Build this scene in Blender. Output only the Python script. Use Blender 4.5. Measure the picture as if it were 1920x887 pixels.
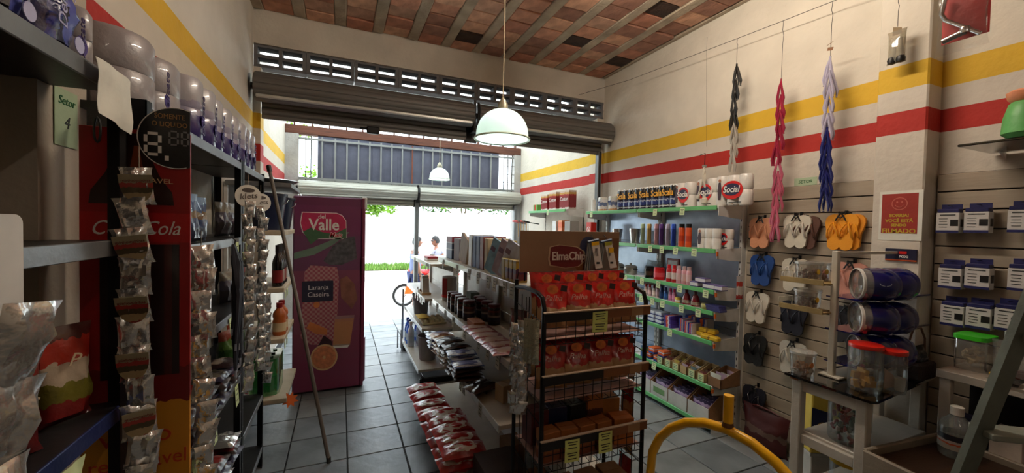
import bpy, math, random
from mathutils import Vector, Matrix, noise
for o in list(bpy.data.objects): bpy.data.objects.remove(o)
SC = bpy.context.scene
COL = SC.collection
PI = math.pi
rnd = random.Random(7)

# ------------------------------------------------------------------ camera
EYE = Vector((0, 0, 1.65))
FPX = 746.5
def _basis():
    def ray(px, py): return Vector((px-960, py-443.5, FPX))
    dy = ray(640, 418).normalized()
    dx = ray(2700, 463); dx = (dx - dy*dx.dot(dy)).normalized()
    dz = dx.cross(dy)
    if dz.y > 0: dz = -dz
    return Matrix((dx, dy, dz))
RW = _basis()
cam_d = bpy.data.cameras.new('camera')
cam_d.sensor_fit = 'HORIZONTAL'; cam_d.sensor_width = 36; cam_d.lens = FPX*36/1920
cam_d.clip_start = 0.02; cam_d.clip_end = 200
cam = bpy.data.objects.new('camera', cam_d); COL.objects.link(cam)
right, up, back = RW @ Vector((1,0,0)), RW @ Vector((0,-1,0)), RW @ Vector((0,0,-1))
m = Matrix((right, up, back)).transposed().to_4x4(); m.translation = EYE
cam.matrix_world = m
SC.camera = cam
def _dir(px, py): return RW @ Vector((px-960, py-443.5, FPX))
def on_x(px, py, X): d = _dir(px, py); return EYE + d*(X/d.x)
def on_y(px, py, Y): d = _dir(px, py); return EYE + d*(Y/d.y)
def on_z(px, py, Z): d = _dir(px, py); return EYE + d*((Z-EYE.z)/d.z)

# ------------------------------------------------------------------ world, sun, exposure
W = bpy.data.worlds.new('sky'); SC.world = W; W.use_nodes = True
bg = W.node_tree.nodes['Background']
bg.inputs[0].default_value = (0.80, 0.91, 1.0, 1); bg.inputs[1].default_value = 4.2
sun_d = bpy.data.lights.new('sun', 'SUN'); sun_d.energy = 4.0; sun_d.angle = 0.01; sun_d.color = (1, .95, .86)
sun = bpy.data.objects.new('sun', sun_d); COL.objects.link(sun)
sun.rotation_euler = Vector((-0.5, 0.12, -1.0)).to_track_quat('-Z', 'Y').to_euler()
vs = SC.view_settings
vs.view_transform = 'Standard'; vs.look = 'None'; vs.gamma = 1; vs.use_curve_mapping = False
vs.exposure = 0.48
SC.cycles.max_bounces = 10; SC.cycles.diffuse_bounces = 5; SC.cycles.transparent_max_bounces = 24
SC.cycles.use_denoising = True
SC.cycles.caustics_reflective = False; SC.cycles.caustics_refractive = False
SC.cycles.sample_clamp_indirect = 6
def lamp(name, loc, power, size, color=(1,.86,.66), parent=None):
    d = bpy.data.lights.new(name, 'POINT'); d.energy = power; d.shadow_soft_size = size; d.color = color
    o = bpy.data.objects.new(name, d); COL.objects.link(o); o.location = loc
    if parent: o.parent = parent
    return o

# ------------------------------------------------------------------ materials
MATS = {}
def lin(c):
    return tuple((x/12.92 if x <= .04045 else ((x+.055)/1.055)**2.4) for x in c)
def mat(name, col, rough=.6, metal=0., var=.12, scale=9., bump=.08, bscale=None, trans=0., spec=.5, emis=0., coat=0., stretch=None, sub=0.):
    """procedural principled material; col is sRGB 0..1"""
    if name in MATS: return MATS[name]
    m_ = bpy.data.materials.new(name); m_.use_nodes = True; MATS[name] = m_
    nt = m_.node_tree; N = nt.nodes; L = nt.links
    b = N['Principled BSDF']
    c = lin(col)
    tc = N.new('ShaderNodeTexCoord'); src = tc.outputs['Object']
    if stretch:
        mp = N.new('ShaderNodeMapping'); mp.inputs['Scale'].default_value = stretch
        L.new(src, mp.inputs[0]); src = mp.outputs[0]
    nz = N.new('ShaderNodeTexNoise'); nz.inputs['Scale'].default_value = scale; nz.inputs['Detail'].default_value = 5
    L.new(src, nz.inputs['Vector'])
    rp = N.new('ShaderNodeValToRGB')
    rp.color_ramp.elements[0].position = .3; rp.color_ramp.elements[1].position = .7
    rp.color_ramp.elements[0].color = (*[x*(1-var) for x in c], 1)
    rp.color_ramp.elements[1].color = (*[min(1, x*(1+var)) for x in c], 1)
    L.new(nz.outputs['Fac'], rp.inputs[0]); L.new(rp.outputs[0], b.inputs['Base Color'])
    b.inputs['Roughness'].default_value = rough; b.inputs['Metallic'].default_value = metal
    b.inputs['Specular IOR Level'].default_value = spec
    b.inputs['Coat Weight'].default_value = coat
    if trans: b.inputs['Transmission Weight'].default_value = trans
    if sub: b.inputs['Subsurface Weight'].default_value = sub; b.inputs['Subsurface Scale'].default_value = .01
    if emis:
        b.inputs['Emission Color'].default_value = (*c, 1); b.inputs['Emission Strength'].default_value = emis
    if bump:
        n2 = N.new('ShaderNodeTexNoise'); n2.inputs['Scale'].default_value = bscale or scale*6; n2.inputs['Detail'].default_value = 4
        L.new(src, n2.inputs['Vector'])
        bp = N.new('ShaderNodeBump'); bp.inputs['Strength'].default_value = bump; bp.inputs['Distance'].default_value = .02
        L.new(n2.outputs['Fac'], bp.inputs['Height']); L.new(bp.outputs[0], b.inputs['Normal'])
    return m_
def bands(name, stops, axis='Z', rough=.4, metal=0., bump=.05, bscale=30, coord='Generated', coat=0., jag=0.):
    """flat print in bands along one axis (Generated 0..1 or Object metres): stops [(from, colour)]"""
    if name in MATS: return MATS[name]
    m_ = bpy.data.materials.new(name); m_.use_nodes = True; MATS[name] = m_
    nt = m_.node_tree; N = nt.nodes; L = nt.links; b = N['Principled BSDF']
    tc = N.new('ShaderNodeTexCoord'); sp = N.new('ShaderNodeSeparateXYZ')
    L.new(tc.outputs[coord], sp.inputs[0])
    val = sp.outputs[axis]
    if jag:
        nz = N.new('ShaderNodeTexNoise'); nz.inputs['Scale'].default_value = 6; L.new(tc.outputs[coord], nz.inputs['Vector'])
        ma = N.new('ShaderNodeMath'); ma.operation = 'MULTIPLY_ADD'; ma.inputs[1].default_value = jag; ma.inputs[2].default_value = -jag/2
        L.new(nz.outputs['Fac'], ma.inputs[0])
        ad = N.new('ShaderNodeMath'); L.new(val, ad.inputs[0]); L.new(ma.outputs[0], ad.inputs[1]); val = ad.outputs[0]
    if coord == 'Object':
        mr = N.new('ShaderNodeMapRange'); mr.inputs[2].default_value = 4.0; L.new(val, mr.inputs[0]); val = mr.outputs[0]
        stops = [(z/4.0, c) for z, c in stops]
    rp = N.new('ShaderNodeValToRGB'); rp.color_ramp.interpolation = 'CONSTANT'
    e = rp.color_ramp.elements
    while len(e) < len(stops): e.new(.5)
    for k, (p, c) in enumerate(stops): e[k].position = p; e[k].color = (*lin(c), 1)
    L.new(val, rp.inputs[0])
    nz2 = N.new('ShaderNodeTexNoise'); nz2.inputs['Scale'].default_value = 4.5; nz2.inputs['Detail'].default_value = 6
    L.new(tc.outputs['Object'], nz2.inputs['Vector'])
    mr2 = N.new('ShaderNodeMapRange'); mr2.inputs[3].default_value = .82; mr2.inputs[4].default_value = 1.1; L.new(nz2.outputs['Fac'], mr2.inputs[0])
    hv = N.new('ShaderNodeHueSaturation'); L.new(rp.outputs[0], hv.inputs['Color']); L.new(mr2.outputs[0], hv.inputs['Value'])
    L.new(hv.outputs[0], b.inputs['Base Color'])
    b.inputs['Roughness'].default_value = rough; b.inputs['Metallic'].default_value = metal; b.inputs['Coat Weight'].default_value = coat
    if bump:
        n2 = N.new('ShaderNodeTexNoise'); n2.inputs['Scale'].default_value = bscale; n2.inputs['Detail'].default_value = 4
        L.new(tc.outputs['Object'], n2.inputs['Vector'])
        bp = N.new('ShaderNodeBump'); bp.inputs['Strength'].default_value = bump; bp.inputs['Distance'].default_value = .02
        L.new(n2.outputs['Fac'], bp.inputs['Height']); L.new(bp.outputs[0], b.inputs['Normal'])
    return m_
def clear(name, col=(.95,.97,.97), gloss=.14, tint=1.0, rough=.08):
    """thin clear plastic or glass"""
    if name in MATS: return MATS[name]
    m_ = bpy.data.materials.new(name); m_.use_nodes = True; MATS[name] = m_
    nt = m_.node_tree; N = nt.nodes; L = nt.links; N.remove(N['Principled BSDF'])
    t = N.new('ShaderNodeBsdfTransparent'); t.inputs[0].default_value = (*[x*tint for x in lin(col)], 1)
    g = N.new('ShaderNodeBsdfGlossy'); g.inputs['Roughness'].default_value = rough
    d = N.new('ShaderNodeBsdfDiffuse'); d.inputs[0].default_value = (*lin(col), 1)
    nz = N.new('ShaderNodeTexNoise'); nz.inputs['Scale'].default_value = 18
    bp = N.new('ShaderNodeBump'); bp.inputs['Strength'].default_value = .12; L.new(nz.outputs['Fac'], bp.inputs['Height']); L.new(bp.outputs[0], g.inputs['Normal'])
    lw = N.new('ShaderNodeLayerWeight'); lw.inputs[0].default_value = .25
    ad = N.new('ShaderNodeMath'); ad.operation = 'MULTIPLY_ADD'; ad.inputs[1].default_value = .6; ad.inputs[2].default_value = gloss*.35; ad.use_clamp = True
    L.new(lw.outputs['Fresnel'], ad.inputs[0])
    x1 = N.new('ShaderNodeMixShader'); x1.inputs[0].default_value = gloss*.7; L.new(t.outputs[0], x1.inputs[1]); L.new(d.outputs[0], x1.inputs[2])
    x2 = N.new('ShaderNodeMixShader'); L.new(ad.outputs[0], x2.inputs[0]); L.new(x1.outputs[0], x2.inputs[1]); L.new(g.outputs[0], x2.inputs[2])
    L.new(x2.outputs[0], N['Material Output'].inputs[0])
    return m_

# ------------------------------------------------------------------ mesh builder
class MB:
    def __init__(s): s.v = []; s.f = []
    def add(s, vs_, fs):
        n = len(s.v); s.v += [tuple(p) for p in vs_]; s.f += [tuple(i+n for i in f) for f in fs]; return s
    def box(s, c, d, bev=0., rz=0., rx=0., ry=0.):
        hx, hy, hz = d[0]/2, d[1]/2, d[2]/2
        R = Matrix.Rotation(rz, 3, 'Z') @ Matrix.Rotation(ry, 3, 'Y') @ Matrix.Rotation(rx, 3, 'X')
        C_ = Vector(c)
        if bev <= 0:
            vs_ = [Vector((x, y, z)) for z in (-hz, hz) for y in (-hy, hy) for x in (-hx, hx)]
            fs = [(0,2,3,1),(4,5,7,6),(0,1,5,4),(2,6,7,3),(0,4,6,2),(1,3,7,5)]
        else:
            b = min(bev, hx*.49, hy*.49, hz*.49); vs_ = []; idx = {}
            for sx in (-1,1):
                for sy in (-1,1):
                    for sz in (-1,1):
                        for a in range(3):
                            p = [sx*(hx-b), sy*(hy-b), sz*(hz-b)]
                            p[a] = (sx*hx, sy*hy, sz*hz)[a]
                            idx[(sx,sy,sz,a)] = len(vs_); vs_.append(Vector(p))
            fs = []
            for a in range(3):
                o1, o2 = [k for k in range(3) if k != a]
                for sg in (-1,1):
                    q = []
                    for t1, t2 in ((-1,-1),(1,-1),(1,1),(-1,1)):
                        k = [0,0,0]; k[a] = sg; k[o1] = t1; k[o2] = t2; q.append(idx[(*k, a)])
                    fs.append(q)
                    for_ = None
            for a in range(3):
                o1, o2 = [k for k in range(3) if k != a]
                for t1 in (-1,1):
                    for t2 in (-1,1):
                        q = []
                        for sg, ax in ((-1,o1),(1,o1),(1,o2),(-1,o2)):
                            k = [0,0,0]; k[a] = sg; k[o1] = t1; k[o2] = t2; q.append(idx[(*k, ax)])
                        fs.append(q)
            for sx in (-1,1):
                for sy in (-1,1):
                    for sz in (-1,1): fs.append([idx[(sx,sy,sz,a)] for a in range(3)])
        return s.add([R @ p + C_ for p in vs_], fs)
    def tube(s, pts, r, n=8, closed=False, cap=True):
        P = [Vector(p) for p in pts]; k = len(P); rr = r if isinstance(r, (list, tuple)) else [r]*k
        rings = []; nrm = None
        for i in range(k):
            a = P[(i-1) % k] if (closed or i > 0) else P[i]; b = P[(i+1) % k] if (closed or i < k-1) else P[i]
            t = (b-a).normalized()
            if nrm is None:
                nrm = t.orthogonal().normalized()
            nrm = (nrm - t*nrm.dot(t))
            if nrm.length < 1e-6: nrm = t.orthogonal()
            nrm.normalize(); bn = t.cross(nrm)
            rings.append([P[i] + (nrm*math.cos(2*PI*j/n) + bn*math.sin(2*PI*j/n))*rr[i] for j in range(n)])
        vs_ = [p for g in rings for p in g]; fs = []
        for i in range(k if closed else k-1):
            i2 = (i+1) % k
            for j in range(n): fs.append((i*n+j, i*n+(j+1)%n, i2*n+(j+1)%n, i2*n+j))
        if cap and not closed: fs += [tuple(range(n))[::-1], tuple((k-1)*n+j for j in range(n))]
        return s.add(vs_, fs)
    def lathe(s, prof, n=20, at=(0,0,0), axis='Z', a0=0., a1=2*PI, cap=False):
        full = abs(a1-a0-2*PI) < 1e-6; m_ = n if full else n+1
        vs_ = []
        for r, z in prof:
            for j in range(m_):
                a = a0 + (a1-a0)*j/n; x, y = r*math.cos(a), r*math.sin(a)
                p = {'Z': (x, y, z), 'X': (z, x, y), 'Y': (y, z, x)}[axis]
                vs_.append(Vector(p) + Vector(at))
        fs = []
        for i in range(len(prof)-1):
            for j in range(n):
                j2 = (j+1) % m_; fs.append((i*m_+j, i*m_+j2, (i+1)*m_+j2, (i+1)*m_+j))
        if full and cap:
            if prof[0][0] > 1e-6: fs.append(tuple(range(m_))[::-1])
            if prof[-1][0] > 1e-6: fs.append(tuple((len(prof)-1)*m_+j for j in range(m_)))
        return s.add(vs_, fs)
    def cyl(s, c, r, h, n=16, axis='Z', bev=0.):
        if bev: return s.lathe([(r-bev,0),(r,bev),(r,h-bev),(r-bev,h)], n, c, axis, cap=True)
        return s.lathe([(r,0),(r,h)], n, c, axis, cap=True)
    def prism(s, poly, d, axis='Y', at=(0,0,0)):
        """poly in (a,b); axis Y: a->x b->z, extruded 0..d along y; axis Z: a->x b->y; axis X: a->y b->z"""
        n = len(poly)
        def P(a, b, t): return Vector({'Y': (a, t, b), 'Z': (a, b, t), 'X': (t, a, b)}[axis]) + Vector(at)
        vs_ = [P(a, b, 0) for a, b in poly] + [P(a, b, d) for a, b in poly]
        fs = [tuple(range(n)), tuple(range(2*n-1, n-1, -1))] + [(i, n+i, n+(i+1)%n, (i+1)%n) for i in range(n)]
        return s.add(vs_, fs)
    def grid(s, fn, nu, nv):
        vs_ = [fn(i/nu, j/nv) for j in range(nv+1) for i in range(nu+1)]
        fs = [(j*(nu+1)+i, j*(nu+1)+i+1, (j+1)*(nu+1)+i+1, (j+1)*(nu+1)+i) for j in range(nv) for i in range(nu)]
        return s.add(vs_, fs)
    def bag(s, w, h, t, seed=0, crum=.012, nu=10, nv=12, at=(0,0,0), sit=True):
        """filled pouch standing in the xz plane, front to -y, base at z=0; crimped flat ends"""
        for side in (-1, 1):
            def fn(u, v, side=side):
                a = 2*u-1; e = max(0, 1-abs(a)**3.0)
                vb = v
                prof = math.sin(PI*min(1, max(0, vb)))**.45 if not sit else (min(1, (1-v)/.45)**.7 if v > .55 else 1.0)
                if sit: prof = prof*(.75+.25*math.sin(PI*min(1, v*1.6)))
                if v < .04: prof *= v/.04
                th = t/2*prof*(e**.6)
                wid = w/2*(1 - .10*prof*abs(a)) * (1 if 0.05 < v < .95 else 1.03)
                q = noise.noise(Vector((a*2.7+seed*3.1, v*4+seed, side*3.))) + .5*noise.noise(Vector((a*7+seed, v*8, side*5.+seed)))
                edge = min(1, e*3)
                return Vector((a*wid + crum*.5*q*edge, side*(th + crum*q*edge*(.3+prof)*.8), v*h)) + Vector(at)
            n0 = len(s.f); s.grid(fn, nu, nv)
            if side == 1: s.f[n0:] = [f[::-1] for f in s.f[n0:]]
        return s
    def xf(s, M):
        s.v = [tuple(M @ Vector(p)) for p in s.v]; return s
    def build(s, name, material, parent=None, loc=None, smooth=False, rot=None):
        me = bpy.data.meshes.new(name); me.from_pydata(s.v, [], s.f); me.update()
        if isinstance(material, (list, tuple)):
            for q in material: me.materials.append(q)
        elif material: me.materials.append(material)
        if smooth:
            me.polygons.foreach_set('use_smooth', [True]*len(me.polygons))
            try: me.set_sharp_from_angle(angle=math.radians(40))
            except Exception: pass
        o = bpy.data.objects.new(name, me); COL.objects.link(o)
        if parent: o.parent = parent
        if loc is not None: o.location = loc
        if rot is not None: o.rotation_euler = rot
        return o
def tag(o, label, cat, group=None, kind=None):
    if label: o['label'] = label
    if cat: o['category'] = cat
    if group: o['group'] = group
    if kind: o['kind'] = kind
    return o
def thing(name, label, cat, loc=(0,0,0), rz=0., group=None):
    o = bpy.data.objects.new(name, None); COL.objects.link(o); o.empty_display_size = .05
    o.location = loc; o.rotation_euler = (0, 0, rz)
    return tag(o, label, cat, group)
def struct(name, mb, material, parent=None):
    o = mb.build(name, material, parent)
    if parent is None: o['kind'] = 'structure'
    return o
def dup(root, loc, rz=None, label=None, group=None):
    def cp(o, par):
        c = o.copy(); COL.objects.link(c)
        if par is not None: c.parent = par
        for ch in list(o.children): cp(ch, c)
        return c
    r = cp(root, None); r.location = loc
    if rz is not None: r.rotation_euler = (0, 0, rz)
    if label: r['label'] = label
    if group: r['group'] = group
    return r
_TXT = {}
def text(s_, size, material, parent, loc, rot=(PI/2,0,0), name='lettering', ext=.0006, shear=0., bold=0., sx=1., align='CENTER', spacing=1.):
    key = (s_, size, material.name, ext, shear, bold, align, spacing)
    if key not in _TXT:
        d = bpy.data.curves.new(name, 'FONT'); d.body = s_; d.size = size; d.align_x = align; d.align_y = 'CENTER'
        d.extrude = ext; d.shear = shear; d.offset = bold; d.resolution_u = 3; d.space_character = spacing
        tmp = bpy.data.objects.new(name, d)
        me = bpy.data.meshes.new_from_object(tmp)
        bpy.data.objects.remove(tmp); bpy.data.curves.remove(d)
        me.name = name; me.materials.clear(); me.materials.append(material); _TXT[key] = me
    o = bpy.data.objects.new(name, _TXT[key]); COL.objects.link(o); o.parent = parent; o.location = loc; o.rotation_euler = rot
    o.scale = (sx, 1, 1)
    return o
ORD = ['first','second','third','fourth','fifth','sixth','seventh','eighth','ninth','tenth','eleventh','twelfth','thirteenth','fourteenth','fifteenth','sixteenth']
def ell(a, b, n=24, cx=0, cy=0, a0=0, a1=2*PI):
    return [(cx+a*math.cos(a0+(a1-a0)*i/n), cy+b*math.sin(a0+(a1-a0)*i/n)) for i in range(n)]
def rrect(w, h, r, n=5, cx=0, cy=0):
    p = []
    for qx, qy, a in ((1,1,0),(-1,1,PI/2),(-1,-1,PI),(1,-1,3*PI/2)):
        for i in range(n+1):
            t = a + PI/2*i/n; p.append((cx+qx*(w/2-r)+r*math.cos(t), cy+qy*(h/2-r)+r*math.sin(t)))
    return p

# common materials
WHITE = (.86,.84,.80)
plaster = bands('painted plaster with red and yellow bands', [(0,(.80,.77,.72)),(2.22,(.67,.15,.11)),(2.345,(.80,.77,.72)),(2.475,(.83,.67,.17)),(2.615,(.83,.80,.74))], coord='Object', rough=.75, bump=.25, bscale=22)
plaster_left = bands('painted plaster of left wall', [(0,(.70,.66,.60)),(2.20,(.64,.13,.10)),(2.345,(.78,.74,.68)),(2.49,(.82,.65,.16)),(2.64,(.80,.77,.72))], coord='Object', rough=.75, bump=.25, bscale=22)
plain_plaster = mat('old white plaster', (.80,.77,.72), .8, var=.10, scale=3, bump=.3, bscale=25)
black_paint = mat('black steel', (.045,.045,.055), .42, .3, bump=.03)
chrome = mat('bright steel', (.78,.78,.78), .22, 1., bump=.02)
grey_steel = mat('zinc grey steel', (.55,.56,.57), .38, .7, bump=.05)
white_steel = mat('white shelf enamel', (.84,.84,.83), .38, bump=.02)
paper = mat('white paper', (.86,.86,.82), .8, bump=.05)
tagmat = mat('pale green price paper', (.80,.86,.66), .7, bump=.03)
tag_ink = mat('dark ink', (.12,.14,.14), .7)
foil = mat('silver foil', (.90,.90,.89), .20, .84, var=.08, scale=20, bump=.35, bscale=18)
clear_plastic = clear('clear plastic')
red = mat('bright red print', (.80,.10,.08), .4)
white = mat('white print', (.92,.91,.89), .5)
yellow = mat('yellow print', (.93,.75,.12), .45)
black = mat('black print', (.03,.03,.035), .45)
blue = mat('blue print', (.08,.16,.50), .4)
carton = mat('brown cardboard', (.58,.42,.28), .8, var=.1, bump=.1)
wood = mat('rough timber', (.36,.20,.13), .75, var=.3, scale=4, bump=.3, stretch=(1,14,14))
# ================================================================== SETTING
TX, TY = .386, .375
slate = [mat('slate floor tile %d' % k, c, .40, var=.35, scale=3.2, bump=.18, bscale=14, spec=.45) for k, c in enumerate(((.42,.44,.45),(.46,.475,.48),(.44,.455,.47),(.49,.50,.50)))]
grout = mat('dark grout', (.16,.16,.16), .9)
fl = struct('floor', MB().box((1.2, 1.75, -.06), (3.95, 10.3, .104)), grout)
tile_me = {}
mb_t = MB().box((0,0,0), (TX-.009, TY-.009, .012), .003)
for i in range(-3, 8):
    for j in range(-5, 11):
        cx = .441 + TX*(i-.5); cy = 2.972 + TY*(j+.5)
        x0, x1 = max(cx-TX/2, -.75), min(cx+TX/2, 3.1)
        if x1-x0 < .05: continue
        mt = slate[rnd.randrange(4)]
        if x1-x0 > TX-.01:
            if mt.name not in tile_me:
                t_ = mb_t.build('tile', mt, fl, (cx, cy, -.004)); tile_me[mt.name] = t_.data
            else:
                t_ = bpy.data.objects.new('tile', tile_me[mt.name]); COL.objects.link(t_); t_.parent = fl; t_.location = (cx, cy, -.004)
        else:
            t_ = MB().box((0,0,0), (x1-x0-.009, TY-.009, .012), .003).build('tile', mt, fl, ((x0+x1)/2, cy, -.004))
        t_.rotation_euler = (rnd.uniform(-.002,.002), rnd.uniform(-.002,.002), 0)
# back of the shop behind the camera: plain slabs of tile
struct('floor_back', MB().box((1.175, -1.15, -.004), (3.85, 4.5, .012)), slate[0])

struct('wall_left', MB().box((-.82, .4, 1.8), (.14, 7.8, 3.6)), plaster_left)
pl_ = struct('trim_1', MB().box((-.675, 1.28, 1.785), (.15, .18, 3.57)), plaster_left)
struct('wall_right', MB().box((3.17, .4, 1.8), (.14, 7.8, 3.6)), plaster)
struct('trim_2', MB().box((3.025, 1.245, 1.785), (.15, .23, 3.57), .008), plaster)
struct('wall_back', MB().box((1.175, -3.45, 1.8), (3.85, .1, 3.6)), plain_plaster)

# front wall of the shop: beam, piers and vent blocks
wf = struct('wall_front', MB().box((1.175, 4.375, 3.44), (3.85, .15, .36)), plain_plaster)
MB().box((3.05, 4.375, 1.53), (.1, .15, 3.06)).build('pier', plaster, wf)
MB().box((3.092, 4.375, 3.16), (.02, .15, .2)).build('pier', plain_plaster, wf)
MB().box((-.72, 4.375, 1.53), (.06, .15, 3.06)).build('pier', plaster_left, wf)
conc = mat('grey vent concrete', (.42,.42,.43), .9, var=.2, bump=.3)
vb = MB()
w_ = .427
vb.box((0,0,.01),(w_-.003,.12,.022)); vb.box((0,0,.195),(w_-.003,.12,.03)); vb.box((0,0,.10),(w_-.003,.12,.028))
for sx in (-1,0,1): vb.box((sx*(w_-.003-.03)/2,0,.10),(.03,.118,.198))
for sx in (-1,1):
    for z in (.045,.135): vb.box((sx*.098,.02,z-.022+.02),(.17,.10,.012), rx=.25)
vo = None
for k in range(9):
    x = -.75 + w_*(k+.5)
    if vo is None: vo = vb.build('vent_block', conc, wf, (x, 4.36, 3.06))
    else:
        o = bpy.data.objects.new('vent_block', vo.data); COL.objects.link(o); o.parent = wf; o.location = (x, 4.36, 3.06)

# ceiling: clay infill tiles between concrete joists
joist_mat = mat('cement joist', (.66,.60,.52), .9, var=.25, scale=5, bump=.4)
clay = [mat('clay ceiling tile %d' % k, c, .85, var=.30, scale=7, bump=.35, bscale=18, stretch=(1.6,1,1)) for k, c in enumerate(((.74,.53,.43),(.68,.46,.37),(.78,.59,.48),(.58,.41,.34),(.80,.62,.51),(.71,.55,.46)))]
sooty = mat('sooty clay tile', (.22,.14,.10), .9, var=.5, bump=.3)
ce = struct('ceiling', MB().box((1.175, .4, 3.64), (3.99, 7.8, .08)), joist_mat)
JP = .3455; JX0 = -.372
jn = [JX0 + JP*k for k in range(-1, 11)]
jmb = MB().box((0, .4, 3.585), (.085, 7.7, .03), .006)
for x in jn:
    if -.75 < x < 3.05: jmb_o = MB().box((x, .4, 3.588), (.100, 7.75, .036), .006).build('joist', joist_mat, ce)
MB().box((3.075, .4, 3.588), (.05, 7.75, .036), .006).build('joist', joist_mat, ce)
cme = {}
TL = .205
for a in range(len(jn)-1):
    xa, xb = max(jn[a]+.05, -.75), min(jn[a+1]-.05, 3.05)
    if xb-xa < .05: continue
    for r in range(13):
        yc = 4.3 - TL*(r+.5)
        mt = sooty if rnd.random() < .07 else clay[rnd.randrange(6)]
        key = (mt.name, round(xb-xa, 3))
        if key in cme:
            o = bpy.data.objects.new('tile', cme[key]); COL.objects.link(o); o.parent = ce
        else:
            o = MB().box((0,0,0), (xb-xa-.006, TL-.010, .03), .005).build('tile', mt, ce); cme[key] = o.data
        o.location = ((xa+xb)/2, yc, 3.592 + rnd.uniform(-.010,.010)); o.rotation_euler = (rnd.uniform(-.012,.012), rnd.uniform(-.01,.01), 0)
struct('trim_3', MB().box((1.175, -1.05, 3.592), (3.8, 4.9, .02)), clay[0])

# porch between the two fronts
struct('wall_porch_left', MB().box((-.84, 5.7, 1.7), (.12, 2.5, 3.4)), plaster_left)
struct('wall_porch_right', MB().box((3.11, 5.7, 1.7), (.12, 2.5, 3.4)), plaster)
roof_m = mat('translucent roof sheet', (.93,.94,.92), .5, trans=.0, bump=.02)  # unseen porch roof, made translucent so daylight brightens the porch and vents
def _translucent(m_, f):
    nt = m_.node_tree; N = nt.nodes; L = nt.links; b = N['Principled BSDF']
    t = N.new('ShaderNodeBsdfTranslucent'); t.inputs[0].default_value = b.inputs['Base Color'].default_value if not b.inputs['Base Color'].is_linked else (.9,.92,.9,1)
    if b.inputs['Base Color'].is_linked: L.new(b.inputs['Base Color'].links[0].from_socket, t.inputs[0])
    x = N.new('ShaderNodeMixShader'); x.inputs[0].default_value = f
    L.new(b.outputs[0], x.inputs[1]); L.new(t.outputs[0], x.inputs[2]); L.new(x.outputs[0], N['Material Output'].inputs[0])
_translucent(roof_m, .6)
rm = MB()
nx = 96
for k in range(nx):
    x0, x1 = -1.0+4.3*k/nx, -1.0+4.3*(k+1)/nx
    z0, z1 = .02*math.sin(k*PI/3), .02*math.sin((k+1)*PI/3)
    rm.add([(x0,4.42,4.25+z0),(x1,4.42,4.25+z1),(x1,7.0,3.42+z1),(x0,7.0,3.42+z0)], [(0,1,2,3)])
struct('ceiling_porch', rm, roof_m)
timber = MB().box((1.135, 6.83, 3.035), (3.83, .14, .13), .008)
struct('trim_4', timber, wood)
orange_tile = mat('orange roof tile', (.72,.36,.18), .8, bump=.2)
tt = MB()
for k in range(16):
    tt.lathe([(.10,0),(.10,.5)], 8, (-.68+.24*k, 6.55, 3.225), 'Y', .15*PI, .85*PI) if False else tt.prism([(.10*math.cos(PI*q/8), .05*math.sin(PI*q/8)) for q in range(9)] + [(.086*math.cos(PI*q/8), .04*math.sin(PI*q/8)) for q in range(8,-1,-1)], .45, 'Y', (-.66+.24*k, 6.7, 3.10))
tt = MB()
for k in range(16): tt.box((-.66+.24*k, 6.80, 3.125), (.02, .10, .05), .004)
trr = struct('trim_5', tt, wood)

# outer front: columns, jambs, window band
col_m = mat('grey plaster column', (.66,.65,.63), .8, var=.15, bump=.3, scale=4)
struct('trim_6', MB().box((-.69, 6.83, 1.485), (.18, .14, 2.97)), col_m)
struct('trim_7', MB().box((2.985, 6.83, 1.485), (.13, .14, 2.97)), col_m)
steel_jamb = mat('grey jamb steel', (.45,.46,.46), .45, .5, bump=.05)
struct('door_jamb', MB().box((1.155, 6.76, 1.02), (.065, .10, 2.04), .006), steel_jamb)
struct('door_jamb', MB().box((2.93, 6.72, 1.02), (.05, .08, 2.04), .006), steel_jamb)
win = thing('window_1', None, None, (0,0,0)); win['kind'] = 'structure'
bar_m = mat('pale painted bar', (.50,.51,.50), .5, bump=.05)
rust_m = mat('rusty bar', (.42,.24,.18), .8, var=.3)
bars = [392,470,540,608,675,742,806,868,928,990,1048,1105,1160,1217,1275,1328,1395]
for i, bx in enumerate(bars):
    p = on_y(480+bx/3.167, 310, 6.74)
    MB().box((p.x, 6.74, 2.615), (.022, .016, .66)).build('bar', rust_m if i == 8 else bar_m, win)
for zz, nm in ((2.90,'rail'),(2.31,'rail')):
    MB().box((1.15, 6.735, zz), (3.5, .02, .03)).build(nm, bar_m, win)
for x in (-.50,-.43,2.70,2.78,2.86): MB().box((x, 6.74, 2.615), (.014, .014, .66)).build('bar', mat('dark thin bar', (.22,.22,.2), .6), win)
for z in (2.45,2.6,2.75):
    MB().box((2.77, 6.745, z), (.28, .008, .008)).build('bar', MATS['dark thin bar'], win)
sheet = mat('slate blue metal sheet', (.33,.34,.40), .5, .2, var=.1, bump=.05)
for k in range(15):
    x0 = -.34 + (2.62+.34)*k/15; x1 = -.34 + (2.62+.34)*(k+1)/15
    MB().box(((x0+x1)/2, 6.79+.003*(k % 2), 2.635), (x1-x0+.004, .012, .67), .002).build('panel', sheet, win)
MB().box((1.15, 6.80, 2.29), (3.56, .05, .05)).build('sill', col_m, win)

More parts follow.
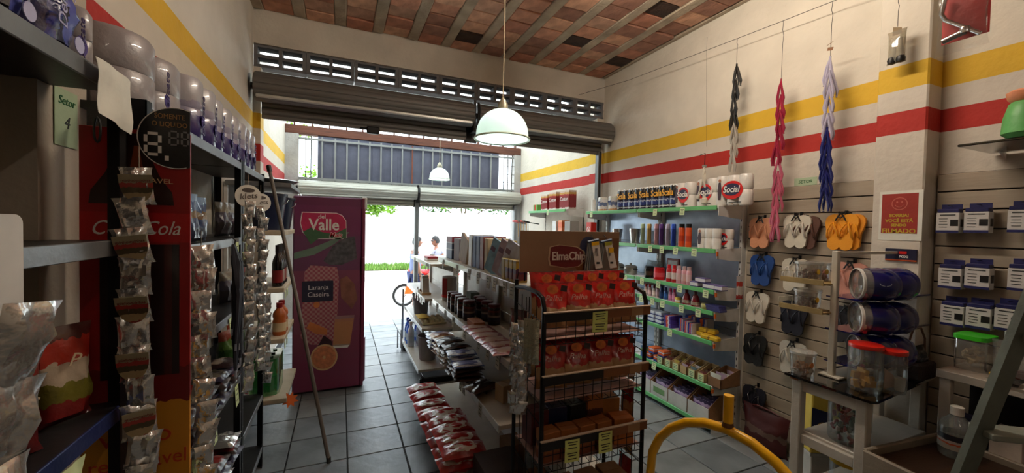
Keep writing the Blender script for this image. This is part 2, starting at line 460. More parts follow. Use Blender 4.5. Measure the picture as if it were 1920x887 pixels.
# outside: apron, road, verge, long wall
road_m = mat('pale concrete road', (.72,.71,.68), .9, var=.08, scale=1.5, bump=.05)  # plain pale concrete colour of the road
struct('ground', MB().box((6, 40, -.45), (90, 90, .02)).box((6, 13.2, -.36), (90, 12.8, .12)), road_m)
struct('pavement', MB().box((1.1, 7.35, -.17), (14, .92, .33)), mat('pale pavement', (.70,.69,.67), .9, bump=.1))
struct('kerb', MB().box((6, 14.4, -.27), (90, .25, .22), .02).box((6, 16, -.28), (90, 3.0, .14)), mat('kerb concrete', (.66,.65,.62), .9, bump=.2))
struct('wall_street', MB().box((6, 19.1, .95), (90, .2, 2.6)), mat('white street wall', (.88,.88,.86), .85, var=.06, scale=.8))
grass_m = mat('verge grass', (.36,.50,.18), .8, var=.3)
gm = MB(); r2 = random.Random(3)
for k in range(5200):
    x, y = r2.uniform(-4, 8), r2.uniform(16.6, 18.9); h = r2.uniform(.05,.18); a = r2.uniform(0, PI); dx, dy = .025*math.cos(a), .025*math.sin(a)
    gm.add([(x-dx,y-dy,-.22),(x+dx,y+dy,-.22),(x+r2.uniform(-.05,.05),y+r2.uniform(-.05,.05),-.2+h)], [(0,1,2)])
tag(gm.build('grass', grass_m), 'short green grass strip at the foot of the white street wall', 'grass', kind='stuff')
struct('ground_verge', MB().box((2, 17.8, -.24), (40, 2.6, .06)), mat('verge soil', (.44,.44,.26), .9, var=.3))

leaf_m = [mat('yellow green leaf', (.42,.58,.16), .6, var=.35, scale=2), mat('deep green leaf', (.20,.36,.10), .6, var=.3, scale=2)]  # yellow-green leaves for the near tree, deep green for those behind the wall
for q in leaf_m: _translucent(q, .35)
bark = mat('tree bark', (.34,.27,.2), .9, bump=.5)
def tree(loc, clumps, label, seed, trunk_h, lm, leaf=.16):
    t = thing('street_tree', label, 'tree', loc)
    MB().tube([(0,0,0),(.06,.02,trunk_h*.5),(0,.05,trunk_h)], [.13,.11,.07], 8).build('trunk', bark, t)
    r = random.Random(seed); c = MB(); br = MB()
    for (cx, cy, cz, R, n) in clumps:
        br.tube([(0,.05,trunk_h*.9),(cx*.5,cy*.5,(trunk_h+cz)/2+.1),(cx,cy,cz)], [.05,.035,.012], 5)
        for k in range(n):
            d = Vector((r.gauss(0,1), r.gauss(0,1), r.gauss(0,1))).normalized()*R*(r.random()**.4)
            p = Vector((cx, cy, cz)) + Vector((d.x, d.y, d.z*.7))
            a = Vector((r.uniform(-1,1), r.uniform(-1,1), r.uniform(-.7,.3))).normalized()*leaf; b = a.cross(Vector((r.uniform(-1,1),r.uniform(-1,1),1))).normalized()*leaf*.3
            c.add([p-a*.5, p+b, p+a*.5, p-b], [(0,1,2,3)])
    br.build('branches', bark, t); o = c.build('crown', lm, t); o['kind'] = 'stuff'
    return t
tree((-1.2, 15.6, -.25), [(q.x+1.2,q.y-15.6,q.z+.25,rr,nn) for q,rr,nn in ((on_y(700,392,15.6),.42,230),(on_y(726,384,15.6),.5,260),(on_y(690,374,15.6),.6,300),(on_y(835,380,15.6),.42,220),(on_y(905,378,15.6),.5,260))]+[(.3,0,3.3,.9,350),(-1.2,-.4,3.8,1.0,420),(-.9,-.6,5.2,1.3,420)], 'leafy street tree with a low branch over the road outside the left door half', 5, 2.6, leaf_m[0])
tree((6.0, 20.6, -.4), [(-1.6,0,3.2,1.0,420),(.2,0,3.5,1.2,460),(1.8,0,3.2,1.0,420),(-.4,.2,5.0,1.5,520)], 'dark green bushy tree rising behind the white street wall, seen over the right door half', 9, 2.2, leaf_m[1], .2)
tree((11.5, 21.0, -.4), [(-1.2,0,4.5,1.3,500),(.4,0,6.0,1.7,620),(1.6,0,4.6,1.3,460),(.2,0,8.0,1.5,520)], 'tall tree behind the street wall, seen through the narrow barred gap at the right', 12, 4.0, leaf_m[1], .24)

# ------------------------------------------------------------------ roller shutters
slat_dark = mat('dark grey shutter steel', (.40,.39,.38), .5, .25, var=.07, scale=3, bump=.06, stretch=(.4,8,8))
slat_pale = mat('pale grey shutter steel', (.66,.66,.62), .42, .35, var=.1, scale=3, bump=.05, stretch=(.4,8,8))
def shutter(name, label, x0, x1, y, z, R, ms, curtain, nsl=14):
    t = thing(name, label, 'shutter', ((x0+x1)/2, y, z))
    L_ = x1-x0
    for k in range(nsl):
        a0 = 2*PI*k/nsl; a1 = a0 + 2*PI/nsl*.97
        prof = []
        for q in range(5):
            a = a0 + (a1-a0)*q/4; r = R*(1+.02*math.sin(PI*q/4)) - (.002 if q in (0,4) else 0) + (.004*(k % 3 == 0))
            prof.append((r*math.cos(a), r*math.sin(a)))
        prof += [(p[0]*.93, p[1]*.93) for p in prof[::-1]]
        MB().prism(prof, L_, 'X', (-L_/2,0,0)).build('slat', ms, t)
    cap = MB().lathe([(0,0),(R*.96,0),(R*.96,.008),(0,.008)], 20, (-L_/2-.008,0,0), 'X').lathe([(0,0),(R*.96,0),(R*.96,.008),(0,.008)], 20, (L_/2,0,0), 'X')
    cap.build('end_plate', ms, t)
    MB().tube([(-L_/2-.04,0,0),(L_/2+.04,0,0)], .03, 10).build('axle', black_paint, t)
    zt = -R*.5
    n = max(2, int(round(curtain/.075)))
    for k in range(n):
        zz = zt - curtain*(k+.5)/n; h = curtain/n
        pr = [(R*.93, -h/2-.002), (R*.93-.014, -h/4), (R*.93-.016, 0), (R*.93-.014, h/4), (R*.93, h/2), (R*.93+.006, h/2), (R*.93-.008, 0), (R*.93+.006, -h/2-.002)]
        MB().prism(pr, L_-.05, 'X', (-L_/2+.025,0,zz)).build('slat', ms, t)
    if ms is slat_dark: MB().box((0,-R*.72,-R*.80),(L_-.02,.03,.030),.008).build('highlight_bar', mat('bright highlight bar', (.78,.78,.76), .35, .5), t)  # added pale bar, stands in for the highlight along the coil's lower edge
    MB().box((0, R*.93, zt-curtain-.015), (L_-.05, .03, .035), .004).build('bottom_rail', ms, t)
    return t
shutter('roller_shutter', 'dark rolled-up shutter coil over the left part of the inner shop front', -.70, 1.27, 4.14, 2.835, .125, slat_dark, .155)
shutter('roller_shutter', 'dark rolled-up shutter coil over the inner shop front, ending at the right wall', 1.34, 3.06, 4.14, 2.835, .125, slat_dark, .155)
shutter('roller_shutter', 'pale rolled-up street shutter above the juice fridge and left door half', -.58, 1.13, 6.66, 2.165, .105, slat_pale, .13)
shutter('roller_shutter', 'pale rolled-up street shutter over the right door half, beside the post', 1.18, 2.98, 6.66, 2.165, .105, slat_pale, .13)
def bracket(y, z, R, x, label):
    t = MB()
    t.box((0,0,0),(.03,.05,R*2.6),.004).box((0,.04,-R*1.25),(.05,.16,.05),.004).box((0,R*.93+.01,-R*1.2),(.14,.012,R*1.9),.002)
    t.tube([(0,-R-.01,R*.8),(0,-R-.035,0),(0,-R-.01,-R*1.1)], .014, 6)
    o = t.build('shutter_bracket', black_paint, None, (x, y, z)); tag(o, label, 'bracket')
bracket(4.14, 2.835, .125, 1.305, 'black bracket joining the two dark shutter coils above the pendant lamp')
bracket(6.66, 2.165, .105, 1.155, 'black bracket joining the two pale street shutters above the door post')
gr_ = MB()
for dx in (0, .035): gr_.box((dx, 0, 0), (.012, .06, 2.62))
gr_.box((.0175, .028, 0), (.05, .006, 2.62))
tag(gr_.build('shutter_guide', steel_jamb, None, (2.975, 4.24, 1.31)), 'dark grey vertical shutter guide rail at the right end of the inner front', 'rail')
lock = MB().box((0,0,0),(.12,.05,.07),.01).tube([(-.12,0,.01),(-.05,0,.01)], .012, 6)
p = on_y(700, 236, 4.2)
tag(lock.build('shutter_lock', black_paint, None, (p.x, 4.235, 2.58)), 'black shutter lock under the dark left coil', 'lock')

# ------------------------------------------------------------------ pendant lamps
shade_m = mat('ribbed pale green glass', (.85,.90,.87), .25, var=.05, scale=4, bump=.0)
_translucent(shade_m, .30)
bulb_m = mat('lit bulb', (.92,1.0,.98), .5, emis=14, bump=0)
cord_m = mat('beige cord', (.72,.66,.55), .6)
def pendant(loc, top, R, H, label, power, col=(.90,1,.97)):
    t = thing('pendant_lamp', label, 'lamp', loc)
    prof = []
    for k in range(13):
        a = k/12; r = max(R*.98*(1-(1-a)**2.4)**.5, R*.16)
        prof.append((r, H*(1-a)))
    prof += [(R, 0.0), (R*1.05, -.004), (R*1.05, .006)]
    sh = MB()
    n = 60
    for (r, z) in prof: pass
    vs_ = []; fs = []
    for i, (r, z) in enumerate(prof):
        for j in range(n):
            rr = r*(1 + (.010 if j % 2 else -.006)); a = 2*PI*j/n; vs_.append((rr*math.cos(a), rr*math.sin(a), z))
    for i in range(len(prof)-1):
        for j in range(n): fs.append((i*n+j, (i+1)*n+j, (i+1)*n+(j+1)%n, i*n+(j+1)%n))
    sh.add(vs_, fs); sh.build('shade', shade_m, t, smooth=True)
    MB().lathe([(R*1.05,-.006),(R*1.075,0),(R*1.05,.007),(R*1.0,.004)], 48).build('rim', mat('shade rim', (.82,.88,.80), .3), t, smooth=True)
    MB().lathe([(.035,H-.005),(.035,H+.03),(.018,H+.06),(.008,H+.075)], 16).build('socket_cap', mat('brushed cap', (.62,.6,.52), .4, .6), t, smooth=True)
    MB().tube([(0,0,H+.07),(0,0,top-loc[2]-.02)], .0035, 6).build('cord', cord_m, t)
    MB().lathe([(.045,top-loc[2]-.02),(.045,top-loc[2]),(.01,top-loc[2])], 14).build('ceiling_rose', cord_m, t)
    MB().lathe([(.0,H*.42),(.02,H*.44),(.032,H*.55),(.03,H*.68),(.018,H*.8),(.018,H*.97),(0,H*.97)], 14).build('bulb', bulb_m, t, smooth=True)
    lamp('lamp_light', (0,0,H*.38), power, .03, col, t)
    return t
pendant((.985, 2.5, 2.235), 3.575, .178, .20, 'larger ribbed glass pendant lamp, lit, hanging before the dark shutters', 2.2)
pendant((1.245, 5.5, 2.285), 3.9, .137, .16, 'smaller lit glass pendant lamp hanging in the porch before the grille', 3)
def tube_lamp(loc, L_, label, strength, col):
    """fluorescent batten hung on two rods: the lit tube itself gives the light"""
    t = thing('tube_lamp', label, 'lamp', loc)
    tm = mat('lit fluorescent tube ' + str(strength), col, .5, emis=strength, bump=0, var=0)
    MB().tube([(0,-L_/2+.03,-.035),(0,L_/2-.03,-.035)], .015, 10).build('tube', tm, t, smooth=True)
    MB().box((0,0,.012),(.05,L_,.03),.006).build('batten', white_steel, t)
    for s_ in (-1,1):
        MB().box((0,s_*(L_/2-.015),-.02),(.03,.025,.06),.004).build('end_socket', white_steel, t)
        MB().tube([(0,s_*L_*.35,.025),(0,s_*L_*.35,3.575-loc[2])], .004, 6).build('rod', white_steel, t)
tube_lamp((1.60, 1.78, 3.40), 1.25, 'lit fluorescent tube hanging above the snack stand, just over the frame', 170, (1,.94,.86))
tube_lamp((.6, -1.6, 3.05), 1.25, 'unseen fill tube added at the rear of the shop behind the viewer', 36, (1,.94,.87))  # unseen tube, added as fill light for the near racks and stand
# ================================================================== PRODUCT BUILDERS (each returns a thing at its base centre, front to -y)
def price_tags(parent, pts, rz=0., size=(.05,.055), mt=None, tilt=0.):
    """small paper tags hung on a shelf edge, local points; front faces -y after rz"""
    me = None
    for p in pts:
        m_ = MB().box((0,-.001,-size[1]/2), (size[0],.0016,size[1]))
        o = m_.build('price_tag', mt or tagmat, parent, p); o.rotation_euler = (rnd.uniform(-.12,.04), rnd.uniform(-.06,.06), rz)
        for q, (ww, zz) in enumerate(((.034,-.012),(.026,-.024),(.03,-.040))):
            MB().box((0,-.0022,zz*size[1]/.055),(ww*size[0]/.05,.0008,.0035)).build('print', tag_ink, o)
def pouch(name, label, cat, w, h, t, mt, seed=0, crum=.010, loc=(0,0,0), rz=0., group=None, extra=None):
    r = thing(name, label, cat, loc, rz, group)
    MB().bag(w, h, t, seed, crum).build('pouch', mt, r, smooth=True)
    if extra: extra(r)
    return r
def carton_box(name, label, cat, d, mt, loc, rz=0., group=None, panel=None, txt=None, tmat=None, tsize=.02, side=None, bev=.002):
    r = thing(name, label, cat, loc, rz, group)
    MB().box((0,0,d[2]/2), d, bev).build('carton', mt, r)
    MB().box((0,0,d[2]+.0006), (d[0]*.98,.006,.0012)).build('flap_seam', tag_ink if False else mt, r)
    if panel: MB().box((0,-d[1]/2-.0006,d[2]*panel[0]), (d[0]*panel[2],.0012,d[2]*panel[1])).build('printed_panel', panel[3], r)
    if txt: text(txt, tsize, tmat or white, r, (0,-d[1]/2-.0016,d[2]*.55))
    return r
def bottle(name, label, cat, prof, mt, capprof, capm, loc, rz=0., lab=None, group=None, n=18):
    r = thing(name, label, cat, loc, rz, group)
    MB().lathe(prof, n).build('body', mt, r, smooth=True)
    MB().lathe(capprof, n).build('cap', capm, r, smooth=True)
    if lab: MB().lathe([(lab[0],lab[1]),(lab[0],lab[2])], n).build('label', lab[3], r, smooth=True)
    return r
def jar(name, label, R, H, body_m, lid_m, loc, rz=0., group=None, lab=None, lidh=.02):
    r = thing(name, label, 'jar', loc, rz, group)
    MB().lathe([(0,0),(R*.93,0),(R,.012),(R,H*.80),(R*.90,H-lidh),(0,H-lidh)], 22).build('body', body_m, r, smooth=True)
    MB().lathe([(0,H-lidh),(R*.96,H-lidh),(R*.98,H-lidh*.8),(R*.98,H-.002),(R*.9,H),(0,H)], 22).build('lid', lid_m, r, smooth=True)
    if lab: MB().lathe([(R*1.006,H*lab[0]),(R*1.006,H*lab[1])], 22).build('label', lab[2], r, smooth=True)
    return r
def shoulder(R, H, rn, hn, sh=.25):
    """bottle body profile"""
    return [(0,0),(R*.92,0),(R,.008),(R,H*(1-sh)),(R*.85,H*(1-sh*.55)),(rn*1.25,H*(1-sh*.15)),(rn,H),(rn,H+hn),(0,H+hn)]

# ================================================================== LEFT WALL: RACKS
XF = -.47; XB = -.74
blue_edge = mat('blue enamel edge', (.12,.18,.38), .4, .2)
dark_shelf = mat('dark steel shelf', (.20,.20,.21), .42, .5, bump=.03)
hole_m = mat('bright hole rim', (.6,.6,.6), .3, .8)
def rack(name, label, y0, y1, shelves, edge=grey_steel, posts=(0,1), zt=1.96):
    t = thing(name, label, 'shelf rack', ((XF+XB)/2, (y0+y1)/2, 0))
    hx = (XF-XB)/2; hy = (y1-y0)/2
    for sy in (-1,1):
        for sx in (-1,1):
            pm = MB().box((sx*(hx-.017), sy*(hy-.0015), zt/2), (.034,.003,zt)).box((sx*(hx-.0015), sy*(hy-.017), zt/2), (.003,.034,zt))
            po = pm.build('post', black_paint, t)
            if sx == 1:
                hm = MB()
                for k in range(int(zt/.10)):
                    hm.cyl((hx-.012, sy*hy-(.0025 if sy < 0 else -.0005)-.0002*0, .06+.10*k), .004, .0012, 8, 'Y')
                    hm.cyl((hx+.0002, sy*(hy-.018), .06+.10*k), .004, .0012, 8, 'X')
                hm.build('post_holes', hole_m, po)
    for z, em in shelves:
        s_ = MB().box((0,0,z-.012), (2*hx-.006, 2*hy-.006, .02)).build('shelf', dark_shelf, t)
        MB().box((hx-.002,0,z-.018), (.006, 2*hy-.075, .036), .002).build('shelf_edge', em or edge, s_)
    return t
rack1 = rack('shelf_rack', 'black and grey steel shelf rack nearest the camera along the left wall', -.25, 1.235, [(1.965,None),(1.60,None),(1.215,blue_edge),(.8,None),(.4,None),(.1,None)])
rack2 = rack('shelf_rack', 'black post steel shelf rack behind the soft drink poster, by the left wall', 1.34, 2.44, [(1.945,None),(1.565,None),(1.215,None),(.86,None),(.5,None),(.15,None)])
rack3 = rack('shelf_rack', 'black post steel shelf rack at the far end, beside the leaning pole', 2.45, 3.08, [(1.945,None),(1.565,None),(1.21,None),(.86,None),(.5,None),(.15,None)])
for rk, ys, z in ((rack2, (-.1,.42), 1.545), (rack2, (-.3,.05,.42), .84), (rack2, (.30,), 1.2), (rack3, (-.1,.2), .84)):
    price_tags(rk, [((XF-XB)/2+.003, y, z) for y in ys], PI/2, (.06,.10))

# soft drink poster standing between the racks
rp_ = bands('red and amber poster print', [(0,(.84,.58,.16)),(.56,(.46,.05,.04)),(.62,(.62,.06,.05)),(.985,(.60,.06,.05))], rough=.45, bump=.02, jag=.03)
pst = thing('drink_poster', 'red soft drink poster with bottle and black round price sign, tied between left racks', 'poster', (-.4685, 1.285, .30), 0)
PW, PH = .215, 1.57
MB().box((0,0,PH/2), (PW,.006,PH), .001).build('board', rp_, pst)
glassb = mat('brown cola bottle print', (.17,.06,.03), .3)
bot = [(-.016,.0),(.016,0),(.020,.03),(.052,.19),(.078,.27),(.082,.33),(-.082,.33),(-.078,.27),(-.052,.19),(-.020,.03)]
MB().prism([(a,1.56-b*.53) for a,b in bot], .001, 'Y', (-.008,-.0045,0)).build('bottle_print', glassb, pst)
MB().prism([(a*.3+.012,1.53-b*.40) for a,b in bot], .001, 'Y', (-.012,-.0055,0)).build('bottle_highlight', mat('amber highlight print', (.50,.24,.12), .3), pst)
MB().prism([(-.07,.95),(.085,.95),(.085,1.285),(-.07,1.285)], .001, 'Y', (0,-.0045,0)).build('bottle_base_print', bands('dark cola streaks', [(0,(.10,.03,.02)),(.18,(.30,.09,.05)),(.3,(.12,.03,.02)),(.5,(.42,.16,.08)),(.62,(.14,.04,.03)),(.8,(.26,.07,.04)),(.9,(.10,.03,.02))], 'X', .35), pst)
MB().prism([(-.106,1.29),(.106,1.29),(.106,1.365),(-.106,1.365)], .001, 'Y', (0,-.005,0)).build('red_band', mat('bright cola red', (.72,.06,.06), .4), pst)
text('Coca-Cola', .050, white, pst, (.0,-.007,1.325), shear=.35, sx=.80)
text('BETERRAVEL' if False else 'RETORNAVEL', .017, mat('cream print', (.85,.72,.55), .5), pst, (.01,-.007,1.445), sx=1.2)
text('vidro', .062, mat('orange red print', (.76,.26,.10), .5), pst, (.0,-.007,.80), sx=1.1)
text('retornável', .052, MATS['orange red print'], pst, (.005,-.007,.735), sx=.9)
def discp(r): return [(r*math.cos(a), r*math.sin(a)) for a in [math.acos(.029/r)+(2*PI-2*math.acos(.029/r))*k/40 for k in range(41)]]
sg = MB().prism(discp(.0775), .002, 'Y', (0,-.006,0)).build('price_disc', black, pst, (.0785, 0, 1.556))
MB().prism(discp(.0775)[:-1]+discp(.0755)[-2::-1], .001, 'Y', (0,-.0068,0)).build('disc_rim', white, sg)
gold = mat('tan print', (.62,.45,.24), .5)
text('SOMENTE', .0175, gold, sg, (-.012,-.008,.053), sx=.8); text('O LIQUIDO', .0175, gold, sg, (-.012,-.008,.033), sx=.8)
def seg8(cx, cz, w, h, tk, mt):
    mb = MB()
    for x in (-1,1):
        for z in (-1,1): mb.box((cx+x*w/2, -.0078, cz+z*h/4), (tk,.0012,h/2-tk*1.2))
    for z in (-1,0,1): mb.box((cx, -.0078, cz+z*h/2), (w-tk*1.2,.0012,tk))
    return mb
seg8(-.046,-.018,.028,.052,.007,white).build('digit', white, sg); seg8(-.004,.0,.017,.034,.004,white).build('digit', mat('dim digit print', (.45,.45,.46), .5), sg)
seg8(.019,.0,.013,.034,.004,white).build('digit', MATS['dim digit print'], sg)
MB().box((-.018,-.0078,-.052),(.008,.0012,.012)).build('decimal_mark', white, sg)
MB().tube([(.02+.006*math.cos(a)-.09,-.012+.012*math.sin(a)*0, 1.56+.03*math.sin(a)) for a in [PI*q/6 for q in range(13)]], .0025, 6).build('cable_tie', black, pst)

# wrinkled paper sheet at the end of the near rack top, notices
def sheet_paper(name, label, w, h, loc, rz, mt, seed, curl=.015, cat='paper', rx=0.):
    mb = MB()
    def fn(u, v, d=0):
        return Vector(((u-.5)*w*(1-.08*(1-v)), curl*noise.noise(Vector((u*2.2+seed, v*2.2, 0)))*2 + curl*(u-.5)**2*3 + d, (v-1)*h*(1-.12*(1-u))))
    mb.grid(lambda u, v: fn(u, v), 8, 8); n0 = len(mb.f)
    mb.grid(lambda u, v: fn(u, v, .0008), 8, 8); mb.f[n0:] = [f[::-1] for f in mb.f[n0:]]
    o = mb.build(name, mt, None, loc, smooth=True); o.rotation_euler = (rx, 0, rz)
    tag(o, label, cat); return o
p = on_y(203, 150, 1.10)
sheet_paper('paper_sheet', 'crumpled blank white paper hanging from the near left rack top corner', .165, .125, (-.452, 1.150, 1.972), PI/2+.05, paper, 2, .005, cat='paper')
note = thing('paper_notice', 'pale green handwritten notice reading Setor 4 on the left pillar', 'notice', (-.5985, 1.283, 1.815), PI/2)
MB().box((0,-.0008,.066), (.085,.0014,.132)).build('sheet', mat('pale green paper', (.62,.70,.58), .8), note)
text('Setor', .028, mat('green ink', (.10,.36,.20), .6), note, (0,-.0022,.105), shear=.2); text('4', .04, MATS['green ink'] if False else tag_ink, note, (0,-.0022,.055), shear=.2)

# ---------- top shelf: blue packs on the near rack, then toilet roll packs
roll_w = mat('wrapped tissue roll', (.60,.58,.59), .35, var=.06, bump=.12, coat=.5)
roll_p = bands('tissue pack print', [(0,(.24,.18,.42)),(.18,(.60,.58,.66)),(.30,(.78,.77,.78))], rough=.3, bump=.12, coat=.5, jag=.12)
roll_d = bands('tissue pack purple print', [(0,(.20,.15,.40)),(.42,(.60,.58,.66)),(.60,(.68,.67,.69))], rough=.3, bump=.12, coat=.5, jag=.2)
core_m = mat('cardboard core', (.55,.46,.36), .8)
def roll_pack(label, W_, D_, H_, mt, loc, rz, group, word='Delicate', nx=2):
    t = thing('toilet_roll_pack', label, 'toilet rolls', loc, rz, group)
    R = W_/nx/2
    for i in range(nx):
        cx = -W_/2+R*(2*i+1)
        def prof_fn():
            pr = [(0,0),(R*.9,0),(R*1.0,.012),(R*1.0,H_*.48),(R*.97,H_*.5),(R*1.0,H_*.52),(R*1.0,H_-.015),(R*.9,H_),(R*.3,H_+.002),(R*.22,H_-.008),(0,H_-.008)]
            return pr
        m_ = MB().lathe(prof_fn(), 20)
        m_.v = [(x*1.0, y*(D_/2/R), z) for x, y, z in m_.v]
        m_.build('roll', mt, t, (cx,0,0), smooth=True)
    text(word, min(.045, H_*.2), mat('purple print', (.20,.13,.36), .4), t, (0,-D_/2-.003,H_*.42), rot=(PI/2, -PI/2, 0), shear=.15)
    MB().prism(ell(.020,.020,18,0,H_*.33), .0015, 'Y', (0,-D_/2-.0022,0)).build('badge', mat('violet print', (.26,.18,.48), .4), t)
    return t
bluepk = bands('blue wipes pack print', [(0,(.10,.12,.34)),(.25,(.16,.20,.52)),(.45,(.10,.10,.22)),(.62,(.34,.38,.70)),(.8,(.16,.18,.44))], 'X', .25, bump=.25, bscale=30, coat=.6, jag=.35)
for i, (y, w) in enumerate(((.915,.13),(1.055,.14))):
    r = thing('tissue_pack', ('glossy blue tissue pack on the near rack top, %s' % ('beside the crumpled paper' if i else 'cut by the upper frame edge')), 'tissue pack', (-.535, y, 1.967), PI/2)
    MB().bag(w, .24, .08, 11+i, .012).build('pouch', bluepk, r, smooth=True)
    text('Delicate', .036, mat('lilac print', (.72,.72,.86), .4), r, (.02-.04*i,-.050,.10), rot=(PI/2,-PI/2,0), shear=.2)
    text('Soft', .022, MATS['lilac print'], r, (.05-.04*i,-.050,.12), rot=(PI/2,-PI/2,0), shear=.2)
    MB().prism(ell(.016,.016,16,.04,.03), .0015, 'Y', (0,-.046,0)).build('badge', MATS['lilac print'], r)
# two wide packs, then a row of narrow ones
roll_pack('wide toilet roll pack on the left racks nearest the crumpled paper', .17, .20, .14, roll_w, (-.61, 1.145, 1.9665), PI/2, None)
roll_pack('wide toilet roll pack behind the round price sign on the left rack', .40, .20, .215, roll_w, (-.605, 1.58, 1.9465), PI/2, None)
ys = [1.875+.148*k for k in range(8)]
src = None
for k, y in enumerate(ys):
    lab = 'narrow toilet roll pack, %s of the row after the round price sign' % ORD[k]
    if src is None: src = roll_pack(lab, .140, .19, .235, roll_d, (-.585, y, 1.946), PI/2, 'narrow toilet roll packs on the left rack top', nx=1)
    else: dup(src, (-.585+rnd.uniform(-.006,.006), y, 1.946), PI/2+rnd.uniform(-.1,.1), lab)

# ---------- near rack contents
def snack_print(n_, cols): return bands(n_, cols, rough=.28, bump=.3, bscale=22, coat=.4, jag=.16)
coffee = snack_print('red and green coffee pouch print', [(0,(.42,.10,.10)),(.30,(.36,.34,.12)),(.45,(.50,.14,.10)),(.66,(.42,.12,.09)),(.80,(.16,.06,.05)),(.93,(.25,.10,.08))])
coffee2 = snack_print('white topped soup pouch print', [(0,(.50,.10,.10)),(.24,(.44,.42,.14)),(.44,(.72,.66,.58)),(.64,(.66,.16,.10)),(.86,(.30,.09,.07))])
def coffee_pouch(label, loc, rz, mt, seed, words, w=.11, h=.185):
    r = pouch('food_pouch', label, 'pouch', w, h, .055, mt, seed, .008, loc, rz)
    for s_, z, sz in words: text(s_, sz, mat('cream lettering', (.82,.74,.62), .4), r, (0,-.034,z), rot=(PI/2,.25,0), shear=.15)
    return r
coffee_pouch('dark red food pouch with cream lettering, foremost on the blue edged shelf', (-.545,.965,1.216), .95, coffee, 3, (('Nesc', .115, .040), ('Tio', .160, .030)), .125, .225)
coffee_pouch('dark red pouch half hidden behind the lettered pouch on the blue edged shelf', (-.64,1.06,1.216), 1.0, coffee, 8, (('Nesc', .1, .03),), .11, .21)
coffee_pouch('red and white pouch with green stripe standing alone near the poster', (-.540,1.135,1.216), 1.05, coffee2, 14, (('P', .135, .038),), .11, .205)
# strip hangers of foil sachets -----------------------------------------------------------------
snackcard = bands('sachet card print', [(0,(.55,.16,.12)),(.08,(.66,.58,.42)),(.35,(.30,.26,.16)),(.55,(.62,.20,.16)),(.70,(.60,.56,.44))], rough=.35, bump=.2, coat=.5, jag=.2)
def sachet_strip(label, loc, rz, n, w, h, seed, card_every=0, header=None, mt=None, cat='sachet strip', name='sachet_strip', group=None, ov=.8, swing=.3):
    t = thing(name, label, cat, loc, rz, group)
    r = random.Random(seed)
    tot = n*h*ov
    MB().box((0,.012,-tot/2), (w*.35,.001,tot)).build('backing_strip', clear_plastic if False else mat('strip film', (.7,.7,.68), .3), t)
    for k in range(n):
        z = -(k+1)*h*ov
        mb = MB().bag(w*r.uniform(.9,1.06), h, w*.40, seed*10+k, w*.15, 9, 10, sit=False)
        o = mb.build('sachet', mt or foil, t, (r.uniform(-.1,.1)*w, -.012, z), smooth=True); o.rotation_euler = (r.uniform(.05,.32), r.uniform(-.14,.14), r.uniform(-swing,swing))
        if card_every and k % card_every == 0:
            pl_ = ell(w*.46, h*.52, 12, 0, 0, PI, 2*PI) + [(w*.46, 0), (w*.46, h*.22), (-w*.46, h*.22)]
            c = MB().prism(pl_, .0012, 'Y', (0,-w*.27,h*.62)).build('printed_card', snackcard, o)
            text('minhoquinhas', w*.16, mat('dark red print', (.45,.08,.07), .5), c, (0,-w*.275,h*.68), sx=.9)
    if header:
        MB().lathe([(0,-.0015),(header,-.0015),(header,.0015),(0,.0015)], 28, (0,0,header*.7), 'Y').build('header_disc', mat('white disc card', (.86,.84,.80), .5), t)
        text('klets', header*.72, mat('grey brown print', (.30,.26,.24), .5), t, (0,-.0028,header*.7), rot=(PI/2,-.15,0), shear=.2)
        MB().prism(ell(header*.5,header*.2,14,0,header*1.22), .001, 'Y', (0,-.0026,0)).build('crest_print', MATS['grey brown print'], t)
    MB().tube([(0,.004,header*1.6 if header else 0),(0,.004,(header*2.6 if header else .07))], .0015, 5).build('hook', chrome, t)
    return t
sachet_strip('long strip of silver sachets with oval printed cards on the post before the poster', (-.437, 1.205, 1.75), .22, 11, .062, .088, 1, 2, ov=.78)
sachet_strip('long strip of silver foil sachets just behind the soft drink poster edge', (-.432, 1.64, 1.545), .35, 11, .07, .095, 2, ov=.78)
sachet_strip('strip of twisted silver sachets under the nearer white round card', (-.437, 2.40, 1.735), .4, 15, .055, .082, 3, header=.058, ov=.78)
sachet_strip('strip of twisted silver sachets under the farther white round card', (-.437, 2.745, 1.722), .5, 15, .055, .082, 4, header=.054, ov=.78)
sachet_strip('narrow strip of brown and silver sachets hanging low beside the pole', (-.437, 2.93, 1.18), .5, 9, .05, .08, 6, ov=.78)
sachet_strip('bunch of large silver foil packs at the bottom left corner', (-.432, .735, 1.50), 1.25, 5, .085, .145, 5, ov=.72)
sp = MB()
tub = thing('plastic_tag', 'plain white rounded plastic tag at the left frame edge above the silver packs', 'tag', (-.402, .722, 1.512), 1.45)
MB().prism(rrect(.075, .14, .012, 5, 0, .07), .006, 'Y').build('panel_body', white_steel, tub)
MB().tube([(0,.003,.138),(0,.003,.16)], .003, 6).build('hanger', chrome, tub)

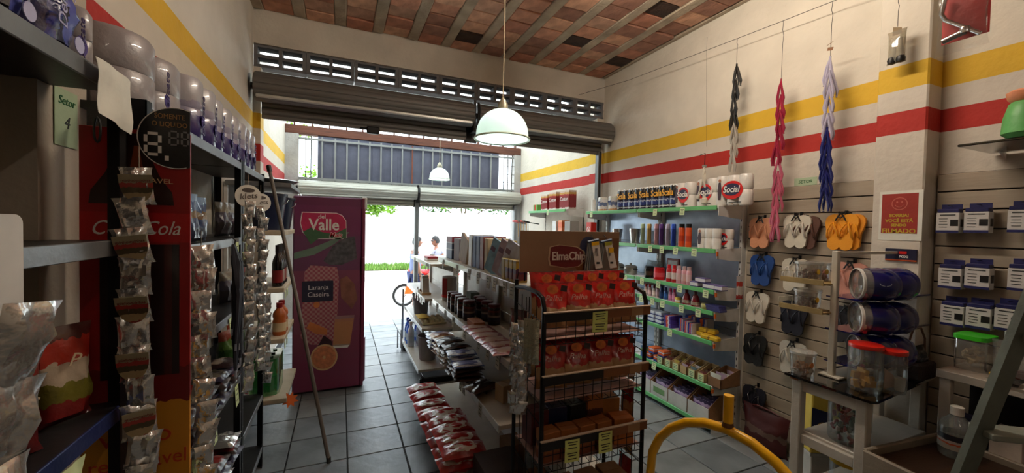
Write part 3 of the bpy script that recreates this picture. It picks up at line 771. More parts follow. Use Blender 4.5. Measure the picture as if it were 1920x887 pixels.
# ---------- rack 2 and 3 contents
chips = snack_print('dark blue snack print', [(0,(.16,.18,.26)),(.3,(.20,.26,.40)),(.5,(.42,.30,.16)),(.66,(.22,.30,.46)),(.85,(.45,.55,.68))])
for k in range(5):
    y = 1.50+.105*k
    pouch('snack_bag', 'dark blue glossy snack bag, %s from the poster on the rack shelf' % ORD[k], 'snack bag', .12, .205-.008*k, .06, chips, 20+k, .012, (-.53, y, 1.566), 1.15, 'dark blue snack bags behind the poster')
redpk = snack_print('dark red snack print', [(0,(.34,.08,.07)),(.35,(.55,.12,.10)),(.6,(.50,.30,.14)),(.75,(.45,.10,.08))])
for k in range(3):
    o = pouch('snack_bag', ('dark red snack bag leaning below the blue snack bags, %s of three' % ORD[k]), 'snack bag', .13, .26, .05, redpk, 40+k, .012, (-.56+.02*k, 1.66+.12*k, 1.24), 1.0); o.rotation_euler = (-.12, -.18, 1.0)
# bunch of dark laces with pale tips
lc = thing('lace_bunch', 'bunch of dark navy laces hanging from the shelf edge by two price tags', 'laces', (-.438, 2.08, 1.545), PI/2)
r = random.Random(4)
nav = mat('navy lace', (.07,.08,.13), .6); pal = mat('pale lace tip', (.55,.56,.60), .4)
for k in range(14):
    x0 = r.uniform(-.05,.05); L_ = r.uniform(.34,.56)
    pts = [(x0*.2,-.005,0.0),(x0*.8,-.022+r.uniform(-.01,.01),-.08),(x0+r.uniform(-.02,.02),-.02+r.uniform(-.012,.012),-L_*.5),(x0*1.1+r.uniform(-.02,.02),-.018+r.uniform(-.012,.012),-L_)]
    s_ = MB().tube(pts, [.006,.010,.011,.006], 6).build('lace', nav, lc, smooth=True)
    MB().tube([pts[-1], (pts[-1][0], pts[-1][1], -L_-.03)], .004, 5).build('lace_tip', pal, s_)
MB().tube([(0,0,.03),(0,-.012,.02),(0,-.008,-.02)], .003, 6).build('hook', black_paint, lc)
darkpk = [snack_print('dark foil pack print %d' % k, c) for k, c in enumerate(([(0,(.16,.14,.16)),(.4,(.22,.20,.28)),(.7,(.40,.36,.30))], [(0,(.14,.16,.26)),(.5,(.18,.12,.12)),(.8,(.5,.45,.4))], [(0,(.40,.30,.16)),(.4,(.2,.16,.14)),(.7,(.45,.12,.1))]))]
def lying(name, label, cat, w, h, t, mt, seed, loc, rz, group=None, crum=.012, tilt=0.):
    """pouch lying flat: base at z of loc"""
    r_ = thing(name, label, cat, loc, rz, group)
    mb = MB().bag(w, h, t, seed, crum, sit=False); mb.xf(Matrix.Translation((0,h/2,t/2+crum*.4)) @ Matrix.Rotation(PI/2+tilt, 4, 'X'))
    mb.build('pouch', mt, r_, smooth=True); return r_
def stack(y, x, z, n, w, h, t, mts, rz, base, group, seed, name='snack_pack', cat='snack pack'):
    for k in range(n):
        lying(name, base % ORD[k], cat, w, h, t, mts[(k+seed) % len(mts)], seed*10+k, (x+rnd.uniform(-.008,.008), y+rnd.uniform(-.008,.008), z+k*t*1.05), rz+rnd.uniform(-.1,.1), group)
for i, y in enumerate((1.52,1.70,1.88,2.06,2.24)):
    stack(y, -.49 if False else -.53, .861, 4, .15, .16, .03, darkpk, PI/2, '%s from the bottom in stack ' + ORD[i] + ' along the tagged left rack shelf', 'dark packs stacked on the tagged left rack shelf', 30+i)
for i, y in enumerate((1.60,1.84,2.06,2.26)):
    stack(y, -.53, .501, 3, .16, .17, .035, [darkpk[2], foil, darkpk[0]], PI/2, '%s from the bottom in low pile ' + ORD[i] + ' of the left rack', 'packs in low piles on the left rack', 50+i)
for i, y in enumerate((2.55,2.72,2.92)):
    pouch('snack_bag', 'dark brown snack bag, %s along the middle shelf behind the hanging sachet strips' % ORD[i], 'snack bag', .12, .17, .06, darkpk[i], 70+i, .012, (-.56, y, 1.211), 1.2)
    pouch('snack_bag', 'dull green snack bag, %s along the shelf low behind the hanging sachet strips' % ORD[i], 'snack bag', .13, .2, .07, snack_print('dull green snack print', [(0,(.16,.30,.12)),(.5,(.30,.42,.16)),(.75,(.5,.2,.12))]), 80+i, .012, (-.56, y, .861), 1.2)
    pouch('snack_bag', 'grey foil snack bag, %s on the rack shelf over the green bags' % ORD[i], 'snack bag', .12, .18, .06, darkpk[0], 75+i, .012, (-.58, y, 1.566), 1.2)
tg = sheet_paper('price_card', 'long pale price card hanging from the lower left rack shelf edge', .06, .16, (-.44, 1.62, .84), PI/2+.2, tagmat, 4, .006, 'price card')
tg = sheet_paper('price_card', 'yellowish price card curling at the blue shelf edge near the frame bottom', .07, .12, (-.447, .98, 1.195), PI/2, tagmat, 6, .006, 'price card')

# ---------- wooden shelves between the racks and the fridge
cream_wood = mat('worn cream shelf board', (.74,.68,.58), .6, var=.18, scale=5, bump=.12)
ws = thing('wooden_shelf', 'cream board wall shelf with buckets, wine and juice beside the fridge', 'shelf', (-.585, 3.62, 0))
for z, w in ((1.93,.40),(1.585,.36),(1.17,.36),(.80,.36),(.36,.38)):
    s_ = MB().box((-.14+w/2-.01, 0, z-.0175), (w, .66, .035), .004).build('board', cream_wood if z < 1.9 else grey_steel, ws)
    if z in (1.17,.80):
        for yy in (-.31,-.2): MB().box((-.14+w-.005, yy, z-.05), (.006,.03,.05), .002, rx=.2).build('bracket_tab', tagmat, s_)
for yy in (-.3,.3): MB().box((-.15, yy, .96), (.02,.03,1.92)).build('upright', white_steel, ws)
navyp = mat('dark blue bucket plastic', (.05,.09,.20), .3, bump=.02)
def bucket(label, loc, R, H, mt, handle=True):
    t = thing('bucket', label, 'bucket', loc)
    MB().lathe([(0,0),(R*.76,0),(R*.98,H*.93),(R*1.04,H*.93),(R*1.04,H),(R*.96,H),(R*.74,.008),(0,.008)], 28).build('pail', mt, t, smooth=True)
    MB().tube([(R*1.05*math.cos(a), -.6*R*math.sin(a), H*.92-.02-.25*H*math.sin(a)) for a in [PI*q/10 for q in range(11)]], .003, 6).build('handle', chrome, t)
    return t
bucket('dark blue plastic bucket, nearer one on the shelf left of the fridge', (-.52, 3.46, 1.586), .14, .27, navyp)
bucket('dark blue plastic bucket, the one closer to the fridge side', (-.50, 3.80, 1.586), .14, .26, navyp)
tr = thing('steel_tray', 'shallow grey steel tray lying on the topmost board above the blue buckets', 'tray', (-.52, 3.55, 1.931))
MB().lathe([(0,0),(.16,0),(.20,.03),(.205,.03),(.163,-.0+.004),(0,.004)], 28).build('pan', grey_steel, tr, smooth=True)
MB().lathe([(.198,.028),(.21,.03),(.198,.034)], 28).build('rim', chrome, tr)
wine_g = mat('dark wine glass', (.05,.025,.03), .12, coat=.5, bump=0); wine_l = mat('wine label', (.62,.55,.5), .6); wine_c = mat('wine capsule', (.10,.07,.08), .4)
for k in range(4):
    bottle('wine_bottle', 'dark wine bottle with red foot label, %s from the strips on the cream shelf' % ORD[k], 'wine bottle', [(0,0),(.034,0),(.036,.008),(.036,.17),(.030,.20),(.015,.235),(.0135,.27),(0,.27)], wine_g, [(.0145,.25),(.0155,.25),(.0155,.305),(0,.306)], wine_c, (-.43, 3.38+.085*k, 1.171), 0, (.0366,.03,.12, wine_l if k % 2 else mat('red wine label', (.5,.1,.1), .5)), 'wine bottles on the cream shelf')
sauce = mat('orange sauce', (.72,.36,.14), .35, coat=.3)
for k in range(2):
    bottle('juice_bottle', 'orange juice bottle with red cap on the cream shelf, %s' % ('farther one' if k else 'nearer the pole'), 'juice bottle', [(0,0),(.042,0),(.046,.01),(.046,.10),(.040,.12),(.046,.14),(.043,.165),(.02,.20),(.017,.215),(0,.215)], sauce, [(.02,.205),(.022,.205),(.022,.24),(0,.242)], mat('red brown cap', (.55,.10,.08), .4), (-.42, 3.42+.11*k, .801), 0, (.0465,.03,.095, mat('sauce label', (.80,.70,.55), .5)))
soda_g = mat('dark cola', (.05,.03,.02), .15, coat=.5); greenw = clear('green shrink wrap', (.30,.80,.40), .45)
sd = thing('soda_pack', 'green shrink wrapped pack of soda bottles on the lowest cream shelf', 'soda pack', (-.52, 3.52, .361))
for i in range(2):
    for j in range(3):
        b = MB().lathe(shoulder(.045,.25,.014,.03,.4), 14).build('soda_bottle', soda_g, sd, ((i-.5)*.095, (j-1)*.095, 0), smooth=True)
        MB().lathe([(.0455,.07),(.0455,.13)], 14).build('bottle_label', mat('red soda label', (.65,.12,.10), .4), b)
        MB().lathe([(.0455,.14),(.0455,.155)], 14).build('bottle_ring', mat('green soda ring', (.15,.5,.2), .4), b)
wr = MB().prism(rrect(.205,.30,.05,5), .27, 'Z'); wr.build('shrink_wrap', greenw, sd, smooth=True)
MB().tube([(0,-.1,.27),(0,-.05,.33),(0,.05,.33),(0,.1,.27)], .008, 6).build('carry_handle', mat('green carry strap', (.16,.52,.24), .4), sd)
sh_ = sheet_paper('offer_sheet', 'red and white printed offer sheet on the lowest cream shelf front edge', .16, .17, (-.42, 3.36, .378), 1.2, bands('offer sheet print', [(0,(.84,.80,.76)),(.2,(.75,.12,.10)),(.32,(.85,.82,.78)),(.5,(.78,.14,.12)),(.62,(.86,.82,.8)),(.75,(.75,.12,.1))], 'X', .6), 3, .004, 'paper', rx=PI/2)
sh_.location = (-.50, 3.40, .3655)
st = [(0.06*(1 if k % 2 else .55)*math.cos(PI*k/8), 0.06*(1 if k % 2 else .55)*math.sin(PI*k/8)) for k in range(16)]
so = MB().prism(st, .0015, 'Y').build('star_card', mat('orange star card', (.90,.42,.14), .6), None, (-.335, 3.325, .33)); so.rotation_euler = (-.3,0,.35)
tag(so, 'orange star shaped price card at the corner of the lowest cream shelf', 'price card')
pole = MB().tube([(-.455, 3.125, 2.03), (-.36, 3.10, 1.55), (-.22,3.03,.85), (-.062, 2.96, .012)], [.011,.012,.012,.013], 10)
po = thing('wooden_pole', 'long worn pole leaning from the floor against the left rack end', 'pole', (-.062,2.96,0))
pole.xf(Matrix.Translation((.062,-2.96,0))).build('shaft', mat('worn pale pole', (.46,.42,.38), .55, .0, var=.3, scale=3, bump=.15), po, smooth=True)
MB().tube([(-.393,.165,2.025),(-.385,.163,1.985)], .016, 10).build('end_cap', black, po, smooth=True)
MB().tube([(-.002,0.001,.04),(0,0,0.0)], .0145, 10).build('foot_tip', mat('grey rubber', (.2,.2,.2), .8), po)

# ---------- fridge with juice print
mag = bands('magenta juice fridge print', [(0,(.50,.20,.32)),(.15,(.50,.22,.33)),(.30,(.50,.26,.36)),(.62,(.42,.24,.37)),(.80,(.45,.20,.36)),(.95,(.42,.19,.33))], rough=.38, bump=.02, coat=.15)
side_m = mat('plum fridge enamel', (.45,.13,.25), .35, coat=.3, bump=.02)
fr = thing('drink_fridge', 'tall magenta juice fridge with orange print, in the shop doorway', 'fridge', (-.095, 4.25, 0))
MB().box((0,.30,.99), (.64,.55,1.82), .015).build('cabinet', side_m, fr)
MB().box((0,.28,.06), (.62,.52,.12), .008).build('plinth', side_m, fr)
door = MB().box((-.02,-.0,.96), (.60,.05,1.88), .012).build('door', mag, fr)
MB().box((.297,.0,.96), (.028,.056,1.88), .006).build('door_stile', side_m, fr)
MB().box((.297,-.04,1.23), (.022,.035,.16), .008).build('handle', mat('dark pink handle', (.42,.16,.24), .4), door)
MB().box((.305,.0,1.85), (.05,.05,.12), .008).build('hinge_cover', white_steel, fr)
MB().lathe([(.0,-.012),(.09,-.012),(.10,-.004),(.10,.44),(.0,.44)], 20, (.235,.08,.05)).build('base_bumper', side_m, fr, smooth=True)
def flat(poly, nm, mt, lift, parent): return MB().prism(poly, .0012, 'Y', (0,-.025-lift,0)).build(nm, mt, parent)
pinkw = mat('pink badge print', (.74,.18,.36), .4); greenp = mat('dull green print', (.28,.42,.30), .4)
badge = [(-.24,1.74),(.05,1.74),(.10,1.72),(.135,1.67),(.14,1.50),(-.10,1.50),(-.17,1.48),(-.235,1.56),(-.255,1.64)]
flat([(a*1.03-.0, (b-1.62)*1.06+1.62) for a,b in badge], 'badge_border', white, .001, door)
flat(badge, 'badge', pinkw, .002, door)
flat([(-.235,1.56),(-.17,1.60),(-.08,1.56),(.03,1.54),(.14,1.60),(.14,1.50),(-.10,1.50),(-.17,1.44)], 'leaf_swoosh', greenp, .003, door)
text('del', .055, white, door, (-.075,-.0305,1.705), bold=.001)
text('Valle', .15, white, door, (-.055,-.0305,1.625), bold=.003, sx=.9)
text('Mais', .062, white, door, (.045,-.0305,1.53), bold=.004, shear=.25); text('Mais', .062, mat('crimson print', (.75,.10,.18), .4), door, (.045,-.0315,1.53), bold=.0005, shear=.25)
flat([(-.31,1.36),(-.15,1.41),(.05,1.50),(.14,1.56),(.17,1.56),(.03,1.44),(-.14,1.34),(-.31,1.30)], 'green_swoosh', mat('grey green print', (.42,.52,.46), .4), .001, door)
trees_p = mat('grey orchard print', (.30,.30,.32), .6, var=.5, scale=30)
flat([(-.06,1.28),(.02,1.42),(.12,1.50),(.22,1.52),(.24,1.30),(.1,1.24),(.0,1.24)], 'orchard_print', trees_p, .0015, door)
def ging(name):
    if name in MATS: return MATS[name]
    m_ = mat(name, (.6,.3,.35), .5, bump=.02); nt = m_.node_tree; N = nt.nodes; L = nt.links
    ck = N.new('ShaderNodeTexChecker'); ck.inputs['Scale'].default_value = 46
    ck.inputs[1].default_value = (*lin((.60,.30,.36)),1); ck.inputs[2].default_value = (*lin((.68,.52,.52)),1)
    tc = N.new('ShaderNodeTexCoord'); L.new(tc.outputs['Object'], ck.inputs[0]); L.new(ck.outputs[0], N['Principled BSDF'].inputs['Base Color']); return m_
flat([(-.25,.55),(-.22,1.18),(-.17,1.24),(.06,1.22),(.08,1.10),(.06,.52),(-.04,.46),(-.16,.48)], 'gingham_cloth_print', ging('pink gingham print'), .0022, door)
flat(rrect(.27,.20,.008,3,-.105,.99), 'name_panel', mat('dark navy print', (.13,.13,.22), .5), .0032, door)
text('Laranja', .062, mat('pale print', (.78,.76,.78), .5), door, (-.10,-.0305,1.025), bold=.0005); text('Caseira', .062, MATS['pale print'], door, (-.10,-.0305,.958), bold=.0005)
glassp = bands('juice glass print', [(0,(.62,.55,.50)),(.06,(.74,.52,.36)),(.8,(.72,.50,.38)),(.9,(.62,.48,.50))], rough=.4)
flat([(.03,.44),(.185,.44),(.225,.74),(.05,.74)], 'juice_glass_print', glassp, .0034, door)
flat([(.035,.425),(.165,.42),(.18,.445),(.03,.445)], 'glass_foot_print', white, .0036, door)
orp = mat('muted orange fruit print', (.76,.46,.26), .5, var=.2)
flat([(.09,1.10),(.15,1.13),(.22,1.05),(.25,.90),(.20,.80),(.10,.92)], 'bread_print', mat('bread print', (.55,.36,.30), .6, var=.3), .0028, door)
flat([(-.17,.70),(-.02,.62),(-.02,.56),(-.12,.58),(-.20,.64)], 'slice_print', orp, .0036, door)
flat([(-.1,.46),(-.05,.56),(.02,.50),(.03,.42),(-.04,.38)], 'dark_leaf_print', mat('dark plum print', (.22,.10,.14), .5), .0036, door)
flat(ell(.12,.128,32,-.045,.345), 'orange_half_print', mat('orange peel print', (.82,.68,.50), .5), .004, door)
flat(ell(.105,.112,32,-.045,.345), 'orange_flesh_print', mat('orange flesh print', (.80,.50,.34), .5, var=.25, scale=30), .005, door)
flat(ell(.014,.015,12,-.045,.345), 'orange_core_print', MATS['orange peel print'], .006, door)
flat(ell(.028,.030,16,-.115,.86), 'small_orange_print', orp, .004, door)
text('100%', .035, MATS['pale print'], door, (-.10,-.0292,1.14)) if False else None
# ================================================================== CENTRAL GONDOLA
board_m = mat('beige shelf enamel', (.68,.64,.58), .4, var=.08, bump=.03)
rail_m = mat('clear grey price rail', (.70,.70,.68), .3, coat=.4)
def gondola(name, label, y0, y1, levels, xs, xr, spine=1.12, posts=2, zt=1.36, foot=True, pm=None):
    """levels: z list; xs: front x of each shelf on the aisle side; xr: on the other side"""
    t = thing(name, label, 'shelving', (spine, (y0+y1)/2, 0)); L_ = y1-y0; pm = pm or mat('grey upright steel', (.66,.65,.62), .42, .2, bump=.03)
    for k in range(posts):
        y = -L_/2+.02+(L_-.04)*k/(posts-1)
        MB().box((0,y,zt/2),(.06,.035,zt),.003).build('upright', pm, t)
        if foot:
            for sg, xx in ((-1, spine-xs[-1]), (1, xr[-1]-spine)):
                MB().box((sg*xx*.5, y, .03), (xx*.94,.035,.06), .003).box((sg*(xx*.94-.02), y, .035),(.03,.05,.07)).build('foot', black_paint, t)
    n = 4
    for k in range(n):
        zz0, zz1 = .12+(zt-.16)*k/n, .12+(zt-.16)*(k+1)/n
        MB().box((0,0,(zz0+zz1)/2),(.014,L_-.06,zz1-zz0-.004),.002).build('back_panel', white_steel, t)
    for z, xa, xb in zip(levels, xs, xr):
        for sg, dep in ((-1, spine-xa-.01), (1, xb-spine-.01)):
            s_ = MB().box((sg*(.01+dep/2),0,z-.012),(dep,L_-.01,.024),.002).build('shelf', board_m, t)
            MB().box((sg*(.01+dep+.003),0,z-.018),(.007,L_-.012,.042),.002).build('price_rail', rail_m, s_)
            if z > .3:
                for yy in (-L_/2+.06, L_/2-.06): MB().prism([(sg*.01,z-.024),(sg*(dep*.9),z-.024),(sg*.01,z-.10)], .004, 'Y', (0,yy,0)).build('bracket', pm, s_)
    return t
nearG = gondola('gondola_shelf', 'beige shelving stack behind the snack stand, with tagged shelves of groceries', 1.86, 3.72, [1.345,.955,.63,.13], [.85,.80,.755,.672], [1.39,1.44,1.48,1.56], posts=3)
farG = gondola('gondola_shelf', 'beige low shelving section nearest the street door, with buckets and bottles', 4.08, 5.32, [1.245,.885,.58,.155], [.85,.80,.775,.745], [1.39,1.44,1.48,1.5], zt=1.26)
loop = MB().tube([(.74,5.36,.015),(.74,5.36,.26),(.70,5.38,.26),(.70,5.38,.02)], .009, 8).tube([(.755,5.34,.0),(.755,5.34,.80)], .012, 8).tube([(.755,5.34,.62),(.74,5.30,.62),(.74,5.30,.0)], .008, 8)
tag(loop.build('shelf_end_frame', grey_steel), 'thin grey tube end frame standing at the street end of the shelving', 'frame')
gy = (2.79)
price_tags(nearG, [(.85-1.12-.008, y-gy, 1.34) for y in (1.95,2.05,2.2,2.32,2.52,2.72,3.05,3.5)], -PI/2, (.055,.075), mat('grey beige tag', (.62,.60,.54), .7))
price_tags(nearG, [(.80-1.12-.008, y-gy, .95) for y in (2.0,2.15,2.32,2.62,2.95,3.2,3.5)], -PI/2, (.055,.075), MATS['grey beige tag'])
price_tags(nearG, [(.755-1.12-.008, y-gy, .625) for y in (2.15,2.48,2.55,2.9,3.15,3.4)], -PI/2, (.055,.075), MATS['grey beige tag'])
price_tags(farG, [(.80-1.12-.008, y-4.7, .88) for y in (4.2,4.3,4.45,4.6)], -PI/2, (.06,.07), white_steel)
price_tags(farG, [(.85-1.12-.008, y-4.7, 1.24) for y in (4.18,4.27,5.0)], -PI/2, (.06,.07), MATS['grey beige tag'])

# goods on near gondola top (left to right in the aisle direction = far to near)
def carton_y(label, y, x, z, d, mt, rz=-PI/2, cat='carton', name='carton_box', group=None, **k): return carton_box(name, label, cat, d, mt, (x, y, z), rz, group, **k)
grid_m = bands('blue white grid print', [(0,(.30,.36,.50)),(.40,(.72,.74,.78)),(.46,(.34,.38,.5)),(.7,(.75,.76,.8)),(.76,(.55,.20,.25)),(.95,(.5,.2,.25))], rough=.5)
carton_y('white box with blue window print at the street end of the near top shelf', 3.58, .99, 1.346, (.20,.16,.20), grid_m)
carton_y('dull purple box beside the blue window box on the top shelf', 3.36, 1.00, 1.346, (.17,.16,.19), mat('dull plum carton', (.46,.40,.42), .6))
lean = thing('cutting_board', 'brown wooden board leaning among boxes on the near top shelf', 'board', (.90, 3.12, 1.350), -PI/2); 
MB().prism(rrect(.20,.23,.02,4,0,.115), .018, 'Y').build('board', mat('tan board', (.60,.50,.40), .6, stretch=(8,1,1), var=.2), lean); lean.rotation_euler = (.0, .38, -PI/2)
bk = [mat('navy box print', (.16,.26,.48), .5, var=.3, scale=20), mat('indigo box print', (.24,.28,.46), .5, var=.3, scale=20), mat('brick red box print', (.50,.26,.24), .5, var=.3, scale=20)]
carton_y('white fronted box before the blue boxes on the near top shelf', 2.885, .985, 1.346, (.07,.18,.235), white_steel)
for k in range(3):
    carton_y('%s narrow upright box of the trio in mid near top shelf' % ['navy blue','indigo','brick red'][k], 2.80-.085*k, .985, 1.346, (.075,.17,.23), bk[k])
carton_y('pale wood coloured narrow box beside the printed trio on the near top shelf', 2.54, .985, 1.346, (.06,.17,.22), mat('pale tan carton', (.76,.70,.58), .7))
olive = mat('olive yellow carton', (.62,.54,.20), .5, var=.2)
carton_y('olive yellow upright carton leaning behind the notebooks on the top shelf', 2.45, 1.0, 1.346, (.07,.15,.21), olive)
for k, (y, nm, cc) in enumerate(((2.41,'sky blue and green',(.46,.62,.72)), (2.27,'lilac grey',(.62,.56,.62)), (2.16,'pale blue',(.70,.74,.84)))):
    o = thing('notebook', '%s notebook tilted back among the near top shelf boxes' % nm, 'notebook', (.885+.0*k, y, 1.350), -PI/2+.2)
    MB().box((0,0,.11),(.15,.012,.22),.002).build('cover', mat('%s cover' % nm, cc, .4, var=.4, scale=12), o)
    MB().box((.0,.008,.11),(.146,.008,.214)).build('pages', paper, o); MB().box((-.04,-.0068,.15),(.05,.001,.03)).build('title_print', mat('dark cover print', (.4,.3,.4), .5), o)
    o.rotation_euler = (-.12, .35, -PI/2+.2)
yb = bands('yellow maroon box print', [(0,(.62,.52,.22)),(.1,(.42,.18,.20)),(.4,(.30,.16,.28)),(.62,(.70,.58,.20)),(.9,(.55,.45,.15))], rough=.45, jag=.2)
for k, y in enumerate((2.14,2.085,2.03,1.975)):
    carton_y('small yellow and maroon tea box, %s from the notebooks on the top shelf' % ORD[k], y, .90, 1.346, (.045,.07,.12), yb if k else olive, group='yellow tea boxes on the near top shelf')
for k in range(3):
    carton_y('small blue box, %s behind the snack stand sign on the shelf' % ORD[k], 1.93, 1.0+.075*k, 1.346, (.07,.08,.11), mat('sky blue carton', (.30,.50,.72), .5, var=.3, scale=15), rz=0)
carton_y('white box standing under the snack sign behind its lower edge', 2.02, 1.26, 1.346, (.14,.12,.12), white_steel, rz=0)
grn = snack_print('green tea bag print', [(0,(.46,.50,.16)),(.4,(.25,.32,.10)),(.6,(.62,.62,.24)),(.85,(.40,.46,.12))])
for k in range(4):
    pouch('seed_packet', 'small olive green packet, %s from the left under the snack sign' % ORD[k], 'packet', .055, .10, .025, grn, 90+k, .005, (1.31+.05*k if k < 2 else 1.33+.05*(k-.6), 2.06 if k < 2 else 2.2, 1.346) if False else (1.36+.001*k, 2.16-.0*k, 1.346), .0) if False else None
for k in range(4):
    pouch('seed_packet', 'small olive green packet, %s from the white box under the snack sign' % ORD[k], 'packet', .058, .10, .025, grn, 90+k, .005, (1.36, 2.42-.10*k, 1.346), -.85)
tw = thing('toilet_brush_tub', 'white tub with red band and brown grey strips in the far second shelf', 'tub', (.93, 3.62, .956))
MB().lathe([(0,0),(.065,0),(.07,.03),(.068,.22),(.062,.22),(.06,.012),(0,.012)], 20).build('tub', mat('tub beige', (.66,.62,.58), .4), tw, smooth=True)
MB().lathe([(.0706,.03),(.071,.05),(.0705,.055)], 20).build('red_band', red, tw); MB().box((.0,-.069,.13),(.05,.004,.15)).build('red_label', mat('dull crimson', (.62,.14,.18), .4), tw); tw.rotation_euler = (0,0,-.9)
inst = bands('coffee jar label print', [(0,(.15,.10,.10)),(.15,(.16,.16,.26)),(.45,(.55,.50,.48)),(.6,(.20,.14,.16)),(.85,(.35,.12,.12))], rough=.3, coat=.3)
jarb = mat('dark coffee', (.10,.06,.05), .15, coat=.5); lidr = mat('dark maroon lid', (.34,.10,.12), .4)
k = 0
for i, (yy, xx) in enumerate(((3.22,.86),(3.12,.86),(3.01,.865),(2.90,.855),(2.80,.87),(2.86,.99),(2.74,.99),(2.62,1.0),(2.95,1.0))):
    jar('coffee_jar', 'dark coffee jar with maroon lid, %s of the cluster on the second shelf' % ORD[i], .045, .145, jarb, lidr, (xx, yy, .956), .3*i, None, (.12,.72,inst))
carton_y('orange brown flat carton before the coffee jars', 2.60, .86, .956, (.16,.08,.045), mat('orange brown carton', (.62,.38,.22), .7))
carton_y('green grey tea box behind the coffee jars', 3.24, 1.04, .956, (.12,.08,.13), mat('green grey carton', (.36,.42,.38), .6))
pinkp = snack_print('pink cracker pack print', [(0,(.62,.30,.30)),(.3,(.72,.46,.42)),(.6,(.58,.26,.28)),(.8,(.74,.62,.56))])
for i in range(6):
    lying('cracker_pack', 'flat pink red cracker pack, %s along the second shelf toward the snack stand' % ORD[i], 'cracker pack', .13, .19, .03, pinkp, 120+i, (.835+.0*i, 2.50-.105*i, .957), -PI/2+rnd.uniform(-.15,.15), None, .006)
pouch('coffee_bag', 'crumpled dark red coffee bag on the second shelf behind the rack post', 'pouch', .13, .19, .09, snack_print('dark wine pouch print', [(0,(.34,.14,.14)),(.5,(.45,.18,.18)),(.8,(.30,.12,.12))]), 130, .02, (1.0, 2.20, .956), -1.1)
carton_y('small tan carton on the second shelf beside the rack post', 1.98, .93, .956, (.10,.12,.085), mat('tan box print', (.62,.50,.36), .6, var=.25))
# third level: piles of snack packs
mix = [snack_print('blue white foil print', [(0,(.66,.70,.76)),(.4,(.30,.36,.58)),(.6,(.88,.88,.9)),(.8,(.42,.42,.6))]), snack_print('orange brown snack print', [(0,(.66,.36,.20)),(.5,(.82,.66,.50)),(.75,(.5,.28,.2))]), snack_print('cream brown pasta print', [(0,(.76,.68,.54)),(.3,(.42,.30,.28)),(.5,(.84,.78,.68)),(.88,(.34,.26,.28))]), snack_print('dark brown snack print', [(0,(.20,.15,.14)),(.4,(.30,.22,.18)),(.7,(.16,.13,.14))])]
nm = ['blue-white foil','orange brown','cream-brown','dark brown']
for i, (y, n, m0) in enumerate(((3.38,3,0),(3.25,4,0),(3.10,4,1),(2.96,5,2),(2.80,5,2),(2.64,5,3),(2.50,4,3))):
    for k in range(n):
        q = (m0 + (k > 2)) % 4
        lying('snack_pack', '%s snack pack, %s up in the %s pile from the street, third shelf' % (nm[q], ORD[k], ORD[i]), 'snack pack', .125, .20, .030, mix[q], 140+10*i+k, (.775+rnd.uniform(-.01,.01), y+rnd.uniform(-.012,.012), .631+k*.030), -PI/2+rnd.uniform(-.14,.14), 'snack packs piled on the third shelf', .008)
lying('biscuit_pack', 'black and cream biscuit pack slumped at the near end of the third shelf', 'biscuit pack', .14, .20, .06, mix[3], 190, (.80, 2.28, .633), -1.2, None, .02)
carton_y('small cream carton tipped beside the slumped biscuit pack', 2.14, .90, .631, (.08,.10,.10), mat('cream tan carton', (.68,.58,.46), .7), rz=-1.3)
# bottom: rice bags in clear red print
rice = snack_print('red rice bag print', [(0,(.66,.10,.08)),(.12,(.80,.74,.68)),(.22,(.70,.10,.08)),(.62,(.62,.12,.10)),(.80,(.82,.76,.70)),(.90,(.66,.12,.10))])
ricez = .142
for i, y in enumerate((3.52,3.36,3.17,3.01,2.83,2.72,2.60,2.46,2.34)):
    r_ = lying('rice_bag', 'glossy red and clear rice bag, %s from the street end of the bottom shelf' % ORD[i], 'rice bag', .165, .27, .085, rice, 200+i, (.685, y, ricez), -PI/2+rnd.uniform(-.12,.12), 'red rice bags along the bottom shelf', .014)
    if i >= 4:
        lying('rice_bag', 'red rice bag stacked on top of the %s rice bag from the street end' % ORD[i], 'rice bag', .165, .27, .08, rice, 220+i, (.70, y-.03, ricez+.088), -PI/2+rnd.uniform(-.2,.2), 'red rice bags along the bottom shelf', .016)
carton_y('dark open carton at the near end of the bottom shelf', 2.12, .86, .131, (.24,.24,.16), mat('dark brown carton', (.24,.17,.14), .8))
carton_y('brown cardboard box behind the dark carton low by the rack post', 2.30, 1.02, .131, (.14,.12,.16), carton)
carton_y('brown cardboard box next to the rack post at the frame bottom', 1.96, 1.03, .131, (.16,.14,.12), carton)

# far section goods
pg = thing('peg_holder', 'small pale plastic peg holder on a wooden base with rings on the far second shelf', 'holder', (.86, 4.45, .886), -PI/2)
MB().box((0,0,.012),(.26,.10,.024),.004).build('wooden_base', mat('tan base', (.66,.54,.36), .6), pg)
MB().prism([(-.08,.024),(.10,.024),(.075,.17),(.04,.17),(.04,.20),(-.03,.20),(-.03,.17),(-.055,.17)], .07, 'Y', (0,-.035,0)).build('holder', mat('grey beige plastic', (.66,.62,.56), .5), pg)
for x in (-.09,.05,.11): MB().tube([(x+.016*math.cos(a), -.056, .045+.016*math.sin(a)) for a in [2*PI*q/12 for q in range(12)]], .003, 5, closed=True).build('ring', mat('brass ring', (.45,.32,.2), .4, .6), pg)
jug = MB()
bkt = bucket('grey plastic bucket on the third shelf of the far shelving section', (.895, 4.83, .581), .105, .24, mat('grey bucket plastic', (.42,.43,.44), .5), False)
ec = thing('egg_tray', 'pale yellow egg tray with a folded yellow cloth on the far section third shelf', 'egg tray', (.93, 4.35, .581), -PI/2)
et = MB().box((0,0,.012),(.28,.26,.02),.006)
for i in range(5):
    for j in range(4): et.lathe([(.026,.02),(.022,.05),(.0,.055)], 8, (-.112+.056*i,-.09+.06*j,0))
et.build('tray', mat('pale pulp', (.76,.73,.58), .8), ec); 
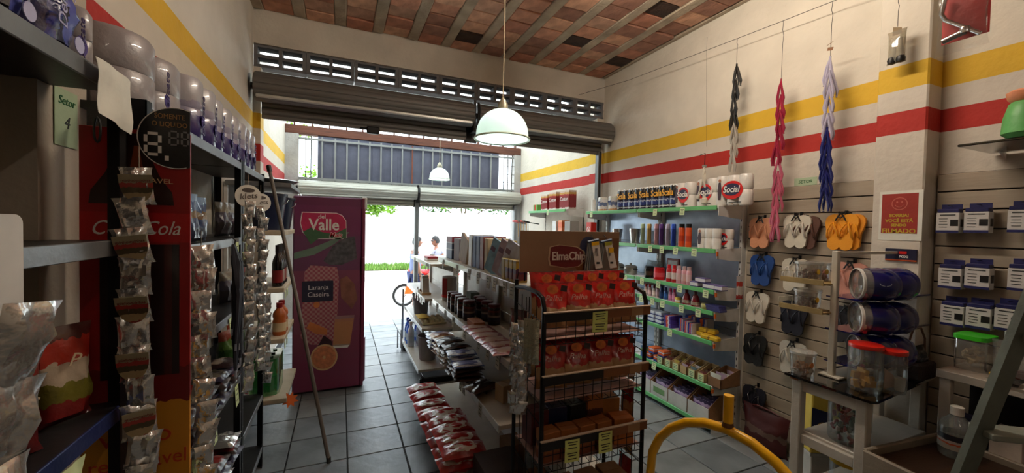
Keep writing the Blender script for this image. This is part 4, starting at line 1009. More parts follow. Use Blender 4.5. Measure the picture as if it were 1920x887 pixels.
MB().bag(.20,.12,.03,300,.012,8,8,sit=False).xf(Matrix.Translation((.02,-.05,.075)) @ Matrix.Rotation(PI/2,4,'X')).build('folded_cloth', mat('mustard cloth', (.74,.60,.20), .8), ec, smooth=True)
bw = [clear('clear blue bottle', (.36,.62,.90), .5), clear('clear pale bottle', (.80,.88,.92), .4)]
for k in range(6):
    y, x = 5.20-.125*(k//2)-.02*(k % 2), .80+.12*(k % 2)
    o = bottle('detergent_bottle', '%s bottle, %s of the group at the street end of the bottom shelf' % ('clear blue' if k < 4 else 'pale white', ORD[k]), 'bottle', shoulder(.042,.25,.016,.02,.35), mat('blue liquid', (.16,.40,.80), .2, coat=.5) if k < 3 else mat('white bottle plastic', (.80,.85,.90), .3), [(.018,.262),(.02,.262),(.02,.30),(0,.302)], blue if k < 3 else white, (x, y, .156), 0, (.0425,.05,.13, mat('pale blue label', (.72,.80,.85), .5)))
wb = thing('wicker_bin', 'grey woven plastic waste bin on the bottom shelf of the far section', 'bin', (.90, 4.42, .156))
wm = MB()
def binpt(u, v):
    a = 2*PI*u; R = .088 + .024*v; rr = R*(1+.014*math.sin(a*24)*math.cos(v*PI*14)); return Vector((rr*math.cos(a), rr*math.sin(a), .255*v))
wm.grid(binpt, 96, 28); wm.lathe([(0,.002),(.088,.002)], 32); wm.build('basket', mat('grey woven plastic', (.56,.54,.54), .6), wb, smooth=True)
MB().tube([(.114*math.cos(a), .114*math.sin(a), .257) for a in [2*PI*q/32 for q in range(32)]], .007, 6, closed=True).build('rim', MATS['grey woven plastic'], wb, smooth=True)
carton_y('small white and red box lying on the far top shelf beside the post', 4.55, .95, 1.246, (.18,.12,.045), bands('white red box print', [(0,(.82,.80,.78)),(.5,(.60,.14,.18))], rough=.5))

# ================================================================== SNACK STAND
RX0, RX1, RYF, RYB = .765, 1.315, 1.44, 1.74
stand = thing('snack_stand', 'black wire snack stand with tilted baskets and brown sign board', 'display stand', ((RX0+RX1)/2, (RYF+RYB)/2, 0))
ox, oy = (RX0+RX1)/2, (RYF+RYB)/2
hw, hd = (RX1-RX0)/2, (RYB-RYF)/2
for sx in (-1,1):
    x = sx*(hw-.008)
    MB().tube([(x,hd-.008,.0),(x,hd-.008,1.40)], .010, 8).build('rear_post', black_paint, stand, smooth=True)
    MB().tube([(x,hd-.012,1.365),(x,hd*.3,1.375),(x,-hd+.07,1.37),(x,-hd+.025,1.355),(x,-hd+.008,1.315),(x,-hd+.008,0)], .010, 8).build('front_post', black_paint, stand, smooth=True)
    gm_ = MB()
    for zz in (.3,.55,.82,1.08,1.25): gm_.tube([(x,-hd+.01,zz),(x,hd-.01,zz+.04)], .0025, 5)
    for q in (.25,.5,.75): gm_.tube([(x,-hd+2*hd*q,.2),(x,-hd+2*hd*q,1.34)], .0022, 5)
    gm_.build('side_grid', black_paint, stand)
wood_rail = bands('rail strip print', [(0,(.04,.04,.06)),(.54,(.50,.31,.18)),(.80,(.62,.48,.33)),(.92,(.50,.31,.18))], 'X', .45)
for bi, zr in enumerate((1.293,1.030,.758,.48,.2)):
    b = MB()
    nxw = 11
    ztop, zbot = zr-.03, zr-.135
    for k in range(nxw+1):
        x = -hw+.012+(2*hw-.024)*k/nxw
        b.tube([(x,-hd-.004,ztop),(x,-hd-.004,zbot+.01),(x,-hd+.006,zbot),(x,hd-.02,zbot+.035),(x,hd-.015,ztop+.05)], .0018, 4)
    for zz in (zbot+.005, zbot+.04, zbot+.075): b.tube([(-hw+.01,-hd-.004,zz),(hw-.01,-hd-.004,zz)], .0018, 4)
    for q in (.2,.4,.6,.8): b.tube([(-hw+.01,-hd+2*hd*q,zbot+.035*q),(hw-.01,-hd+2*hd*q,zbot+.035*q)], .0018, 4)
    bo = b.build('basket', black_paint, stand)
    MB().box((0,-hd-.012,zr-.016),(2*hw+.004,.004,.036),.001).build('label_rail', wood_rail, bo)
    MB().box((0,-hd-.009,zr+.006),(2*hw+.006,.014,.006),.002).build('rail_lip', mat('beige lip', (.70,.62,.54), .5), bo)
    MB().box((0,.0,zbot+.022),(2*hw-.03,2*hd-.03,.003)).build('basket_liner', mat('pinkish liner board', (.66,.52,.48), .7), bo)
ytag = mat('yellow green price card', (.80,.84,.50), .7)
price_tags(stand, [(.0-.005,-hd-.016,1.290),(-.005,-hd-.016,1.246)], 0, (.078,.044), ytag)
price_tags(stand, [(.04,-hd-.016,.755),(.04,-hd-.016,.710),(-.13,-hd-.016,.752),(-.13,-hd-.016,.705)], 0, (.072,.046), ytag)
brown_sign = mat('brown sign board print', (.56,.44,.33), .5, var=.15, scale=3)
hdr = MB().box((.027,hd-.02,1.533),(.575,.012,.20),.001).build('sign_board', brown_sign, stand)
sy = hd-.0265
MB().prism([(.10,1.60),(.313,1.60),(.313,1.435),(.06,1.435),(.03,1.47)], .001, 'Y', (0,sy,0)).build('orange_print', mat('orange brown print', (.46,.30,.16), .5, var=.2), hdr)
def badge2(k): return [(-.068*k+.0,1.475-.037*(k-1)),(-.075*k,1.50),(-.07*k,1.548+.01*(k-1)),(-.03*k,1.556+.02*(k-1)),(.05*k,1.548+.02*(k-1)),(.085*k,1.53),(.09*k,1.49),(.06*k,1.468-.02*(k-1)),(0,1.463-.03*(k-1))]
MB().prism([((a*1.2-.012),(b-1.51)*1.2+1.508) for a,b in badge2(1.1)], .0012, 'Y', (0,sy-.001,0)).build('logo_border', mat('beige logo border', (.74,.66,.54), .5), hdr)
MB().prism([((a*1.2-.012),(b-1.51)*1.2+1.508) for a,b in badge2(1.0)], .0012, 'Y', (0,sy-.002,0)).build('logo_badge', mat('maroon logo', (.42,.10,.12), .4), hdr)
text('ElmaChips', .056, mat('pale logo letter', (.86,.82,.78), .4), hdr, (-.092,sy-.0035,1.508), bold=.0012, align='LEFT', sx=.9)
MB().prism(ell(.05,.05,20,.12,1.558), .001, 'Y', (0,sy-.0005,0)).build('round_print', mat('navy ring print', (.20,.22,.34), .5), hdr)
MB().tube([(-hw+.008,hd-.01,1.40),(-hw+.02,hd-.012,1.45)], .003, 5).tube([(hw-.008,hd-.01,1.40),(hw-.02,hd-.012,1.46)], .003, 5).build('sign_tie', black, hdr)
for sx in (-1,1): MB().tube([(sx*(hw-.03)+.02,hd-.008,1.39),(sx*(hw-.03)+.02,hd-.008,1.60)], .005, 6).build('sign_stay', black_paint, hdr)
# tool packs hanging on the sign
metal_pr = mat('steel utensil', (.6,.6,.6), .3, .9)
for i, (x, lab) in enumerate(((.135,'clear pack of brushes with white card hanging over the logo of the snack sign'), (.215,'clear pack with yellow price patch hanging at the right end of the snack sign'))):
    h = thing('hanging_pack', lab, 'pack', (ox+x, oy+hd-.045, 1.605), 0)
    MB().tube([(0,.018,.012),(0,0,.0),(0,-.004,-.02)], .002, 5).build('hook', black_paint, h)
    tl = -.10 if i else -.05
    for k in range(3): MB().tube([(-.03+.012*k,-.002+.004*k,-.03),(-.036+.012*k+tl*.2,-.002,-.165)], .0045, 6).build('utensil', metal_pr, h)
    MB().tube([(-.035,-.004,-.025),(.03,-.004,-.012)], .008, 6).build('blue_clip', mat('steel blue print', (.26,.34,.46), .4), h)
    c = MB().prism([(-.016,-.025),(.028,-.02),(.048-tl*.2,-.155),(.004-tl*.2,-.16)], .0015, 'Y', (0,-.010,0)).build('white_card', white, h)
    MB().prism([(-.016,-.025),(.028,-.02),(.030,-.038),(-.013,-.043)], .0008, 'Y', (0,-.0112,0)).build('yellow_band', yellow if i == 0 else mat('lime print', (.66,.66,.2), .5), c)
    if i: MB().box((.026,-.0118,-.065),(.03,.001,.026)).build('price_patch', yellow, c)
    for q in range(3): MB().tube([(.008+.007*q,-.0108,-.055),(.014+.006*q,-.0108,-.095)], .0012, 4).build('print_line', tag_ink, c)
    MB().box((.022-tl*.1,-.0112,-.13),(.018,.0008,.010)).build('code_print', tag_ink, c)
    MB().bag(.085,.16,.02,310+i,.004,8,8,sit=False).xf(Matrix.Translation((.004,0,-.18))).build('clear_bag', clear_plastic, h, smooth=True)
# chips bags
chipm = bands('red crisp bag print', [(0,(.70,.52,.34)),(.22,(.80,.64,.46)),(.46,(.70,.10,.07)),(.9,(.66,.08,.07)),(.97,(.5,.06,.06))], rough=.25, bump=.28, bscale=26, coat=.5, jag=.22)
def crisp(label, loc, rz, seed, w=.165, h=.205):
    r_ = thing('crisp_bag', label, 'crisp bag', loc, rz, 'red crisp bags in the snack stand')
    MB().bag(w, h, .075, seed, .011, 10, 12).build('pouch', chipm, r_, smooth=True); r_.rotation_euler = (-.16, 0, rz)
    MB().prism(ell(.026,.020,14,-.005,h*.85), .001, 'Y', (0,-.042,0)).build('crisp_print', mat('golden crisp print', (.80,.42,.16), .5, var=.35, scale=40), r_)
    MB().box((.045,-.042,h*.87),(.028,.001,.026), ry=.2).build('dark_seal_print', mat('dark seal print', (.20,.10,.10), .4), r_)
    text('Palha', .034, mat('pinkish white print', (.86,.70,.66), .4), r_, (-.005,-.0475,h*.66), shear=.3, sx=1.1)
    return r_
for bi, zb in enumerate((1.293-.085, 1.030-.085)):
    row = ['top','second'][bi]
    for k in range(4):
        crisp('red crisp bag, %s from the left at the front of the %s basket' % (ORD[k], row), (RX0+.085+.128*k, RYF+.075, zb), rnd.uniform(-.15,.15)-.15, 400+10*bi+k, .15, .20)
    for k in range(4):
        crisp('red crisp bag, %s from the left in the rear row of the %s basket' % (ORD[k], row), (RX0+.11+.122*k, RYF+.175, zb+.02), rnd.uniform(-.2,.2)-.1, 430+10*bi+k, .155, .215)
ob = bands('orange cereal box print', [(0,(.52,.26,.12)),(.3,(.62,.36,.18)),(.45,(.30,.16,.12)),(.62,(.66,.40,.20))], rough=.5, jag=.2)
zb3 = .758-.108
for k in range(4):
    carton_y('orange brown flour box, %s from the left at the front of the third basket' % ORD[k], RYF+.06, RX0+.07+.09*k, zb3, (.082,.07,.125), ob, rz=rnd.uniform(-.1,.1))
for k, mm in enumerate((mat('maroon box', (.34,.12,.12), .5), mat('dark blue pouch', (.10,.12,.26), .35), mat('black box print', (.10,.08,.08), .5), ob, mat('amber box', (.66,.42,.16), .5, var=.25))):
    carton_y('%s box, %s from the left in the rear row of the third basket' % (['maroon','dark blue','black','orange brown','amber'][k], ORD[k]), RYF+.175, RX0+.065+.10*k, zb3+.02, (.092,.085,.15 if k != 3 else .19), mm, rz=rnd.uniform(-.15,.15))
carton_y('orange box at the right end of the front of the third basket', RYF+.065, RX0+.46, zb3, (.10,.08,.12), mat('orange box print', (.70,.40,.16), .5, var=.25), rz=-.2)
for k in range(4):
    carton_y('brown carton, %s from the left in the fourth basket low in the stand' % ORD[k], RYF+.11, RX0+.08+.125*k, .48-.108, (.11,.13,.11), carton, rz=rnd.uniform(-.1,.1))
sachet_strip('cluster of crinkled silver sachets hung on the left side of the snack stand', (RX0-.034, RYF+.12, 1.225), -.5, 9, .05, .07, 21, ov=.62, swing=.5)
sachet_strip('second cluster of crinkled silver sachets at the left rear of the snack stand', (RX0-.034, RYF+.21, 1.19), -.4, 9, .045, .07, 22, ov=.62, swing=.5)
long = thing('long_foil_pouch', 'long smooth silver pouches hooked at the top left of the snack stand', 'pouch', (RX0-.030, RYF+.035, 1.085), -.6)
for k in range(3): MB().bag(.035,.185,.012,330+k,.006,6,10,sit=False).build('pouch', mat('pale silver film', (.78,.78,.70), .25, .8, bump=.3), long, (-.02+.018*k,-.012*k,0.0), smooth=True)
MB().tube([(0,.02,.20),(0,0,.195),(0,-.01,.17)], .002, 5).build('hook', black_paint, long)
for k in range(4):
    pouch('side_bag', 'flat red snack bag hanging on the right side of the stand, %s from the top' % ORD[k], 'snack bag', .10, .17, .03, chipm, 340+k, .008, (RX1+.028, RYF+.16, .90-.19*k), PI/2)
# ================================================================== RIGHT WALL SHELVING
green_rail = mat('green price rail', (.36,.68,.40), .4, coat=.2, bump=.02)
back_m = mat('pale blue grey back panel', (.62,.68,.76), .22, .3, bump=.02)
orange_clip = mat('orange clip', (.86,.42,.14), .5)
SX, BX = 2.75, 3.075
def wall_shelf(name, label, y0, y1, levels, green, zt=1.90, ends=True, dep=None):
    t = thing(name, label, 'shelving', (BX, (y0+y1)/2, 0)); L_ = y1-y0; D_ = BX-SX
    for sy in (-1,1):
        up_ = MB().box((0,sy*(L_/2-.014),zt/2),(.05,.026,zt),.002).build('upright', white_steel, t)
        sl = MB()
        for k in range(30): sl.box((-.0255,sy*(L_/2-.014),.12+.058*k),(.002,.006,.022))
        sl.build('slots', black_paint, up_)
    n = 5
    for k in range(n):
        z0, z1 = .1+(zt-.12)*k/n, .1+(zt-.12)*(k+1)/n
        MB().box((.012,0,(z0+z1)/2),(.012,L_-.058,z1-z0-.003),.002).build('back_panel', back_m, t)
    for z in levels:
        s_ = MB().box((-D_/2+.0,0,z-.012),(D_-.03,L_-.008,.022),.002).build('shelf', white_steel, t)
        MB().box((-D_+.0,0,z-.014),(.012,L_-.01,.036),.004).build('price_rail', green_rail if green else white_steel, s_)
        for sy in (-1,1):
            MB().prism([(-.026,z+.012),(-.026,z-.10),(-D_*.4,z-.095),(-D_+.02,z-.075),(-D_+.02,z+.0)], .005, 'Y', (0, sy*(L_/2-.006)-.0025, 0)).build('side_bracket', white_steel, s_)
        if ends and z < 1.8 and z > .2: MB().box((-D_+.012,-L_/2-.004,z-.035),(.022,.008,.035),.002).build('end_clip', orange_clip, s_)
    return t
LV = [1.852,1.502,1.172,1.0,.758,.394,.075]
u1 = wall_shelf('wall_shelving', 'white wall shelving with green price rails, nearest to the flip flops', 2.275, 3.205, LV, True)
u2 = wall_shelf('wall_shelving', 'white wall shelving with green and white rails, ending at the shutter guide', 3.215, 4.13, LV, True, ends=False)
u3 = wall_shelf('wall_shelving', 'white shelving in the porch with cotton boxes on top', 4.62, 5.75, [1.90,1.502,1.1,.6], True, 1.92, ends=False)
for un, yc, rows in ((u1, 2.74, {1.852:(2.95,2.62),1.502:(3.0,2.85,2.68,2.48),1.172:(3.1,2.88,2.62,2.35),1.0:(3.1,2.95,2.82,2.6,2.42),.758:(3.05,2.72),.394:(2.9,)}), (u2, 3.67, {1.852:(4.0,),1.172:(3.9,3.35),1.0:(3.6,)}), (u3, 5.185, {1.90:(5.1,)})):
    for z, yy in rows.items(): price_tags(un, [(SX-BX-.007, y-yc, z-.006) for y in yy], -PI/2, (.052,.062))
def yx(px, py, X=2.83): return on_x(px, py, X).y
def wallbox(label, px, z, d, mt, x=2.83, rz=-PI/2, cat='carton', name='carton_box', group=None, py=500, **k):
    return carton_box(name, label, cat, d, mt, (x, yx(px, py, x), z), rz, group, **k)
# top shelf
towel_w = mat('white tissue roll', (.88,.87,.84), .6, bump=.1)
prow = bands('white towel pack print', [(0,(.82,.60,.40)),(.16,(.88,.87,.85)),(.38,(.40,.46,.60)),(.62,(.86,.86,.86)),(.85,(.80,.84,.76)),(.9,(.9,.9,.88))], rough=.35, coat=.4, jag=.25)
def towel_pair(label, y, mt, H_=.20, R=.05, word=None, wm=None, n=2, ws=.07, name='paper_towel_pack', cat='paper towels', x=2.85, z=1.853):
    t = thing(name, label, cat, (x, y, z), -PI/2)
    for k in range(n):
        MB().lathe([(0,0),(R*.9,0),(R,.01),(R,H_-.012),(R*.9,H_),(R*.32,H_+.001),(R*.28,H_-.01),(0,H_-.01)], 20).build('roll', mt, t, (-R*(n-1)+2*R*k,0,0), smooth=True)
        MB().lathe([(R*.95,H_-.008),(R*.9,H_+.001),(R*.33,H_+.002)], 20).build('roll_end', towel_w, t, (-R*(n-1)+2*R*k,0,0), smooth=True)
    if word: text(word, ws, wm, t, (0,-R-.0015,H_*.66), bold=.0015, sx=.82)
    return t
y_ = lambda px: yx(px, 385, 2.85)
towel_pair('slim plain white roll at the far end of the top wall shelf', y_(1113), towel_w, .15, .028, n=1)
towel_pair('white paper towel roll with blue emblem, farther of two on the top wall shelf', y_(1130), prow, .165, .055, 'snob', mat('navy letter', (.16,.20,.42), .4), 1, .035)
towel_pair('white paper towel roll with blue emblem beside the black towel packs', y_(1150), prow, .165, .055, 'snob', MATS['navy letter'], 1, .035)
scala = bands('black towel pack print', [(0,(.12,.12,.18)),(.10,(.80,.80,.82)),(.15,(.10,.10,.16)),(.2,(.20,.26,.50)),(.36,(.70,.72,.78)),(.42,(.16,.20,.36)),(.5,(.05,.05,.07)),(.93,(.9,.9,.88))], rough=.3, coat=.4, jag=.16)
ylet = mat('golden letter', (.95,.68,.10), .4)
for k, px in enumerate((1171,1192,1214,1237,1258)):
    towel_pair('black paper towel two-pack with yellow lettering, %s from the white rolls' % ORD[k], y_(px), scala, .225, .048, 'Scala', ylet, 2, .088)
soc_w = mat('white wrapped toilet roll', (.86,.85,.83), .35, coat=.4, bump=.12)
def social(label, y, nx_, nz, H_, R, x=2.85, z=1.853, ov=True, word='Social'):
    t = thing('toilet_roll_pack', label, 'toilet rolls', (x, y, z), -PI/2)
    for i in range(nx_):
        for j in range(nz):
            h = H_/nz
            MB().lathe([(0,0),(R*.86,0),(R,.012),(R,h-.012),(R*.86,h-.001),(0,h-.001)], 18).build('roll', soc_w, t, (-R*(nx_-1)+2*R*i,0,h*j), smooth=True)
    w = R*nx_
    if ov:
        MB().prism(ell(w*.62,H_*.30,28,w*.12,H_*.5), .0015, 'Y', (0,-R-.002,0)).build('red_oval', red, t)
        MB().prism(ell(w*.50,H_*.2,28,w*.10,H_*.52), .0012, 'Y', (0,-R-.003,0)).build('dark_oval', mat('navy oval print', (.16,.16,.28), .4), t)
        text(word, H_*.30, white, t, (w*.08,-R-.005,H_*.52), bold=.001, shear=.2, sx=.85)
        MB().box((w*.3,-R-.002,H_*.10),(w*.7,.001,.006)).build('line_print', tag_ink, t)
    for q in (-.62,):
        MB().prism([(w*q-.012,H_*.2),(w*q+.012,H_*.2),(w*q+.018,H_*.5),(w*q+.010,H_*.78),(w*q-.010,H_*.78),(w*q-.018,H_*.5)], .001, 'Y', (0,-R-.002,0)).build('figure_print', mat('navy brown print', (.26,.20,.24), .5), t)
        MB().prism(ell(.012,.014,12,w*q,H_*.84), .001, 'Y', (0,-R-.002,0)).build('figure_head_print', mat('tan face print', (.62,.42,.32), .5), t)
    return t
social('white toilet roll pack with red oval beside the black towel packs', y_(1286), 2, 2, .225, .05)
social('white toilet roll pack with red oval behind the hanging white extension cord', y_(1328), 2, 2, .235, .05)
social('large white toilet roll pack with red oval at the near end of the top shelf', y_(1376), 3, 2, .24, .05)
# second shelf
def s2(px): return yx(px, 455, 2.84)
def tumbler(label, y, R, H_, mt, x=2.84, z=1.503, top=None, name='steel_cup', cat='cup'):
    t = thing(name, label, cat, (x, y, z))
    MB().lathe([(0,0),(R*.72,0),(R*.76,.01),(R*.80,H_*.3),(R,H_*.85),(R,H_),(R*.94,H_),(R*.9,H_*.8),(R*.7,.02),(0,.02)], 22).build('cup', mt, t, smooth=True)
    MB().lathe([(R*.70,.0),(R*.79,.004),(R*.79,.012)], 22).build('foot_ring', chrome, t, smooth=True); return t
tumbler('wide stainless steel cup, farther of two on the second wall shelf', s2(1157), .058, .15, chrome)
tumbler('wide stainless steel cup beside the slim tumblers on the second wall shelf', s2(1190), .060, .155, chrome)
cols = [('pale green',(.56,.62,.52)),('gold',(.62,.50,.28)),('dusty pink',(.62,.46,.48)),('dark violet',(.28,.17,.40)),('silver lilac',(.56,.52,.58)),('royal blue',(.12,.24,.58))]
for (nm_, c), px in zip(cols, (1206,1218,1232,1241,1253,1264)):
    bottle('slim_tumbler', '%s slim metal tumbler bottle on the second wall shelf' % nm_, 'bottle', [(0,0),(.019,0),(.021,.006),(.021,.16),(0,.16)], mat('%s metal' % nm_, c, .3, .5), [(.0212,.16),(.0212,.195),(.018,.205),(0,.206)], mat('%s metal cap' % nm_, tuple(min(1, q*1.25+.08) for q in c), .3, .6), (2.83, s2(px), 1.503))
for k, px in enumerate((1279,1292)):
    bottle('spray_can', 'orange spray can with black cap, %s on the second wall shelf' % ('nearer the toilet rolls' if k else 'beside the blue tumbler'), 'can', [(0,0),(.026,0),(.0275,.005),(.0275,.165),(.022,.175),(0,.175)], mat('orange can', (.82,.30,.08), .35, coat=.3), [(.0245,.172),(.0245,.203),(.02,.206),(0,.206)], black, (2.83, s2(px), 1.503), 0, (.0278,.05,.10, mat('orange can label', (.70,.22,.10), .4)))
social('printed toilet roll pack lying on the second wall shelf near the shelf end', s2(1328), 3, 2, .17, .036, x=2.85, z=1.503, ov=False)
social_p = social('second printed toilet roll pack on the second wall shelf, behind the first', s2(1345), 2, 2, .165, .036, x=2.93, z=1.503, ov=True, word='Social')
# third shelf
def s3(px, x=2.82): return yx(px, 520, x)
pot = mat('dull aluminium pot', (.66,.65,.62), .35, .85, bump=.05)
for k, px in enumerate((1158,1182)):
    t = thing('cooking_pot', 'small grey lidded pot on the third wall shelf, %s' % ('beside the black jar' if k else 'farther one'), 'pot', (2.85, s3(px, 2.85), 1.173))
    MB().lathe([(0,0),(.062,0),(.068,.01),(.068,.075),(.071,.078),(0,.078)], 24).build('pot_body', pot, t, smooth=True)
    MB().lathe([(.07,.078),(.05,.092),(.012,.098),(.012,.108),(.016,.115),(0,.116)], 20).build('lid', pot, t, smooth=True)
    for sg in (-1,1): MB().tube([(.02*sg-.0,-.07,.055),(.03*sg-.0,-.085,.056)] if False else [(-.018,sg*.068,.055),(-.018,sg*.088,.056),(.018,sg*.088,.056),(.018,sg*.068,.055)], .004, 6).build('handle', black, t)
    MB().prism(ell(.016,.018,14,-.0,.04), .001, 'X', (-.0695,0,0)).build('emblem', black, t)
jar('cream_jar', 'black hair cream jar with black lid on the third wall shelf', .045, .115, mat('black jar plastic', (.05,.04,.05), .25, coat=.4), black, (2.81, s3(1217,2.81), 1.173), 0, None, (.25,.6,mat('dark gold jar label', (.26,.20,.14), .4)), .028)
jar('cream_jar', 'bright red hair cream jar with red lid on the third wall shelf', .052, .115, mat('red jar plastic', (.80,.10,.14), .25, coat=.4), mat('red lid plastic', (.72,.06,.10), .3), (2.81, s3(1236,2.81), 1.173), 0, None, (.25,.6,mat('pinkish jar label', (.84,.30,.34), .4)), .03)
for k, (px, bc, cc, nm_) in enumerate(((1254,(.72,.10,.14),(.80,.08,.12),'red'),(1264,(.72,.12,.16),(.80,.08,.12),'red'),(1273,(.84,.62,.66),(.78,.66,.66),'pale pink'),(1283,(.84,.64,.70),(.80,.70,.70),'pale pink'),(1292,(.86,.66,.72),(.82,.70,.70),'pale pink'))):
    bottle('lotion_bottle', '%s lotion bottle, %s from the red cream jar on the third shelf' % (nm_, ORD[k]), 'bottle', [(0,0),(.021,0),(.023,.005),(.023,.115),(.017,.125),(0,.125)], mat('%s lotion plastic' % nm_, bc, .3, coat=.3), [(.0165,.123),(.0165,.158),(0,.16)], mat('%s lotion cap' % nm_, cc, .35), (2.80, s3(px,2.80), 1.173), 0, (.0233,.03,.09, mat('lotion label %d' % (k > 1), (.85,.72,.72) if k > 1 else (.85,.80,.78), .4)))
bxw = bands('white navy box print', [(0,(.24,.22,.45)),(.22,(.84,.83,.86)),(.80,(.80,.78,.84)),(.85,(.35,.30,.52))], rough=.45)
def sbox(label, y, x, z, d, word='', wm=None, mt=None):
    return carton_box('soap_box', label, 'box', d, mt or bxw, (x, y, z), -PI/2, None, None, word, wm or mat('plum letter', (.55,.12,.25), .5), .018)
sbox('small white and navy box, farther one of the lower three by the shelf end', s3(1310,2.80)+.02, 2.80, 1.173, (.085,.07,.042))
sbox('small white and navy box in the middle of the lower three by the shelf end', s3(1335,2.80)+.005, 2.80, 1.173, (.11,.07,.042))
sbox('small white and navy box stacked on the lower two boxes', s3(1320,2.80)+.01, 2.80, 1.2155, (.10,.07,.04))
sbox('small navy box at the outermost end of the third wall shelf', s3(1355,2.82)-.005, 2.80, 1.173, (.07,.07,.04))
pic = thing('boxed_frame', 'red framed picture box leaning at the back of the third wall shelf', 'frame', (2.98, s3(1262,2.98), 1.173), -PI/2)
MB().box((0,0,.10),(.15,.02,.20),.004).build('frame', mat('dark red frame', (.45,.10,.09), .4), pic); MB().box((0,-.011,.10),(.115,.002,.16)).build('picture', mat('pale frosted picture', (.72,.72,.72), .3), pic)
wrap = thing('wrapped_pots', 'dark pan wrapped in crinkled clear film behind the black jar', 'pan', (2.96, s3(1225,2.96), 1.173))
MB().lathe([(0,0),(.08,0),(.09,.09),(0,.09)], 20).build('pan', black, wrap, smooth=True); MB().bag(.2,.16,.17,350,.02).xf(Matrix.Rotation(-PI/2,4,'Z')).build('film', clear_plastic, wrap, smooth=True)
# fourth shelf: little bottles
def s4(px, x=2.80): return yx(px, 560, x)
small = [(1211,'milky white',(.82,.76,.74),'red'),(1218,'milky pink',(.82,.68,.70),'red'),(1226,'milky white',(.84,.76,.76),'maroon'),(1233,'milky pink',(.80,.62,.66),'maroon'),(1240,'dark blue',(.16,.26,.46),'blue'),(1248,'blue',(.16,.36,.66),'blue'),(1257,'lilac pink',(.78,.50,.66),'pink'),(1264,'lilac pink',(.76,.46,.62),'pink')]
capc = {'red':(.72,.12,.14),'maroon':(.40,.08,.12),'blue':(.14,.26,.52),'pink':(.72,.16,.36)}
for k, (px, nm_, c, cp_) in enumerate(small):
    bottle('small_bottle', 'small %s bottle with %s cap, %s of the row on the fourth shelf' % (nm_, cp_, ORD[k]), 'bottle', [(0,0),(.016,0),(.0175,.004),(.0175,.07),(.012,.082),(0,.082)], mat('%s bottle plastic' % nm_, c, .3, coat=.3), [(.0115,.08),(.012,.112),(0,.113)], mat('%s small cap' % cp_, capc[cp_], .35), (2.80, s4(px), 1.001), 0, (.0178,.02,.055, mat('%s bottle label' % nm_, tuple(min(1,q*1.1+.05) for q in c), .4)))
jar('cream_pot', 'tiny yellow cream pot before the dark red bottles', .026, .045, yellow, mat('pale yellow lid', (.85,.78,.35), .4), (2.79, s4(1273), 1.001), 0, None, (.2,.6,white), .012)
for k, px in enumerate((1287,1304)):
    bottle('shampoo_bottle', 'dark red drop shaped shampoo bottle, %s' % ('beside the round soap' if k else 'beside the yellow pot'), 'bottle', [(0,0),(.034,0),(.037,.01),(.034,.05),(.024,.085),(.014,.10),(0,.10)], mat('dark red shampoo', (.50,.06,.14), .25, coat=.5), [(.0145,.098),(.0145,.122),(.011,.126),(0,.126)], mat('wine cap', (.36,.04,.10), .3), (2.81, s4(px,2.81), 1.001), 0, (.0372,.012,.04, mat('wine label', (.60,.20,.24), .4)))
t = thing('soap_dish', 'pale olive round soap tin lying at the near end of the fourth shelf', 'soap tin', (2.80, s4(1326), 1.001))
MB().lathe([(0,0),(.042,0),(.045,.006),(.045,.028),(0,.028)], 22).build('tin', mat('olive tin', (.62,.60,.34), .35), t, smooth=True); MB().lathe([(.046,.02),(.046,.036),(.04,.042),(0,.042)], 22).build('lid', mat('olive lid', (.72,.70,.44), .3), t, smooth=True)
for k in range(3): sbox('flat dark blue packet, %s up in the stack at the fourth shelf end' % ORD[k], s4(1340)-.02+.006*k, 2.80, 1.001+.0165*k, (.13,.08,.016), '', None, mat('flat navy packet', (.20,.20,.42), .4, var=.4, scale=20))
# fifth shelf
def s5(px, x=2.82): return yx(px, 610, x)
wb_ = bands('white blue soap box print', [(0,(.16,.24,.52)),(.34,(.80,.84,.90)),(.8,(.86,.88,.92))], rough=.4, jag=.2)
for i, px in enumerate((1217,1228,1242)):
    for k in range(3): sbox('white and blue soap box, level %s of the %s pile on the fifth shelf' % (ORD[k], ORD[i]), s5(px), 2.82, .759+.037*k, (.075,.11,.036), '', mat('navy letter', (.1,.1,.4), .5), wb_)
ov_ = bands('orange violet box print', [(0,(.22,.16,.50)),(.3,(.78,.30,.16)),(.6,(.82,.80,.84)),(.78,(.30,.22,.58))], 'X', rough=.4, jag=.3)
for k in range(3): sbox('violet and orange toothpaste box, %s from the bottom of the tipped stack' % ORD[k], s5(1263)+.004*k, 2.82, .759+.036*k, (.08,.15,.035), '', white, ov_)
bo_ = bands('blue orange box print', [(0,(.12,.22,.58)),(.36,(.86,.34,.12)),(.62,(.16,.26,.62)),(.8,(.80,.74,.74))], 'X', rough=.4, jag=.3)
for k in range(3): sbox('blue and orange soap box standing, %s in the group before the yellow soap' % ORD[k], s5(1284+9*k), 2.82, .759, (.045,.10,.11-.01*k), '', white, bo_)
for k in range(2): sbox('blue box on the rear of the fifth shelf, %s one' % ('nearer' if k else 'farther'), s5(1300+22*k, 2.95), 2.95, .759, (.11,.09,.12), '', white, bo_)
yb2 = bands('yellow soap bar print', [(0,(.84,.68,.16)),(.35,(.88,.74,.22)),(.45,(.50,.34,.10)),(.55,(.86,.70,.18))], 'X', rough=.35, jag=.3, coat=.3)
for k, (px, dz, dx) in enumerate(((1318,0,0),(1335,0,-.045),(1322,.037,.01))):
    r_ = carton_box('soap_bar', 'yellow wrapped soap bar, %s near the end of the fifth shelf' % ['farther','nearer','upper'][k], 'soap', (.15,.06,.036), yb2, (2.83+dx, s5(px)-.02, .759+dz), -PI/2+.1*k, None, None, '', tag_ink, .022, bev=.008)
